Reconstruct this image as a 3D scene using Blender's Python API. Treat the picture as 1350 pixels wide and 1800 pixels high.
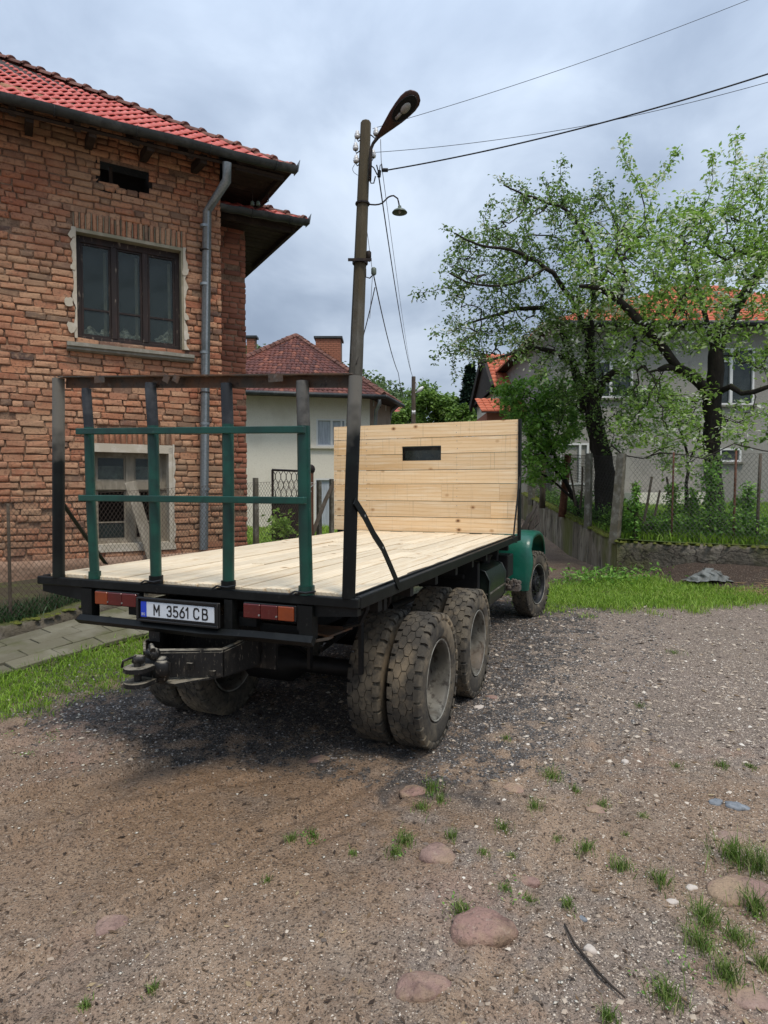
import bpy, math, random
import numpy as np
from mathutils import Matrix, Vector
random.seed(7); RNG = np.random.default_rng(11)
for o in list(bpy.data.objects): bpy.data.objects.remove(o)
S = bpy.context.scene; COL = S.collection
rad = math.radians

# ------------------------------------------------------------------ camera
F = 1104.0; H = 1.9; PITCH = math.atan(41 / F)
cam = bpy.data.cameras.new('camera'); camo = bpy.data.objects.new('camera', cam); COL.objects.link(camo)
cam.sensor_fit = 'VERTICAL'; cam.sensor_height = 36; cam.sensor_width = 27; cam.lens = F / 1800 * 36
cam.clip_start = .05; cam.clip_end = 3000
camo.location = (0, 0, H); camo.rotation_euler = (math.pi / 2 - PITCH, 0, 0)
S.camera = camo

# ------------------------------------------------------------------ sky, sun, exposure
SUN_EL, SUN_AZ = rad(62), rad(150)          # behind and to the right of the viewer
w = bpy.data.worlds.new('World'); S.world = w; w.use_nodes = True
nt = w.node_tree; nt.nodes.clear()
def wn(t, **k):
    n = nt.nodes.new(t)
    for a, b in k.items(): setattr(n, a, b)
    return n
sky = wn('ShaderNodeTexSky', sky_type='NISHITA', sun_disc=False); sky.sun_elevation = SUN_EL; sky.sun_rotation = SUN_AZ
tc = wn('ShaderNodeTexCoord'); sep = wn('ShaderNodeSeparateXYZ'); nt.links.new(tc.outputs['Generated'], sep.inputs[0])
def wm(op, a, b=None, c=None, clamp=False):
    n = wn('ShaderNodeMath', operation=op); n.use_clamp = clamp
    for i, x in enumerate((a, b, c)):
        if x is None: continue
        if isinstance(x, (int, float)): n.inputs[i].default_value = x
        else: nt.links.new(x, n.inputs[i])
    return n.outputs[0]
zc = wm('MAXIMUM', sep.outputs[2], 0.0); zd = wm('ADD', zc, .22)
cmb = wn('ShaderNodeCombineXYZ')
nt.links.new(wm('DIVIDE', sep.outputs[0], zd), cmb.inputs[0]); nt.links.new(wm('DIVIDE', sep.outputs[1], zd), cmb.inputs[1])
def cloud(scale, detail, rough, dist, off):
    mp = wn('ShaderNodeMapping'); mp.inputs['Location'].default_value = off; mp.inputs['Scale'].default_value = (1, .8, 1)
    nt.links.new(cmb.outputs[0], mp.inputs[0])
    n = wn('ShaderNodeTexNoise'); n.inputs['Scale'].default_value = scale; n.inputs['Detail'].default_value = detail
    n.inputs['Roughness'].default_value = rough; n.inputs['Distortion'].default_value = dist
    nt.links.new(mp.outputs[0], n.inputs['Vector']); return n.outputs['Fac']
c1 = cloud(1.15, 5, .5, .3, (3.1, 1.7, 0)); c2 = cloud(3.1, 6, .55, .4, (9.3, 4.1, 2))
cl = wm('ADD', wm('MULTIPLY', c1, .7), wm('MULTIPLY', c2, .3))
rp = wn('ShaderNodeValToRGB'); nt.links.new(cl, rp.inputs[0])
rp.color_ramp.interpolation = 'B_SPLINE'
els = rp.color_ramp.elements
els[0].position = .38; els[0].color = (.19, .235, .31, 1)
els[1].position = .63; els[1].color = (.44, .50, .58, 1)
e = els.new(.50); e.color = (.285, .34, .425, 1)
# overcast luminance grows towards the zenith
gain = wm('MULTIPLY_ADD', wm('POWER', zc, 1.6), 1.7, .86)
vm = wn('ShaderNodeVectorMath', operation='SCALE'); nt.links.new(rp.outputs[0], vm.inputs[0]); nt.links.new(wm('MULTIPLY', gain, 10.0), vm.inputs['Scale'])
mx = wn('ShaderNodeMixRGB'); mx.inputs[0].default_value = .93
nt.links.new(sky.outputs[0], mx.inputs[1]); nt.links.new(vm.outputs[0], mx.inputs[2])
bg = wn('ShaderNodeBackground'); bg.inputs[1].default_value = .1; out = wn('ShaderNodeOutputWorld')
nt.links.new(mx.outputs[0], bg.inputs[0]); nt.links.new(bg.outputs[0], out.inputs[0])
sun = bpy.data.lights.new('sun', 'SUN'); sun.energy = 1.5; sun.angle = rad(14); sun.color = (1, .90, .78)
suno = bpy.data.objects.new('sun', sun); COL.objects.link(suno)
sd = Vector((math.sin(SUN_AZ) * math.cos(SUN_EL), math.cos(SUN_AZ) * math.cos(SUN_EL), math.sin(SUN_EL)))
suno.rotation_euler = sd.to_track_quat('Z', 'Y').to_euler(); suno.location = (5, -5, 20)
vs = S.view_settings; vs.view_transform = 'Standard'; vs.look = 'None'; vs.gamma = 1; vs.use_curve_mapping = False; vs.exposure = 0.62

# ------------------------------------------------------------------ helpers
def ray(u, v):
    X = (u - 675) / F; Y = (900 - v) / F
    return np.array([X, math.cos(PITCH) + Y * math.sin(PITCH), -math.sin(PITCH) + Y * math.cos(PITCH)])
def pt(u, v, y):                      # the point at distance y seen at (u, v)
    r = ray(u, v); k = y / r[1]; return np.array([r[0] * k, y, H + r[2] * k])
def px(P):                            # inverse, for choosing what shows
    P = np.asarray(P, float); d = P - np.array([0, 0, H]); c, s = math.cos(PITCH), math.sin(PITCH)
    f = d[..., 1] * c - d[..., 2] * s; up = d[..., 1] * s + d[..., 2] * c
    return 675 + F * d[..., 0] / f, 900 - F * up / f
def sst(a, b, x):
    t = np.clip((np.asarray(x, float) - a) / (b - a), 0, 1); return t * t * (3 - 2 * t)
def _h(ix, iy, sd):
    v = np.sin(ix * 127.1 + iy * 311.7 + sd * 74.7) * 43758.5453
    return v - np.floor(v)
def vnoise(x, y, sd=0):
    x = np.asarray(x, float); y = np.asarray(y, float)
    ix = np.floor(x); iy = np.floor(y); fx = x - ix; fy = y - iy
    fx = fx * fx * (3 - 2 * fx); fy = fy * fy * (3 - 2 * fy)
    a = _h(ix, iy, sd); b = _h(ix + 1, iy, sd); c = _h(ix, iy + 1, sd); d = _h(ix + 1, iy + 1, sd)
    return (a + (b - a) * fx) * (1 - fy) + (c + (d - c) * fx) * fy
def fbm(x, y, oct=4, sd=0):
    s = 0; a = .5
    for i in range(oct): s = s + a * vnoise(x * 2 ** i, y * 2 ** i, sd + i * 13); a *= .5
    return s / (1 - .5 ** oct)

WM = {}
def thing(name, label, cat, loc, rz=0, group=None, local=False, kind=None):
    o = bpy.data.objects.new(name, None); COL.objects.link(o); o.empty_display_size = .2
    o.location = loc; o.rotation_euler = (0, 0, rz); o['label'] = label; o['category'] = cat
    if group: o['group'] = group
    if kind: o['kind'] = kind
    WM[o.name] = Matrix.Identity(4) if local else (Matrix.Translation(Vector(loc)) @ Matrix.Rotation(rz, 4, 'Z')).inverted()
    return o
def tag(o, label=None, cat=None, group=None, kind=None):
    for k, v in (('label', label), ('category', cat), ('group', group), ('kind', kind)):
        if v: o[k] = v
    return o
def link(o, parent):
    COL.objects.link(o)
    if parent is not None:
        o.parent = parent
        if parent.name in WM: o.matrix_parent_inverse = WM[parent.name]
        else:
            # parent is itself a mesh part: undo its own offset so that children share its frame
            o.matrix_parent_inverse = parent.matrix_basis.inverted()
    return o
def finish(me, name, mat, parent, smooth, origin=True):
    mats = mat if isinstance(mat, (list, tuple)) else [mat]
    for m in mats: me.materials.append(m)
    if smooth is not False: me.polygons.foreach_set('use_smooth', np.ones(len(me.polygons), bool))
    o = bpy.data.objects.new(name, me)
    if origin and len(me.vertices):
        co = np.empty(len(me.vertices) * 3, np.float32); me.vertices.foreach_get('co', co); co = co.reshape(-1, 3)
        c = (co.min(0) + co.max(0)) / 2; c[2] = co[:, 2].min()
        me.vertices.foreach_set('co', (co - c).ravel()); o.location = c.tolist()
    me.update()
    if smooth and smooth is not True: me.set_sharp_from_angle(angle=rad(smooth))
    return link(o, parent)
def np_obj(name, V, Fc, mat, parent=None, smooth=False, attrs=None, midx=None, origin=True):
    V = np.asarray(V, np.float32); Fc = np.asarray(Fc, np.int32); k = Fc.shape[1]
    me = bpy.data.meshes.new(name); me.vertices.add(len(V)); me.vertices.foreach_set('co', V.ravel())
    me.loops.add(Fc.size); me.polygons.add(len(Fc)); me.loops.foreach_set('vertex_index', Fc.ravel())
    me.polygons.foreach_set('loop_start', np.arange(0, Fc.size, k, dtype=np.int32))
    me.polygons.foreach_set('loop_total', np.full(len(Fc), k, np.int32))
    for a, d in (attrs or {}).items():
        at = me.attributes.new(a, 'FLOAT', 'POINT'); at.data.foreach_set('value', np.asarray(d, np.float32))
    me.update(calc_edges=True)
    if midx is not None: me.polygons.foreach_set('material_index', np.asarray(midx, np.int32))
    return finish(me, name, mat, parent, smooth, origin)

class MB:
    """collects shapes, links them as ONE mesh object"""
    def __init__(s): s.v = []; s.f = []; s.m = []
    def add(s, vs, fs, m=0):
        b = len(s.v); s.v += [tuple(map(float, v)) for v in vs]; s.f += [tuple(i + b for i in f) for f in fs]; s.m += [m] * len(fs); return s
    def box(s, c, d, R=None, m=0, bev=0.0, jit=0.0):
        hx, hy, hz = d[0] / 2, d[1] / 2, d[2] / 2
        if bev > 0:
            b = min(bev, hx * .9, hy * .9, hz * .9); vs = []; idx = {}
            for sx in (-1, 1):
                for sy in (-1, 1):
                    for sz in (-1, 1):
                        for a in range(3):
                            p = [sx * hx, sy * hy, sz * hz]
                            for q in range(3):
                                if q != a: p[q] -= (sx, sy, sz)[q] * b
                            idx[(sx, sy, sz, a)] = len(vs); vs.append(p)
            fs = []
            for a in range(3):
                o = [q for q in range(3) if q != a]
                for sg in (-1, 1):
                    q = []
                    for s1, s2 in ((-1, -1), (1, -1), (1, 1), (-1, 1)):
                        k = [0, 0, 0]; k[a] = sg; k[o[0]] = s1; k[o[1]] = s2; q.append(idx[(*k, a)])
                    if (sg > 0) != (a != 1): q.reverse()
                    fs.append(q)
            for a in range(3):                                   # edges along axis a
                o = [q for q in range(3) if q != a]
                for s1 in (-1, 1):
                    for s2 in (-1, 1):
                        q = []
                        for sa, ax in ((-1, o[0]), (1, o[0]), (1, o[1]), (-1, o[1])):
                            k = [0, 0, 0]; k[a] = sa; k[o[0]] = s1; k[o[1]] = s2; q.append(idx[(*k, ax)])
                        if (s1 * s2 > 0) == (a != 1): q.reverse()
                        fs.append(q)
            for sx in (-1, 1):
                for sy in (-1, 1):
                    for sz in (-1, 1):
                        q = [idx[(sx, sy, sz, a)] for a in range(3)]
                        if sx * sy * sz < 0: q.reverse()
                        fs.append(q)
        else:
            vs = [(x, y, z) for x in (-hx, hx) for y in (-hy, hy) for z in (-hz, hz)]
            fs = [(0, 1, 3, 2), (4, 6, 7, 5), (0, 4, 5, 1), (2, 3, 7, 6), (0, 2, 6, 4), (1, 5, 7, 3)]
        o = []
        for v in vs:
            v = Vector(v)
            if jit: v += Vector([random.uniform(-jit, jit) for _ in range(3)])
            if R is not None: v = R @ v
            o.append(v + Vector(c))
        return s.add(o, fs, m)
    def bb(s, x0, x1, y0, y1, z0, z1, m=0, bev=0.0):
        return s.box(((x0 + x1) / 2, (y0 + y1) / 2, (z0 + z1) / 2), (abs(x1 - x0), abs(y1 - y0), abs(z1 - z0)), None, m, bev)
    def bar(s, a, b, w, h, up=(0, 0, 1), m=0, bev=0.0):          # box from a to b
        a = Vector(a); b = Vector(b); y = (b - a).normalized(); x = y.cross(Vector(up)).normalized(); z = x.cross(y)
        R = Matrix((x, y, z)).transposed(); return s.box((a + b) / 2, (w, (b - a).length, h), R, m, bev)
    def tube(s, pts, r, n=8, m=0, cap=True, jit=0.0):
        P = [Vector(p) for p in pts]; k = len(P); rs = r if isinstance(r, (list, tuple)) else [r] * k; vs = []; fs = []
        T = [(P[min(i + 1, k - 1)] - P[max(i - 1, 0)]).normalized() for i in range(k)]
        ref = Vector((0, 0, 1)) if abs(T[0].z) < .9 else Vector((1, 0, 0))
        x = T[0].cross(ref).normalized()
        for i in range(k):
            x = (x - T[i] * x.dot(T[i])).normalized(); y = T[i].cross(x)
            for j in range(n):
                a = 2 * math.pi * j / n; rr = rs[i] * (1 + random.uniform(-jit, jit)); vs.append(P[i] + (x * math.cos(a) + y * math.sin(a)) * rr)
        for i in range(k - 1):
            for j in range(n): fs.append((i * n + j, i * n + (j + 1) % n, (i + 1) * n + (j + 1) % n, (i + 1) * n + j))
        if cap: fs.append(tuple(range(n - 1, -1, -1))); fs.append(tuple((k - 1) * n + j for j in range(n)))
        return s.add(vs, fs, m)
    def lathe(s, prof, n=32, c=(0, 0, 0), axis='Z', m=0, close=False):   # prof: (along, radius)
        vs = []; fs = []; k = len(prof)
        for a, r in prof:
            for j in range(n):
                t = 2 * math.pi * j / n; p = (r * math.cos(t), r * math.sin(t), a)
                if axis == 'X': p = (a, r * math.cos(t), r * math.sin(t))
                if axis == 'Y': p = (r * math.sin(t), a, r * math.cos(t))
                vs.append((p[0] + c[0], p[1] + c[1], p[2] + c[2]))
        for i in range(k - 1):
            for j in range(n): fs.append((i * n + j, i * n + (j + 1) % n, (i + 1) * n + (j + 1) % n, (i + 1) * n + j))
        if close: fs += [tuple(range(n - 1, -1, -1)), tuple((k - 1) * n + j for j in range(n))]
        return s.add(vs, fs, m)
    def prism(s, poly, off, m=0):       # poly: 3D points, off: extrusion vector
        k = len(poly); o = Vector(off); a = [Vector(p) for p in poly]; vs = a + [p + o for p in a]
        fs = [tuple(range(k - 1, -1, -1)), tuple(range(k, 2 * k))] + [(i, (i + 1) % k, k + (i + 1) % k, k + i) for i in range(k)]
        return s.add(vs, fs, m)
    def ball(s, c, r, n=10, m=0):
        rr = r if isinstance(r, (tuple, list)) else (r, r, r); k = n // 2; vs = []; fs = []
        for i in range(k + 1):
            th = math.pi * i / k
            for j in range(n):
                a = 2 * math.pi * j / n; vs.append((c[0] + rr[0] * math.sin(th) * math.cos(a), c[1] + rr[1] * math.sin(th) * math.sin(a), c[2] - rr[2] * math.cos(th)))
        for i in range(k):
            for j in range(n): fs.append((i * n + j, i * n + (j + 1) % n, (i + 1) * n + (j + 1) % n, (i + 1) * n + j))
        return s.add(vs, fs, m)
    def build(s, name, mat, parent=None, smooth=False, origin=True):
        me = bpy.data.meshes.new(name); me.from_pydata(s.v, [], s.f); me.polygons.foreach_set('material_index', np.array(s.m, np.int32))
        me.validate(clean_customdata=False)
        return finish(me, name, mat, parent, smooth, origin)

# ------------------------------------------------------------------ materials
def mat(name, col, rough=.8, metal=0.0, layers=(), bumps=(), rand=0.0, stretch=(1, 1, 1), attr=None, spec=.35, space='Object', alpha=None, rough2=None):
    """layers: (kind, scale, colour, lo, hi[, amount]) mixed over the base; kinds noise, voro, cell, z, attr:<name>
       bumps: (kind, scale, strength, distance)"""
    m = bpy.data.materials.new(name); m.use_nodes = True; t = m.node_tree; b = t.nodes['Principled BSDF']; L = t.links.new
    def N(tp, **k):
        n = t.nodes.new(tp)
        for a, c in k.items(): setattr(n, a, c)
        return n
    co = N('ShaderNodeTexCoord'); geo = N('ShaderNodeNewGeometry'); oi = N('ShaderNodeObjectInfo')
    src = geo.outputs['Position'] if space == 'World' else co.outputs['Object']
    add = N('ShaderNodeVectorMath', operation='ADD'); L(src, add.inputs[0])
    if space != 'World':
        sc = N('ShaderNodeMath', operation='MULTIPLY'); L(oi.outputs['Random'], sc.inputs[0]); sc.inputs[1].default_value = 37.0
        L(sc.outputs[0], add.inputs[1])
    mp = N('ShaderNodeMapping'); mp.inputs['Scale'].default_value = stretch; L(add.outputs[0], mp.inputs[0]); V = mp.outputs[0]
    def fac(kind, scale, detail=6):
        if kind == 'noise':
            n = N('ShaderNodeTexNoise'); n.inputs['Scale'].default_value = scale; n.inputs['Detail'].default_value = detail; n.inputs['Roughness'].default_value = .6; L(V, n.inputs['Vector']); return n.outputs['Fac']
        if kind == 'voro':
            n = N('ShaderNodeTexVoronoi'); n.inputs['Scale'].default_value = scale; L(V, n.inputs['Vector']); return n.outputs['Distance']
        if kind == 'edge':
            n = N('ShaderNodeTexVoronoi', feature='DISTANCE_TO_EDGE'); n.inputs['Scale'].default_value = scale; L(V, n.inputs['Vector']); return n.outputs['Distance']
        if kind == 'cell':
            n = N('ShaderNodeTexVoronoi'); n.inputs['Scale'].default_value = scale; L(V, n.inputs['Vector'])
            q = N('ShaderNodeSeparateColor'); L(n.outputs['Color'], q.inputs[0]); return q.outputs[0]
        if kind == 'wave':
            n = N('ShaderNodeTexWave', wave_type='RINGS', rings_direction='Y'); n.inputs['Scale'].default_value = scale; n.inputs['Distortion'].default_value = 6; n.inputs['Detail'].default_value = 3
            n.inputs['Detail Scale'].default_value = .8; L(V, n.inputs['Vector']); return n.outputs['Fac']
        if kind in ('z', 'x', 'y'):
            q = N('ShaderNodeSeparateXYZ'); L(src, q.inputs[0]); n = N('ShaderNodeTexNoise'); n.inputs['Scale'].default_value = 9; L(V, n.inputs['Vector'])
            a = N('ShaderNodeMath', operation='MULTIPLY_ADD'); L(n.outputs['Fac'], a.inputs[0]); a.inputs[1].default_value = scale; L(q.outputs['xyz'.index(kind)], a.inputs[2]); return a.outputs[0]
        if kind == 'crack':
            n0 = N('ShaderNodeTexNoise'); n0.inputs['Scale'].default_value = scale * 1.7; n0.inputs['Detail'].default_value = 4; L(V, n0.inputs['Vector']); a = N('ShaderNodeVectorMath', operation='SCALE'); L(n0.outputs['Color'], a.inputs[0]); a.inputs['Scale'].default_value = .55
            a2 = N('ShaderNodeVectorMath', operation='ADD'); L(V, a2.inputs[0]); L(a.outputs[0], a2.inputs[1]); n = N('ShaderNodeTexVoronoi', feature='DISTANCE_TO_EDGE'); n.inputs['Scale'].default_value = scale; L(a2.outputs[0], n.inputs['Vector']); return n.outputs['Distance']
        if kind == 'knot':
            n0 = N('ShaderNodeTexVoronoi'); n0.inputs['Scale'].default_value = scale; mp3 = N('ShaderNodeMapping'); mp3.inputs['Scale'].default_value = (.75, .75, 1); L(add.outputs[0], mp3.inputs[0]); L(mp3.outputs[0], n0.inputs['Vector']); return n0.outputs['Distance']
        if kind in ('sawx', 'sawy'):
            mp2 = N('ShaderNodeMapping'); mp2.inputs['Scale'].default_value = (scale, .6, .6) if kind == 'sawx' else (.6, scale, .6); L(add.outputs[0], mp2.inputs[0]); n = N('ShaderNodeTexNoise'); n.inputs['Scale'].default_value = 1; n.inputs['Detail'].default_value = 5; n.inputs['Roughness'].default_value = .7; L(mp2.outputs[0], n.inputs['Vector']); return n.outputs['Fac']
        if kind == 'rand': return oi.outputs['Random']
        if kind == 'up':
            q = N('ShaderNodeSeparateXYZ'); L(geo.outputs['Normal'], q.inputs[0]); n = N('ShaderNodeTexNoise'); n.inputs['Scale'].default_value = scale; n.inputs['Detail'].default_value = 5; L(V, n.inputs['Vector'])
            a = N('ShaderNodeMath', operation='MULTIPLY_ADD'); L(n.outputs['Fac'], a.inputs[0]); a.inputs[1].default_value = 1.2; L(q.outputs[2], a.inputs[2]); return a.outputs[0]
        if kind.startswith('attr:'):
            n = N('ShaderNodeAttribute', attribute_name=kind[5:]); return n.outputs['Fac']
    cur = None
    if attr:       # colour chosen per piece: attr = list of (pos, colour)
        n = N('ShaderNodeAttribute', attribute_name='rnd'); a = N('ShaderNodeMath', operation='ADD'); L(n.outputs['Fac'], a.inputs[0]); L(oi.outputs['Random'], a.inputs[1])
        fr = N('ShaderNodeMath', operation='FRACT'); L(a.outputs[0], fr.inputs[0]); r = N('ShaderNodeValToRGB'); L(fr.outputs[0], r.inputs[0])
        E = r.color_ramp.elements; E[0].position, E[0].color = attr[0][0], (*attr[0][1], 1); E[1].position, E[1].color = attr[-1][0], (*attr[-1][1], 1)
        for p, c in attr[1:-1]: q = E.new(p); q.color = (*c, 1)
        cur = r.outputs[0]
    for ly in layers:
        kind, scale, c2, lo, hi = ly[:5]; am = ly[5] if len(ly) > 5 else 1.0
        mr = N('ShaderNodeMapRange'); mr.inputs['From Min'].default_value = lo; mr.inputs['From Max'].default_value = hi; mr.inputs['To Max'].default_value = am
        L(fac(kind, scale), mr.inputs['Value']); mxx = N('ShaderNodeMixRGB'); L(mr.outputs[0], mxx.inputs[0])
        if cur is None: mxx.inputs[1].default_value = (*col, 1)
        else: L(cur, mxx.inputs[1])
        mxx.inputs[2].default_value = (*c2, 1); cur = mxx.outputs[0]
    if rand:
        hs = N('ShaderNodeHueSaturation'); mr = N('ShaderNodeMapRange'); mr.inputs['To Min'].default_value = 1 - rand; mr.inputs['To Max'].default_value = 1 + rand; L(oi.outputs['Random'], mr.inputs['Value']); L(mr.outputs[0], hs.inputs['Value'])
        if cur is None: hs.inputs['Color'].default_value = (*col, 1)
        else: L(cur, hs.inputs['Color'])
        cur = hs.outputs[0]
    if cur is None: b.inputs['Base Color'].default_value = (*col, 1)
    else: L(cur, b.inputs['Base Color'])
    b.inputs['Roughness'].default_value = rough; b.inputs['Metallic'].default_value = metal; b.inputs['Specular IOR Level'].default_value = spec
    if rough2:
        mr = N('ShaderNodeMapRange'); mr.inputs['To Min'].default_value = rough; mr.inputs['To Max'].default_value = rough2[1]; mr.inputs['From Min'].default_value = .4; mr.inputs['From Max'].default_value = .62
        L(fac('noise', rough2[0]), mr.inputs['Value']); L(mr.outputs[0], b.inputs['Roughness'])
    prev = None
    for kind, scale, st, dist in bumps:
        bp = N('ShaderNodeBump'); bp.inputs['Strength'].default_value = st; bp.inputs['Distance'].default_value = dist; L(fac(kind, scale), bp.inputs['Height'])
        if prev: L(prev, bp.inputs['Normal'])
        prev = bp.outputs[0]
    if prev: L(prev, b.inputs['Normal'])
    m.diffuse_color = (*col, 1)
    return m
def leafmat(name, ramp, trans=.35):
    m = bpy.data.materials.new(name); m.use_nodes = True; t = m.node_tree; t.nodes.clear(); L = t.links.new
    a = t.nodes.new('ShaderNodeAttribute'); a.attribute_name = 'rnd'; r = t.nodes.new('ShaderNodeValToRGB'); L(a.outputs['Fac'], r.inputs[0]); E = r.color_ramp.elements
    E[0].position, E[0].color = ramp[0][0], (*ramp[0][1], 1); E[1].position, E[1].color = ramp[-1][0], (*ramp[-1][1], 1)
    for p, c in ramp[1:-1]: q = E.new(p); q.color = (*c, 1)
    d = t.nodes.new('ShaderNodeBsdfPrincipled'); d.inputs['Roughness'].default_value = .5; d.inputs['Specular IOR Level'].default_value = .4; L(r.outputs[0], d.inputs['Base Color'])
    tr = t.nodes.new('ShaderNodeBsdfTranslucent'); L(r.outputs[0], tr.inputs[0]); mi = t.nodes.new('ShaderNodeMixShader'); mi.inputs[0].default_value = trans
    L(d.outputs[0], mi.inputs[1]); L(tr.outputs[0], mi.inputs[2]); o = t.nodes.new('ShaderNodeOutputMaterial'); L(mi.outputs[0], o.inputs[0]); return m
M = {}
M['pine'] = mat('pine', (.78, .565, .33), .62, layers=[('noise', .55, (.62, .37, .15), .48, .68, .9), ('noise', 2.2, (.86, .71, .50), .48, .68, .8), ('noise', 11, (.56, .38, .19), .56, .74, .5), ('wave', .7, (.55, .32, .13), .80, 1.0, .4), ('sawx', 30, (.36, .26, .16), .58, .70, .6), ('knot', 4.5, (.42, .22, .09), .16, .08, .8), ('knot', 4.5, (.13, .065, .03), .085, .05, .95)],
    bumps=[('noise', 20, .15, .003), ('sawx', 60, .2, .002)], rand=.10, stretch=(.7, 9, 9))
M['deck_pine'] = mat('deck_pine', (.72, .60, .42), .7, layers=[('noise', 1.6, (.54, .39, .22), .48, .72, .8), ('noise', 7, (.78, .69, .53), .45, .66, .7), ('noise', 20, (.40, .30, .19), .58, .74, .6), ('wave', 1.2, (.52, .36, .2), .7, 1.0, .4), ('sawy', 20, (.45, .38, .28), .58, .72, .5), ('knot', 4.5, (.50, .32, .16), .15, .08, .8), ('knot', 4.5, (.16, .09, .04), .08, .05, .95), ('noise', 2.2, (.34, .27, .19), .62, .78, .6)],
    bumps=[('noise', 20, .2, .004)], rand=.10, stretch=(9, .7, 9))
M['black_paint'] = mat('black_paint', (.004, .005, .005), .48, layers=[('noise', 30, (.055, .055, .05), .62, .78, .6), ('noise', 5, (.014, .016, .016), .5, .75)], bumps=[('noise', 25, .25, .004)], spec=.22)
M['green_paint'] = mat('green_paint', (.003, .060, .040), .36, layers=[('noise', 4, (.003, .030, .022), .42, .66), ('noise', 45, (.14, .19, .16), .66, .78, .6), ('noise', 12, (.004, .018, .014), .56, .72, .7)], bumps=[('noise', 10, .15, .004)], spec=.5)
M['fender_paint'] = mat('fender_paint', (.004, .105, .068), .33, layers=[('noise', 3, (.006, .07, .05), .45, .7), ('noise', 30, (.10, .10, .08), .66, .78, .5)], bumps=[('noise', 5, .5, .02)], spec=.55)
M['stake_top'] = mat('stake_top', (.028, .032, .036), .5, .2, layers=[('noise', 8, (.10, .105, .11), .5, .75, .7), ('noise', 50, (.2, .2, .2), .68, .8, .6)], bumps=[('noise', 30, .2, .003)])
M['bare_pipe'] = mat('bare_pipe', (.13, .125, .11), .5, .3, layers=[('noise', 12, (.06, .058, .052), .45, .7), ('noise', 40, (.22, .21, .19), .6, .8, .6)], bumps=[('noise', 30, .2, .003)])
M['burnt_post'] = mat('burnt_post', (.003, .004, .004), .48, layers=[('noise', 3, (.010, .014, .012), .5, .7), ('z', .5, (.17, .16, .135), 1.10, 1.36, .92), ('noise', 30, (.05, .05, .045), .62, .78, .4)], bumps=[('noise', 30, .2, .003)], spec=.22)
M['rust_bar'] = mat('rust_bar', (.075, .062, .05), .7, .2, layers=[('noise', 4, (.16, .075, .035), .45, .65, .8), ('noise', 14, (.25, .23, .2), .6, .75, .6), ('noise', 40, (.02, .018, .015), .55, .7, .7)], bumps=[('noise', 30, .4, .004)])
M['dark_steel'] = mat('dark_steel', (.007, .007, .007), .6, .1, layers=[('noise', 6, (.018, .016, .014), .5, .75, .8), ('noise', 25, (.06, .05, .04), .64, .8, .5)], bumps=[('noise', 20, .4, .005)])
M['hitch_steel'] = mat('hitch_steel', (.008, .008, .008), .5, .1, layers=[('noise', 40, (.22, .195, .155), .60, .70, .7), ('noise', 6, (.045, .04, .032), .52, .7, .8), ('up', 9, (.30, .27, .21), 1.35, 1.65, .85)], bumps=[('noise', 30, .5, .006)], stretch=(2, 2, .6))
M['tyre'] = mat('tyre', (.050, .044, .035), .88, layers=[('noise', 6, (.125, .105, .075), .46, .64, .85), ('noise', 30, (.018, .017, .016), .54, .68, .8), ('noise', 2.6, (.27, .21, .135), .52, .70, .85)], bumps=[('noise', 50, .5, .004), ('noise', 8, .3, .006)], rand=.15)
M['tyre_dark'] = mat('tyre_dark', (.03, .028, .026), .85, layers=[('noise', 7, (.11, .09, .065), .5, .72, .7), ('noise', 40, (.018, .018, .018), .55, .75, .7)], bumps=[('noise', 50, .5, .004)])
M['rim_dirty'] = mat('rim_dirty', (.095, .088, .072), .55, .15, layers=[('noise', 4, (.22, .21, .175), .46, .62, .9), ('noise', 18, (.028, .022, .016), .52, .64, .9), ('noise', 2.5, (.11, .07, .04), .52, .7, .7)], bumps=[('noise', 20, .3, .004)], stretch=(1, 1, .35))
M['lip'] = mat('lip', (.30, .29, .25), .5, .2, layers=[('noise', 14, (.12, .10, .08), .48, .64, .8)])
M['rim_hub_shade'] = mat('rim_hub_shade', (.03, .026, .021), .7, layers=[('noise', 7, (.085, .07, .05), .5, .66, .8), ('noise', 30, (.012, .01, .009), .5, .66, .8)], bumps=[('noise', 20, .4, .005)])  # dirty disc and hub, darkened: shade of the deep dish put into the colour
M['rim_dark'] = mat('rim_dark', (.009, .010, .011), .5, .1, layers=[('noise', 12, (.05, .047, .04), .55, .75)], bumps=[('noise', 30, .2, .003)])
M['chrome_edge'] = mat('chrome_edge', (.35, .35, .33), .4, .6, layers=[('noise', 20, (.12, .1, .08), .5, .7)])
M['lens_red'] = mat('lens_red', (.09, .007, .007), .25, layers=[('noise', 6, (.07, .008, .008), .45, .65), ('noise', 40, (.16, .08, .06), .6, .75, .4)], spec=.6)
M['lens_orange'] = mat('lens_orange', (.22, .040, .008), .25, layers=[('noise', 6, (.16, .03, .008), .45, .65)], spec=.6)
M['plate_white'] = mat('plate_white', (.62, .66, .70), .35, layers=[('noise', 25, (.5, .52, .54), .55, .75, .5)], spec=.5)
M['plate_blue'] = mat('plate_blue', (.012, .05, .48), .35, spec=.5)
M['plate_black'] = mat('plate_black', (.010, .010, .010), .4, spec=.4)
M['plate_letter'] = mat('plate_letter', (.55, .58, .6), .4)
M['tank'] = mat('tank', (.006, .012, .009), .38, layers=[('noise', 10, (.02, .03, .012), .5, .7), ('noise', 30, (.08, .07, .05), .62, .75, .6)], bumps=[('noise', 10, .3, .01)], stretch=(3, 3, .5), spec=.5)
M['glass'] = mat('glass', (.015, .022, .022), .12, layers=[('noise', 3, (.05, .062, .058), .35, .75, .8), ('noise', 18, (.08, .09, .08), .5, .8, .5)], spec=.45, rough2=(4, .35))
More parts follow.
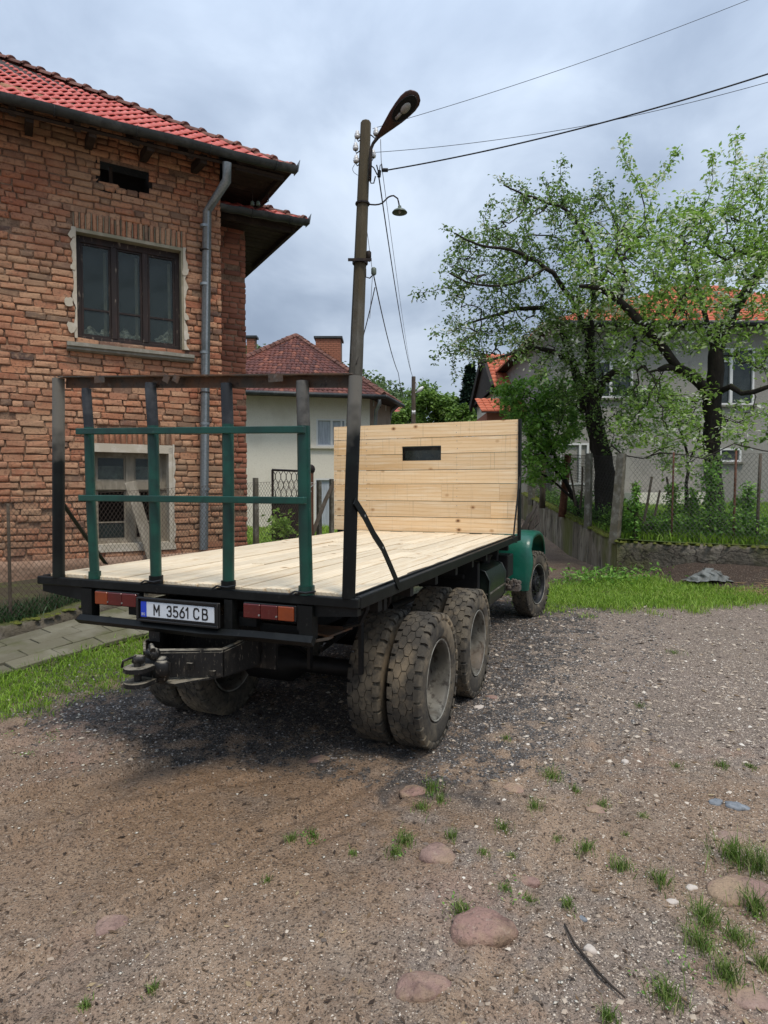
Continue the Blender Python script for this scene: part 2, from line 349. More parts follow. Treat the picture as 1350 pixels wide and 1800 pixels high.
M['glass_far'] = mat('glass_far', (.10, .12, .13), .15, layers=[('noise', 2, (.2, .22, .23), .4, .7)], spec=.6)
BR = [(0, (.40, .16, .084)), (.13, (.47, .21, .112)), (.26, (.32, .120, .066)), (.40, (.40, .225, .135)), (.53, (.48, .265, .155)), (.66, (.36, .13, .070)), (.79, (.44, .24, .145)), (.88, (.24, .12, .075)), (.95, (.15, .09, .065)), (1, (.08, .055, .048))]
M['brick'] = mat('brick', (.36, .16, .09), .9, attr=BR, layers=[('noise', 9, (.50, .31, .19), .52, .72, .7), ('noise', 28, (.11, .048, .032), .51, .66, .8), ('noise', .55, (.38, .25, .15), .44, .60, .5), ('noise', 1.7, (.28, .11, .06), .52, .68, .5), ('noise', 75, (.58, .40, .28), .62, .74, .6)], bumps=[('noise', 45, .55, .006), ('noise', 14, .4, .008)], space='World')
M['wing_brick'] = mat('wing_brick', (.30, .12, .07), .9, attr=[(0, (.29, .11, .065)), (.4, (.34, .14, .085)), (.8, (.24, .09, .055)), (1, (.18, .075, .05))], layers=[('noise', 30, (.19, .09, .055), .55, .75, .6)], bumps=[('noise', 45, .5, .006)], space='World')
M['mortar'] = mat('mortar', (.19, .115, .075), .95, layers=[('noise', 5, (.30, .20, .13), .48, .64, .85), ('noise', 30, (.035, .02, .015), .5, .7, .8)], bumps=[('noise', 30, .8, .012)], space='World')
M['footing'] = mat('footing', (.27, .17, .115), .95, layers=[('noise', 2.5, (.36, .25, .18), .45, .7), ('noise', 12, (.16, .09, .06), .55, .72, .7), ('noise', 30, (.42, .33, .26), .62, .78, .5)], bumps=[('noise', 10, .8, .03), ('noise', 35, .5, .01)], space='World')
M['plaster'] = mat('plaster', (.46, .41, .32), .9, layers=[('noise', 6, (.58, .53, .45), .5, .7), ('noise', 25, (.28, .23, .17), .6, .75, .6)], bumps=[('noise', 30, .5, .006)], space='World')
M['reveal'] = mat('reveal', (.24, .22, .15), .9, layers=[('noise', 5, (.36, .32, .24), .45, .7), ('noise', 20, (.12, .1, .07), .6, .75, .6)], bumps=[('noise', 30, .4, .006)], space='World')
M['sill'] = mat('sill', (.19, .18, .145), .95, layers=[('noise', 10, (.30, .28, .24), .5, .7), ('noise', 40, (.10, .09, .07), .55, .75, .6)], bumps=[('noise', 50, .5, .005)], space='World')
M['old_wood'] = mat('old_wood', (.016, .009, .007), .6, layers=[('noise', 5, (.040, .020, .015), .5, .7), ('noise', 22, (.26, .21, .16), .60, .70, .7)], bumps=[('noise', 30, .5, .005)], stretch=(1, 1, .25))
M['grey_wood'] = mat('grey_wood', (.23, .20, .15), .8, layers=[('noise', 8, (.38, .34, .27), .48, .66, .8), ('noise', 30, (.10, .08, .06), .56, .72, .7)], bumps=[('noise', 30, .4, .004)], stretch=(1, 1, .2))
M['dark_board'] = mat('dark_board', (.026, .017, .012), .85, layers=[('noise', 6, (.055, .038, .028), .5, .7), ('noise', 30, (.02, .013, .01), .5, .7)], bumps=[('noise', 20, .4, .006)], rand=.2)
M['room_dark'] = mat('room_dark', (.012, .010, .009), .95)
M['curtain'] = mat('curtain', (.72, .70, .62), .9, layers=[('noise', 10, (.3, .27, .2), .5, .7)], bumps=[('noise', 20, .4, .01)])
M['roof_tile'] = mat('roof_tile', (.46, .085, .06), .6, attr=[(0, (.58, .125, .10)), (.35, (.50, .09, .07)), (.7, (.62, .165, .135)), (1, (.42, .07, .055))], layers=[('noise', 8, (.56, .20, .155), .5, .75, .5), ('noise', 2, (.33, .06, .045), .55, .7, .5)], bumps=[('noise', 60, .2, .003)], space='World')
M['hip_tile'] = mat('hip_tile', (.14, .060, .045), .85, layers=[('noise', 6, (.20, .095, .065), .45, .7), ('noise', 20, (.06, .04, .03), .5, .7, .8)], bumps=[('noise', 40, .5, .006)], rand=.3)
M['gutter'] = mat('gutter', (.032, .038, .038), .5, .3, layers=[('noise', 4, (.075, .08, .078), .5, .7), ('noise', 20, (.012, .012, .012), .5, .7, .6)], spec=.5)
M['zinc'] = mat('zinc', (.20, .225, .235), .45, .5, layers=[('voro', 30, (.30, .33, .34), .2, .7, .6), ('noise', 3, (.12, .14, .15), .5, .7, .7)], spec=.5, rand=.1)
M['white_wall'] = mat('white_wall', (.72, .68, .58), .95, layers=[('noise', .8, (.52, .47, .38), .5, .75, .6), ('noise', 20, (.55, .5, .41), .5, .7, .5)], bumps=[('noise', 30, .5, .01)], space='World')
M['tan_wall'] = mat('tan_wall', (.34, .28, .21), .95, layers=[('noise', 1.5, (.26, .2, .15), .5, .7)], bumps=[('noise', 30, .4, .01)], space='World')
M['grey_wall'] = mat('grey_wall', (.31, .295, .265), .95, layers=[('noise', .5, (.24, .23, .205), .45, .7, .8), ('noise', 12, (.36, .34, .30), .55, .7, .6), ('noise', 2.2, (.20, .19, .165), .58, .7, .6)], bumps=[('noise', 20, .9, .03)], space='World')
M['old_tile'] = mat('old_tile', (.13, .055, .05), .85, attr=[(0, (.13, .055, .05)), (.3, (.18, .07, .055)), (.6, (.09, .045, .045)), (.85, (.15, .06, .05)), (1, (.30, .12, .08))], layers=[('noise', .7, (.26, .09, .06), .55, .7, .6), ('noise', 10, (.06, .045, .04), .55, .75, .7)], space='World')
M['orange_tile'] = mat('orange_tile', (.50, .13, .065), .75, attr=[(0, (.50, .13, .065)), (.5, (.58, .17, .09)), (1, (.42, .10, .05))], layers=[('noise', 2, (.35, .1, .06), .55, .7, .5)], space='World')
M['white_frame'] = mat('white_frame', (.66, .66, .64), .5, layers=[('noise', 10, (.5, .49, .46), .6, .75, .5)])
M['lace'] = mat('lace', (.42, .46, .50), .8, layers=[('noise', 3, (.3, .33, .37), .4, .6), ('noise', 40, (.55, .58, .6), .5, .7, .6)], bumps=[('noise', 6, .5, .02)], stretch=(4, 4, .4))
M['concrete_post'] = mat('concrete_post', (.125, .112, .085), .95, layers=[('noise', 8, (.25, .235, .195), .48, .68), ('noise', 30, (.08, .07, .055), .56, .72, .6), ('noise', 2.5, (.105, .085, .04), .52, .7, .65)], bumps=[('noise', 40, .6, .008)])
M['pole_concrete'] = mat('pole_concrete', (.085, .078, .064), .95, layers=[('noise', 3, (.15, .14, .12), .48, .68), ('z', 1.5, (.075, .055, .024), 6.0, 7.3, .7), ('noise', 40, (.055, .05, .04), .56, .72, .6)], bumps=[('noise', 40, .6, .008)], stretch=(1, 1, .4))
M['retaining'] = mat('retaining', (.17, .14, .10), .95, layers=[('noise', 2.6, (.29, .25, .19), .46, .60, .9), ('noise', 8, (.07, .058, .04), .50, .62, .9), ('noise', 1.1, (.115, .12, .025), .50, .60, .85), ('up', 6, (.10, .115, .022), 1.25, 1.5)], bumps=[('noise', 14, .8, .03)], stretch=(1, 1, .22), space='World')
M['old_wall'] = mat('old_wall', (.115, .10, .078), .95, layers=[('noise', 1.6, (.21, .185, .15), .48, .64, .85), ('noise', 6, (.08, .068, .05), .52, .66, .85), ('noise', .8, (.085, .09, .025), .50, .62, .8), ('crack', 1.3, (.018, .014, .011), .022, .0, .9), ('up', 6, (.09, .10, .022), 1.2, 1.5)], bumps=[('noise', 12, .9, .04), ('noise', 3, .8, .08), ('crack', 1.3, .5, .03)], space='World')
M['moss'] = mat('moss', (.115, .13, .02), 1, layers=[('noise', 9, (.06, .07, .018), .45, .7), ('noise', 30, (.17, .18, .03), .5, .75)], bumps=[('noise', 40, 1, .03)], space='World')
M['kerb'] = mat('kerb', (.10, .085, .06), .95, layers=[('noise', 4, (.17, .15, .12), .48, .66), ('up', 5, (.065, .075, .02), 1.2, 1.5), ('noise', 20, (.04, .033, .025), .55, .7, .7)], bumps=[('noise', 12, 1, .04)], space='World')
M['paver'] = mat('paver', (.135, .125, .085), .95, layers=[('noise', 3, (.18, .17, .125), .46, .68), ('noise', 1.6, (.085, .09, .035), .5, .64, .85), ('noise', 40, (.28, .27, .24), .66, .78, .5)], bumps=[('noise', 50, .5, .005)], rand=.12, space='World')
M['wire'] = mat('wire', (.075, .055, .042), .8, 0)
M['wire_dark'] = mat('wire_dark', (.035, .03, .027), .7, .2)
M['wire_grey'] = mat('wire_grey', (.13, .13, .115), .8, 0)
M['cable'] = mat('cable', (.012, .012, .013), .6)
M['iron_dark'] = mat('iron_dark', (.02, .015, .013), .7, .2, layers=[('noise', 20, (.07, .04, .025), .5, .7, .7)])
M['lamp_shell'] = mat('lamp_shell', (.075, .035, .028), .5, .2, layers=[('noise', 8, (.045, .035, .032), .45, .65), ('noise', 25, (.14, .06, .04), .55, .7, .6)], spec=.5)
M['lamp_in'] = mat('lamp_in', (.028, .026, .026), .35, .5)
M['bulb'] = mat('bulb', (.30, .29, .25), .3)
M['enamel'] = mat('enamel', (.10, .13, .10), .4, layers=[('noise', 6, (.18, .2, .16), .5, .7)])
M['porcelain'] = mat('porcelain', (.62, .63, .62), .25, layers=[('noise', 20, (.3, .28, .25), .6, .75, .6)], spec=.6)
M['rust'] = mat('rust', (.12, .05, .03), .9, layers=[('noise', 10, (.2, .09, .05), .5, .7)], bumps=[('noise', 30, .4, .004)])
M['bark'] = mat('bark', (.022, .018, .014), .95, layers=[('noise', 5, (.06, .05, .04), .54, .72, .8), ('up', 5, (.065, .07, .018), 1.15, 1.6, .8), ('noise', 30, (.014, .011, .009), .5, .7, .8)], bumps=[('noise', 20, 1, .03)], stretch=(1, 1, .45))
M['twig'] = mat('twig', (.035, .028, .022), .95, layers=[('noise', 5, (.03, .022, .016), .5, .7)])
M['stake'] = mat('stake', (.09, .07, .05), .95, layers=[('noise', 9, (.15, .125, .095), .5, .7)], bumps=[('noise', 30, .5, .004)], stretch=(1, 1, .3))
AP = [(0, (.07, .13, .025)), (.25, (.16, .28, .045)), (.55, (.27, .44, .075)), (.8, (.38, .55, .14)), (.90, (.52, .60, .36)), (1, (.85, .86, .76))]
M['leaf_apple'] = leafmat('leaf_apple', AP, .5)
M['leaf_apple_grey'] = leafmat('leaf_apple_grey', [(0, (.055, .095, .028)), (.3, (.11, .19, .04)), (.6, (.19, .32, .065)), (.82, (.29, .42, .13)), (.90, (.50, .54, .38)), (1, (.85, .84, .76))], .38)
M['leaf_bush'] = leafmat('leaf_bush', [(0, (.04, .10, .022)), (.5, (.13, .29, .04)), (1, (.26, .46, .08))], .35)
M['leaf_far'] = leafmat('leaf_far', [(0, (.07, .13, .03)), (.5, (.16, .28, .05)), (.9, (.24, .38, .075)), (1, (.44, .48, .26))], .35)
M['leaf_hill'] = leafmat('leaf_hill', [(0, (.05, .08, .04)), (.5, (.10, .16, .055)), (1, (.17, .24, .08))], .3)
M['needle'] = leafmat('needle', [(0, (.012, .028, .020)), (.6, (.022, .05, .032)), (1, (.045, .085, .045))], .1)
M['grass'] = leafmat('grass', [(0, (.10, .18, .02)), (.4, (.22, .38, .038)), (.8, (.34, .51, .065)), (.93, (.40, .50, .12)), (1, (.42, .36, .18))], .4)
M['tuft'] = leafmat('tuft', [(0, (.05, .085, .02)), (.4, (.11, .19, .03)), (.75, (.19, .30, .055)), (.9, (.30, .34, .12)), (1, (.38, .31, .17))], .35)
M['grass_dark'] = leafmat('grass_dark', [(0, (.018, .045, .018)), (.5, (.035, .085, .026)), (1, (.07, .12, .045))], .3)
M['stone'] = mat('stone', (.20, .11, .09), .85, attr=[(0, (.29, .175, .14)), (.5, (.27, .17, .14)), (1, (.30, .205, .165))], layers=[('noise', 9, (.13, .078, .062), .48, .66, .85), ('noise', 35, (.38, .29, .23), .58, .70, .6), ('noise', 3.5, (.35, .25, .16), .46, .60, .85), ('noise', 60, (.07, .05, .04), .56, .68, .6)], bumps=[('noise', 12, 1.0, .03), ('noise', 45, .9, .01)])
M['stone_blue'] = mat('stone_blue', (.17, .185, .20), .7, layers=[('noise', 9, (.30, .315, .33), .5, .66), ('noise', 30, (.08, .085, .09), .55, .7, .7)], bumps=[('noise', 14, .5, .01)])
M['stone_white'] = mat('stone_white', (.5, .44, .38), .85, layers=[('noise', 8, (.34, .27, .22), .5, .7)], bumps=[('noise', 14, .5, .01)])
PB = [(0, (.09, .072, .058)), (.2, (.18, .14, .11)), (.42, (.28, .22, .165)), (.66, (.37, .295, .22)), (.86, (.46, .38, .295)), (.96, (.56, .49, .40)), (1, (.66, .61, .53))]
M['pebble'] = mat('pebble', (.3, .27, .23), .75, attr=PB, spec=.4)
M['gravel_dark'] = mat('gravel_dark', (.1, .1, .1), .6, attr=[(0, (.028, .026, .025)), (.5, (.075, .068, .062)), (.85, (.15, .135, .12)), (1, (.42, .39, .36))], spec=.5)
M['chip'] = mat('chip', (.52, .48, .40), .8, layers=[('noise', 10, (.5, .44, .34), .5, .7)], space='World')
# ground: mud, gravel and trodden green, chosen by where they lie
def ground_material():
    m = mat('earth', (.35, .245, .165), .8, space='World',
        layers=[('noise', .8, (.26, .175, .115), .42, .62, .9), ('noise', 2.7, (.40, .29, .20), .5, .66, .8), ('noise', .5, (.33, .225, .18), .5, .62, .75),
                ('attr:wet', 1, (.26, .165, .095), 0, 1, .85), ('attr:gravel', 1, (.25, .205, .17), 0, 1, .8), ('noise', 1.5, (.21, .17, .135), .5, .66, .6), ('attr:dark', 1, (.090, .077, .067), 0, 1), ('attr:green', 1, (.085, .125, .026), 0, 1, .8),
                ('attr:soil', 1, (.055, .036, .026), 0, 1), ('noise', 9, (.12, .078, .05), .56, .68, .5), ('noise', 26, (.08, .052, .035), .56, .66, .6), ('noise', 80, (.038, .028, .02), .53, .62, .85), ('noise', 58, (.46, .37, .28), .58, .67, .7),
                ('voro', 60, (.44, .40, .35), .16, .10, .35)],
        bumps=[('noise', 5, .5, .07), ('noise', 22, .9, .03), ('noise', 80, 1.0, .012)], spec=.3)
    t = m.node_tree; b = t.nodes['Principled BSDF']; a = t.nodes.new('ShaderNodeAttribute'); a.attribute_name = 'wet'
    r = t.nodes.new('ShaderNodeMapRange'); r.inputs['To Min'].default_value = .85; r.inputs['To Max'].default_value = .50; t.links.new(a.outputs['Fac'], r.inputs['Value']); t.links.new(r.outputs[0], b.inputs['Roughness'])
    return m
M['earth'] = ground_material()

# ------------------------------------------------------------------ places
TL = np.array([.3762, .9265]); TR = np.array([.9265, -.3762]); TO = np.array([-1.344, 4.079]); TRZ = -math.atan2(.3762, .9265)   # truck axes
def t2w(lx, ly, z=0): p = TO + TR * lx + TL * ly; return np.array([p[0], p[1], z])
HT = np.array([.8617, .5075]); HN = np.array([.5075, -.8617]); HC = np.array([-2.718, 10.64])        # brick house: along wall, outward, right corner
def h2w(s, n, z): p = HC + HT * s + HN * n; return np.array([p[0], p[1], z])
def hw(u, v, n=0):                    # (s, z) on the brick wall's plane
    r = ray(u, v); q = HC + HN * n; k = (q @ HN) / (r[:2] @ HN); P = r * k; return float((P[:2] - HC) @ HT), float(P[2] + H)
FD = np.array([.587, .8096]); FN = np.array([.8096, -.587]); F0 = np.array([-4.4, 7.2])              # left fence and kerb line
GC = np.array([4.83, 13.0]); GR = np.array([7.2, 11.8]); GB = np.array([5.15, 24.0])                 # garden wall: corner, towards right, towards back
GRD = (GR - GC) / np.linalg.norm(GR - GC); GBD = (GB - GC) / np.linalg.norm(GB - GC)

# ------------------------------------------------------------------ ground
def base_z(x, y):
    x = np.asarray(x, float); y = np.asarray(y, float)
    e = (-2.52 + .406 * (y - 4.56)) - x                                   # distance left of the truck
    zl = np.clip(.16 + .13 * (y - 7.2), .02, .5)
    zl = zl * (1 - .6 * sst(14, 22, y)) * sst(.4, 2.3, e) * sst(4.6, 6.6, y + .15 * e)
    zr = np.clip(y - 16.5, 0, 14) * .10 * sst(-1.0, 2.5, x - .02 * y)
    zm = .10 * sst(9.4, 12.6, y) * sst(2.5, 4.5, x)
    dw = -((x - 4.83) * .4518 + (y - 13.0) * .8921)                      # distance in front of the garden wall
    zm = zm + .34 * np.exp(-(np.maximum(dw, 0) / .75) ** 2) * sst(4.9, 6.2, x) * (y < 16)
    return zl + zr + zm
def garden_side(x, y):                # > 0 inside the walled garden
    p = np.stack([np.asarray(x, float) - GC[0], np.asarray(y, float) - GC[1]], -1)
    a = p @ np.array([-GRD[1], GRD[0]]); b = p @ np.array([GBD[1], -GBD[0]])
    return np.minimum(a, b)
def garden_z(x, y): return .80 + .045 * np.maximum(np.asarray(y, float) - 12.5, 0) + .05 * fbm(np.asarray(x) * 1.1, np.asarray(y) * 1.1, 3, 5)
def masks(x, y):
    n1 = fbm(x * .9, y * .9, 4, 1); n2 = fbm(x * 2.3, y * 2.3, 4, 2); n3 = fbm(x * .45, y * .45, 3, 9)
    e = (-2.52 + .406 * (y - 4.56)) - x
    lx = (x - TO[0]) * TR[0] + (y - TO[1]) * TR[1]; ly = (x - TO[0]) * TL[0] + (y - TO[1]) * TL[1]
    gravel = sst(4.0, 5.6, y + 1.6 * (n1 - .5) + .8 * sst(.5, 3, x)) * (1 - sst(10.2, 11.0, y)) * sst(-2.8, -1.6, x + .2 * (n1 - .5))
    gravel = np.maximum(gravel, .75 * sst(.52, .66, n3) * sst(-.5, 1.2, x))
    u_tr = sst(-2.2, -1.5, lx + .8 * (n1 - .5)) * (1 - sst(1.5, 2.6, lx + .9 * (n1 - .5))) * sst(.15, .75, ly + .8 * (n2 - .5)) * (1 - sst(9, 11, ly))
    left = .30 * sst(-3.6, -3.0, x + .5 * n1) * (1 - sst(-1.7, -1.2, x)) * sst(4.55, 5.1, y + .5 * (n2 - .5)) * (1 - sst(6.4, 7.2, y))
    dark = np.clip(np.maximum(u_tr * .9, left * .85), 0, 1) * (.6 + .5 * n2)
    hf = fbm(x * 7, y * 7, 3, 77) - .5; hf2 = fbm(x * 18, y * 18, 2, 78) - .5; gravel = np.clip(gravel + (hf * 2.2 + hf2 * 1.6) * (gravel * (1 - gravel) * 4 + .12), 0, 1); dark = np.clip(dark + (hf * 2.2 + hf2 * 1.6) * (dark * (1 - dark) * 4 + .05), 0, 1)
    wet = sst(-.2, 1, 1 - ((x + .95) / 1.6) ** 2 - ((y - 3.55) / 1.0) ** 2 + 1.2 * (n1 - .5))
    fl = (np.stack([x, y], -1) - F0) @ FN                                  # distance from the kerb line towards the viewer
    fa = (np.stack([x, y], -1) - F0) @ FD
    green = sst(1.02, 1.2, fl + .15 * (n2 - .5)) * (1 - sst(1.7, 2.55, fl + .9 * (n2 - .5))) * (1 - sst(-.0, .9, -e + .2)) * sst(-5, -3, fa)
    gr = sst(9.2, 10.6, y + 1.5 * (n2 - .5) + 1.0 * (n1 - .5) - .10 * (x - 3)) * sst(2.2, 2.9, x + .3 * n2) * (1 - sst(11.9, 12.6, y))
    dw = -((x - 4.83) * .4518 + (y - 13.0) * .8921)
    soil = (1 - sst(.75, 1.25, dw + .7 * (n2 - .5))) * sst(5.0, 5.7, x + .6 * (n1 - .5))
    yard = sst(11.5, 13, y) * (1 - sst(-.2, 1.0, x)) 
    soil = np.maximum(soil, sst(11.2, 12.4, y) * (1 - sst(4.4, 5.0, x)) * sst(1.5, 2.6, x) * .6)
    return dict(gravel=np.clip(gravel, 0, 1), dark=dark, wet=wet, green=np.clip(np.maximum(np.maximum(green, gr) * (1 - soil), yard), 0, 1), soil=np.clip(soil, 0, 1), gl=green, gr=gr * (1 - soil))
def ruts(x, y):                       # tyre scars in the mud, lower left
    z = 0
    for (x0, y0, x1, y1, w_, d) in ((-1.9, 1.9, .1, 4.3, .09, .014), (-1.65, 1.8, .35, 4.2, .07, .012), (.2, 2.0, 1.9, 5.2, .10, .012), (.5, 2.0, 2.2, 5.1, .08, .010), (-4.6, 3.4, -1.7, 4.5, .05, .02), (-3.6, 3.5, -1.5, 4.75, .07, .035), (-3.2, 3.15, -1.0, 4.6, .06, .03), (-2.6, 2.9, -.5, 4.3, .05, .02), (-3.9, 4.1, -2.0, 4.9, .05, .02)):
        dx, dy = x1 - x0, y1 - y0; l = math.hypot(dx, dy); dx /= l; dy /= l
        a = (x - x0) * dx + (y - y0) * dy; b = -(x - x0) * dy + (y - y0) * dx + .06 * (vnoise(a * 3, a * 0, 4) - .5)
        env = sst(-.1, .3, a) * (1 - sst(l - .5, l, a)) * (.4 + .9 * vnoise(a * 5, a * 0 + 2, 6))
        z = z + env * d * (np.exp(-((b - w_) / .035) ** 2) - 1.1 * np.exp(-(b / .04) ** 2))
    return z * 1.7
ROCKS = [  # u, v of the foot, width px, height px, kind, flatness
 (850, 1652, 150, 62, 'stone'), (742, 1752, 120, 58, 'stone'), (770, 1512, 92, 30, 'stone'), (930, 1552, 48, 30, 'stone'), (1322, 1588, 150, 62, 'stone'),
 (188, 1628, 84, 26, 'stone'), (728, 1394, 66, 22, 'stone'), (905, 1391, 52, 12, 'stone'), (1052, 1430, 46, 12, 'stone'), (1294, 1480, 72, 16, 'stone'),
 (1262, 1414, 34, 16, 'blue'), (1300, 1422, 48, 22, 'blue'), (866, 1228, 28, 16, 'stone'), (842, 1246, 26, 14, 'white'), (1218, 1562, 26, 16, 'white'),
 (560, 1338, 44, 10, 'stone'), (1318, 1762, 100, 30, 'stone'), (1184, 1588, 26, 14, 'white'), (1040, 1675, 30, 22, 'white'), (1024, 1612, 22, 14, 'blue'), (1100, 1345, 18, 14, 'white')]
def ground_point(u, v, it=6):
    z = 0.0
    for _ in range(it):
        r = ray(u, v); k = (z - H) / r[2]; P = r * k; z = float(base_z(P[0], P[1]))
    return P[0], P[1], z
def ground_z(x, y, fine=True):
    x = np.asarray(x, float); y = np.asarray(y, float); z = base_z(x, y)
    near = 1 - sst(14, 30, y)
    z = z + near * (.035 * (fbm(x * .7, y * .7, 3, 3) - .5) + .03 * (fbm(x * 2.6, y * 2.6, 4, 8) - .5))
    if fine: z = z + near * (.020 * (fbm(x * 11, y * 11, 3, 21) - .5)) + ruts(x, y)
    for lx, ly in ((1.31, 1.15), (1.31, 2.36), (1.3, 6.2), (-.5, 1.15), (1.01, 1.15), (-.8, 1.15)):
        p = t2w(lx, ly); z = z * 1.0 - (z - 0) * np.exp(-(((x - p[0]) ** 2 + (y - p[1]) ** 2) / .35 ** 2)) * .9
    return z
ys = [-25, -12, -6, -3, -1.2, 0, .6, 1.0, 1.3, 1.5, 1.65]; y = 1.75
while y < 15: ys.append(y); y *= 1.0072
while y < 700: ys.append(y); y *= 1.06
ys = np.array(ys)
cs = np.concatenate([-np.geomspace(6, .82, 40), np.arange(-.81, .811, .0042), np.geomspace(.82, 6, 40)])
SY = np.where(ys >= 2, ys, 2 + (2 - ys) * .8)
GX = SY[:, None] * cs[None, :]; GY = np.repeat(ys[:, None], len(cs), 1)
GZ = ground_z(GX, GY)
GZ = GZ - 4.0 * sst(200, 700, GY)
nr, nc = GX.shape; idx = np.arange(nr * nc).reshape(nr, nc)
Q = np.stack([idx[:-1, :-1], idx[:-1, 1:], idx[1:, 1:], idx[1:, :-1]], -1).reshape(-1, 4)
MK = masks(GX, GY)
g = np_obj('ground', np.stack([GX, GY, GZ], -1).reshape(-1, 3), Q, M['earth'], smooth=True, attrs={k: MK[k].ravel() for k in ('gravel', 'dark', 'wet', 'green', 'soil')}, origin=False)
tag(g, kind='structure')

# loose gravel: small real stones
def pebbles(name, XY, size, rnd, m, flat=.55, label='', zoff=0.0, low=False):
    n = len(XY); base = np.array([[1, 0, 0], [.2, .9, 0], [-1, .15, 0], [-.15, -1, 0], [0, 0, 1], [0, 0, -1]], float)
    T = np.array([[0, 1, 4], [1, 2, 4], [2, 3, 4], [3, 0, 4], [1, 0, 5], [2, 1, 5], [3, 2, 5], [0, 3, 5]])
    if low: T = T[:4]
    a = RNG.uniform(0, 6.28, n); ca, sa = np.cos(a), np.sin(a); J = 1 + RNG.uniform(-.35, .35, (n, 6, 3)); B = base[None] * J
    B[:, :4, 2] += RNG.uniform(-.3, .3, (n, 4)); B[:, :, 2] *= flat; B[:, :, 0] *= RNG.uniform(.8, 1.5, (n, 1))
    B = B * size[:, None, None]; X = B[..., 0] * ca[:, None] - B[..., 1] * sa[:, None] + XY[:, :1]; Y = B[..., 0] * sa[:, None] + B[..., 1] * ca[:, None] + XY[:, 1:2]
    Z = B[..., 2] + (ground_z(XY[:, 0], XY[:, 1]) + size * flat * .25 + zoff)[:, None]
    V = np.stack([X, Y, Z], -1).reshape(-1, 3); Fc = (T[None] + 6 * np.arange(n)[:, None, None]).reshape(-1, 3)
    o = np_obj(name, V, Fc, m, attrs={'rnd': np.repeat(rnd, 6)}, origin=False); return tag(o, label or None, None, kind='stuff')
def fan(n, y0, y1, c0, c1, p=1.0):
    y = y0 * (y1 / y0) ** (RNG.uniform(0, 1, n) ** p); return np.stack([y * RNG.uniform(c0, c1, n), y], -1)
XY = fan(330000, 1.7, 10, -.82, .82); mk = masks(XY[:, 0], XY[:, 1]); cn = fbm(XY[:, 0] * 1.6, XY[:, 1] * 1.6, 4, 31)
keep = RNG.uniform(0, 1, len(XY)) < (.035 + .20 * sst(.46, .66, cn) * sst(-2.5, .5, XY[:, 0]) + .03 * sst(.46, .66, cn) + .42 * mk['gravel'] + .20 * sst(-.3, 1.4, XY[:, 0])) * (1 - .75 * mk['wet']) * (1 - mk['green'] * .9) * (1 - .5 * mk['dark'])
XY = XY[keep]; sz = (.0019 + .0038 * RNG.uniform(0, 1, len(XY)) ** 2.2 + .010 * (RNG.uniform(0, 1, len(XY)) > .988)) * np.clip(XY[:, 1] / 3.2, .9, 1.8)
pebbles('loose_gravel', XY, sz, np.clip(RNG.uniform(0, 1, len(XY)) ** .8, 0, 1) * .999, M['pebble'], low=True, label='loose pale and grey gravel strewn over the muddy yard')
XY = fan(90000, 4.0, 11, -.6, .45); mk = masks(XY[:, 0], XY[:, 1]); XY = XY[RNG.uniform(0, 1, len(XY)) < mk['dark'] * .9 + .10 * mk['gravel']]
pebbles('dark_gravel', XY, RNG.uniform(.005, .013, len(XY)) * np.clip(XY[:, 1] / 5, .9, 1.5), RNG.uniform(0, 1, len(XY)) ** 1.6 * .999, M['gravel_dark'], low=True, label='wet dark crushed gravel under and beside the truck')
P_ = []
for cu, cv, su, sv, n in ((60, 1330, 60, 40, 90), (200, 1300, 60, 30, 50), (100, 1250, 60, 25, 40), (1320, 1200, 60, 60, 10), (30, 1380, 40, 30, 30), (950, 1500, 260, 130, 60), (1000, 1700, 240, 80, 50), (1150, 1130, 170, 30, 50), (300, 1600, 220, 130, 40)):
    for _ in range(n):
        u, v = random.gauss(cu, su), random.gauss(cv, sv)
        if v > 1110: a = ground_point(u, v, 3); P_.append((a[0], a[1]))
P_ = np.array(P_); pebbles('pale_chips', P_, RNG.uniform(.004, .014, len(P_)) * np.clip(P_[:, 1] / 4, .6, 1.3), RNG.uniform(0, .9, len(P_)), M['chip'], .35, label='pale flat chips and petals scattered on the mud', zoff=.004)

# leaf litter, bark crumbs and straw bits trodden into the mud
n = 2600; XY = fan(n, 1.8, 10, -.8, .8); z = ground_z(XY[:, 0], XY[:, 1]) + .004; a = RNG.uniform(0, 6.28, n); l = RNG.uniform(.006, .03, n) * np.clip(XY[:, 1] / 4, .7, 1.6); w2 = l * RNG.uniform(.12, .5, n); dx, dy = np.cos(a) * l, np.sin(a) * l; ex, ey = -np.sin(a) * w2, np.cos(a) * w2; tz = RNG.uniform(-.002, .006, (4, n))
V = np.stack([np.stack([XY[:, 0] - dx, XY[:, 1] - dy, z + tz[0]], -1), np.stack([XY[:, 0] + ex, XY[:, 1] + ey, z + tz[1]], -1), np.stack([XY[:, 0] + dx, XY[:, 1] + dy, z + tz[2]], -1), np.stack([XY[:, 0] - ex, XY[:, 1] - ey, z + tz[3]], -1)], 1).reshape(-1, 3); i4 = 4 * np.arange(n)[:, None]
M['litter'] = mat('litter', (.1, .07, .04), .9, attr=[(0, (.03, .02, .014)), (.5, (.075, .048, .03)), (.8, (.17, .11, .06)), (1, (.34, .26, .15))])
tag(np_obj('leaf_litter', V, np.concatenate([i4 + np.array([0, 1, 2]), i4 + np.array([0, 2, 3])], 0), M['litter'], attrs={'rnd': np.repeat(RNG.uniform(0, .999, n), 4)}, origin=False), 'dark leaf litter and bark crumbs trodden into the mud', kind='stuff')

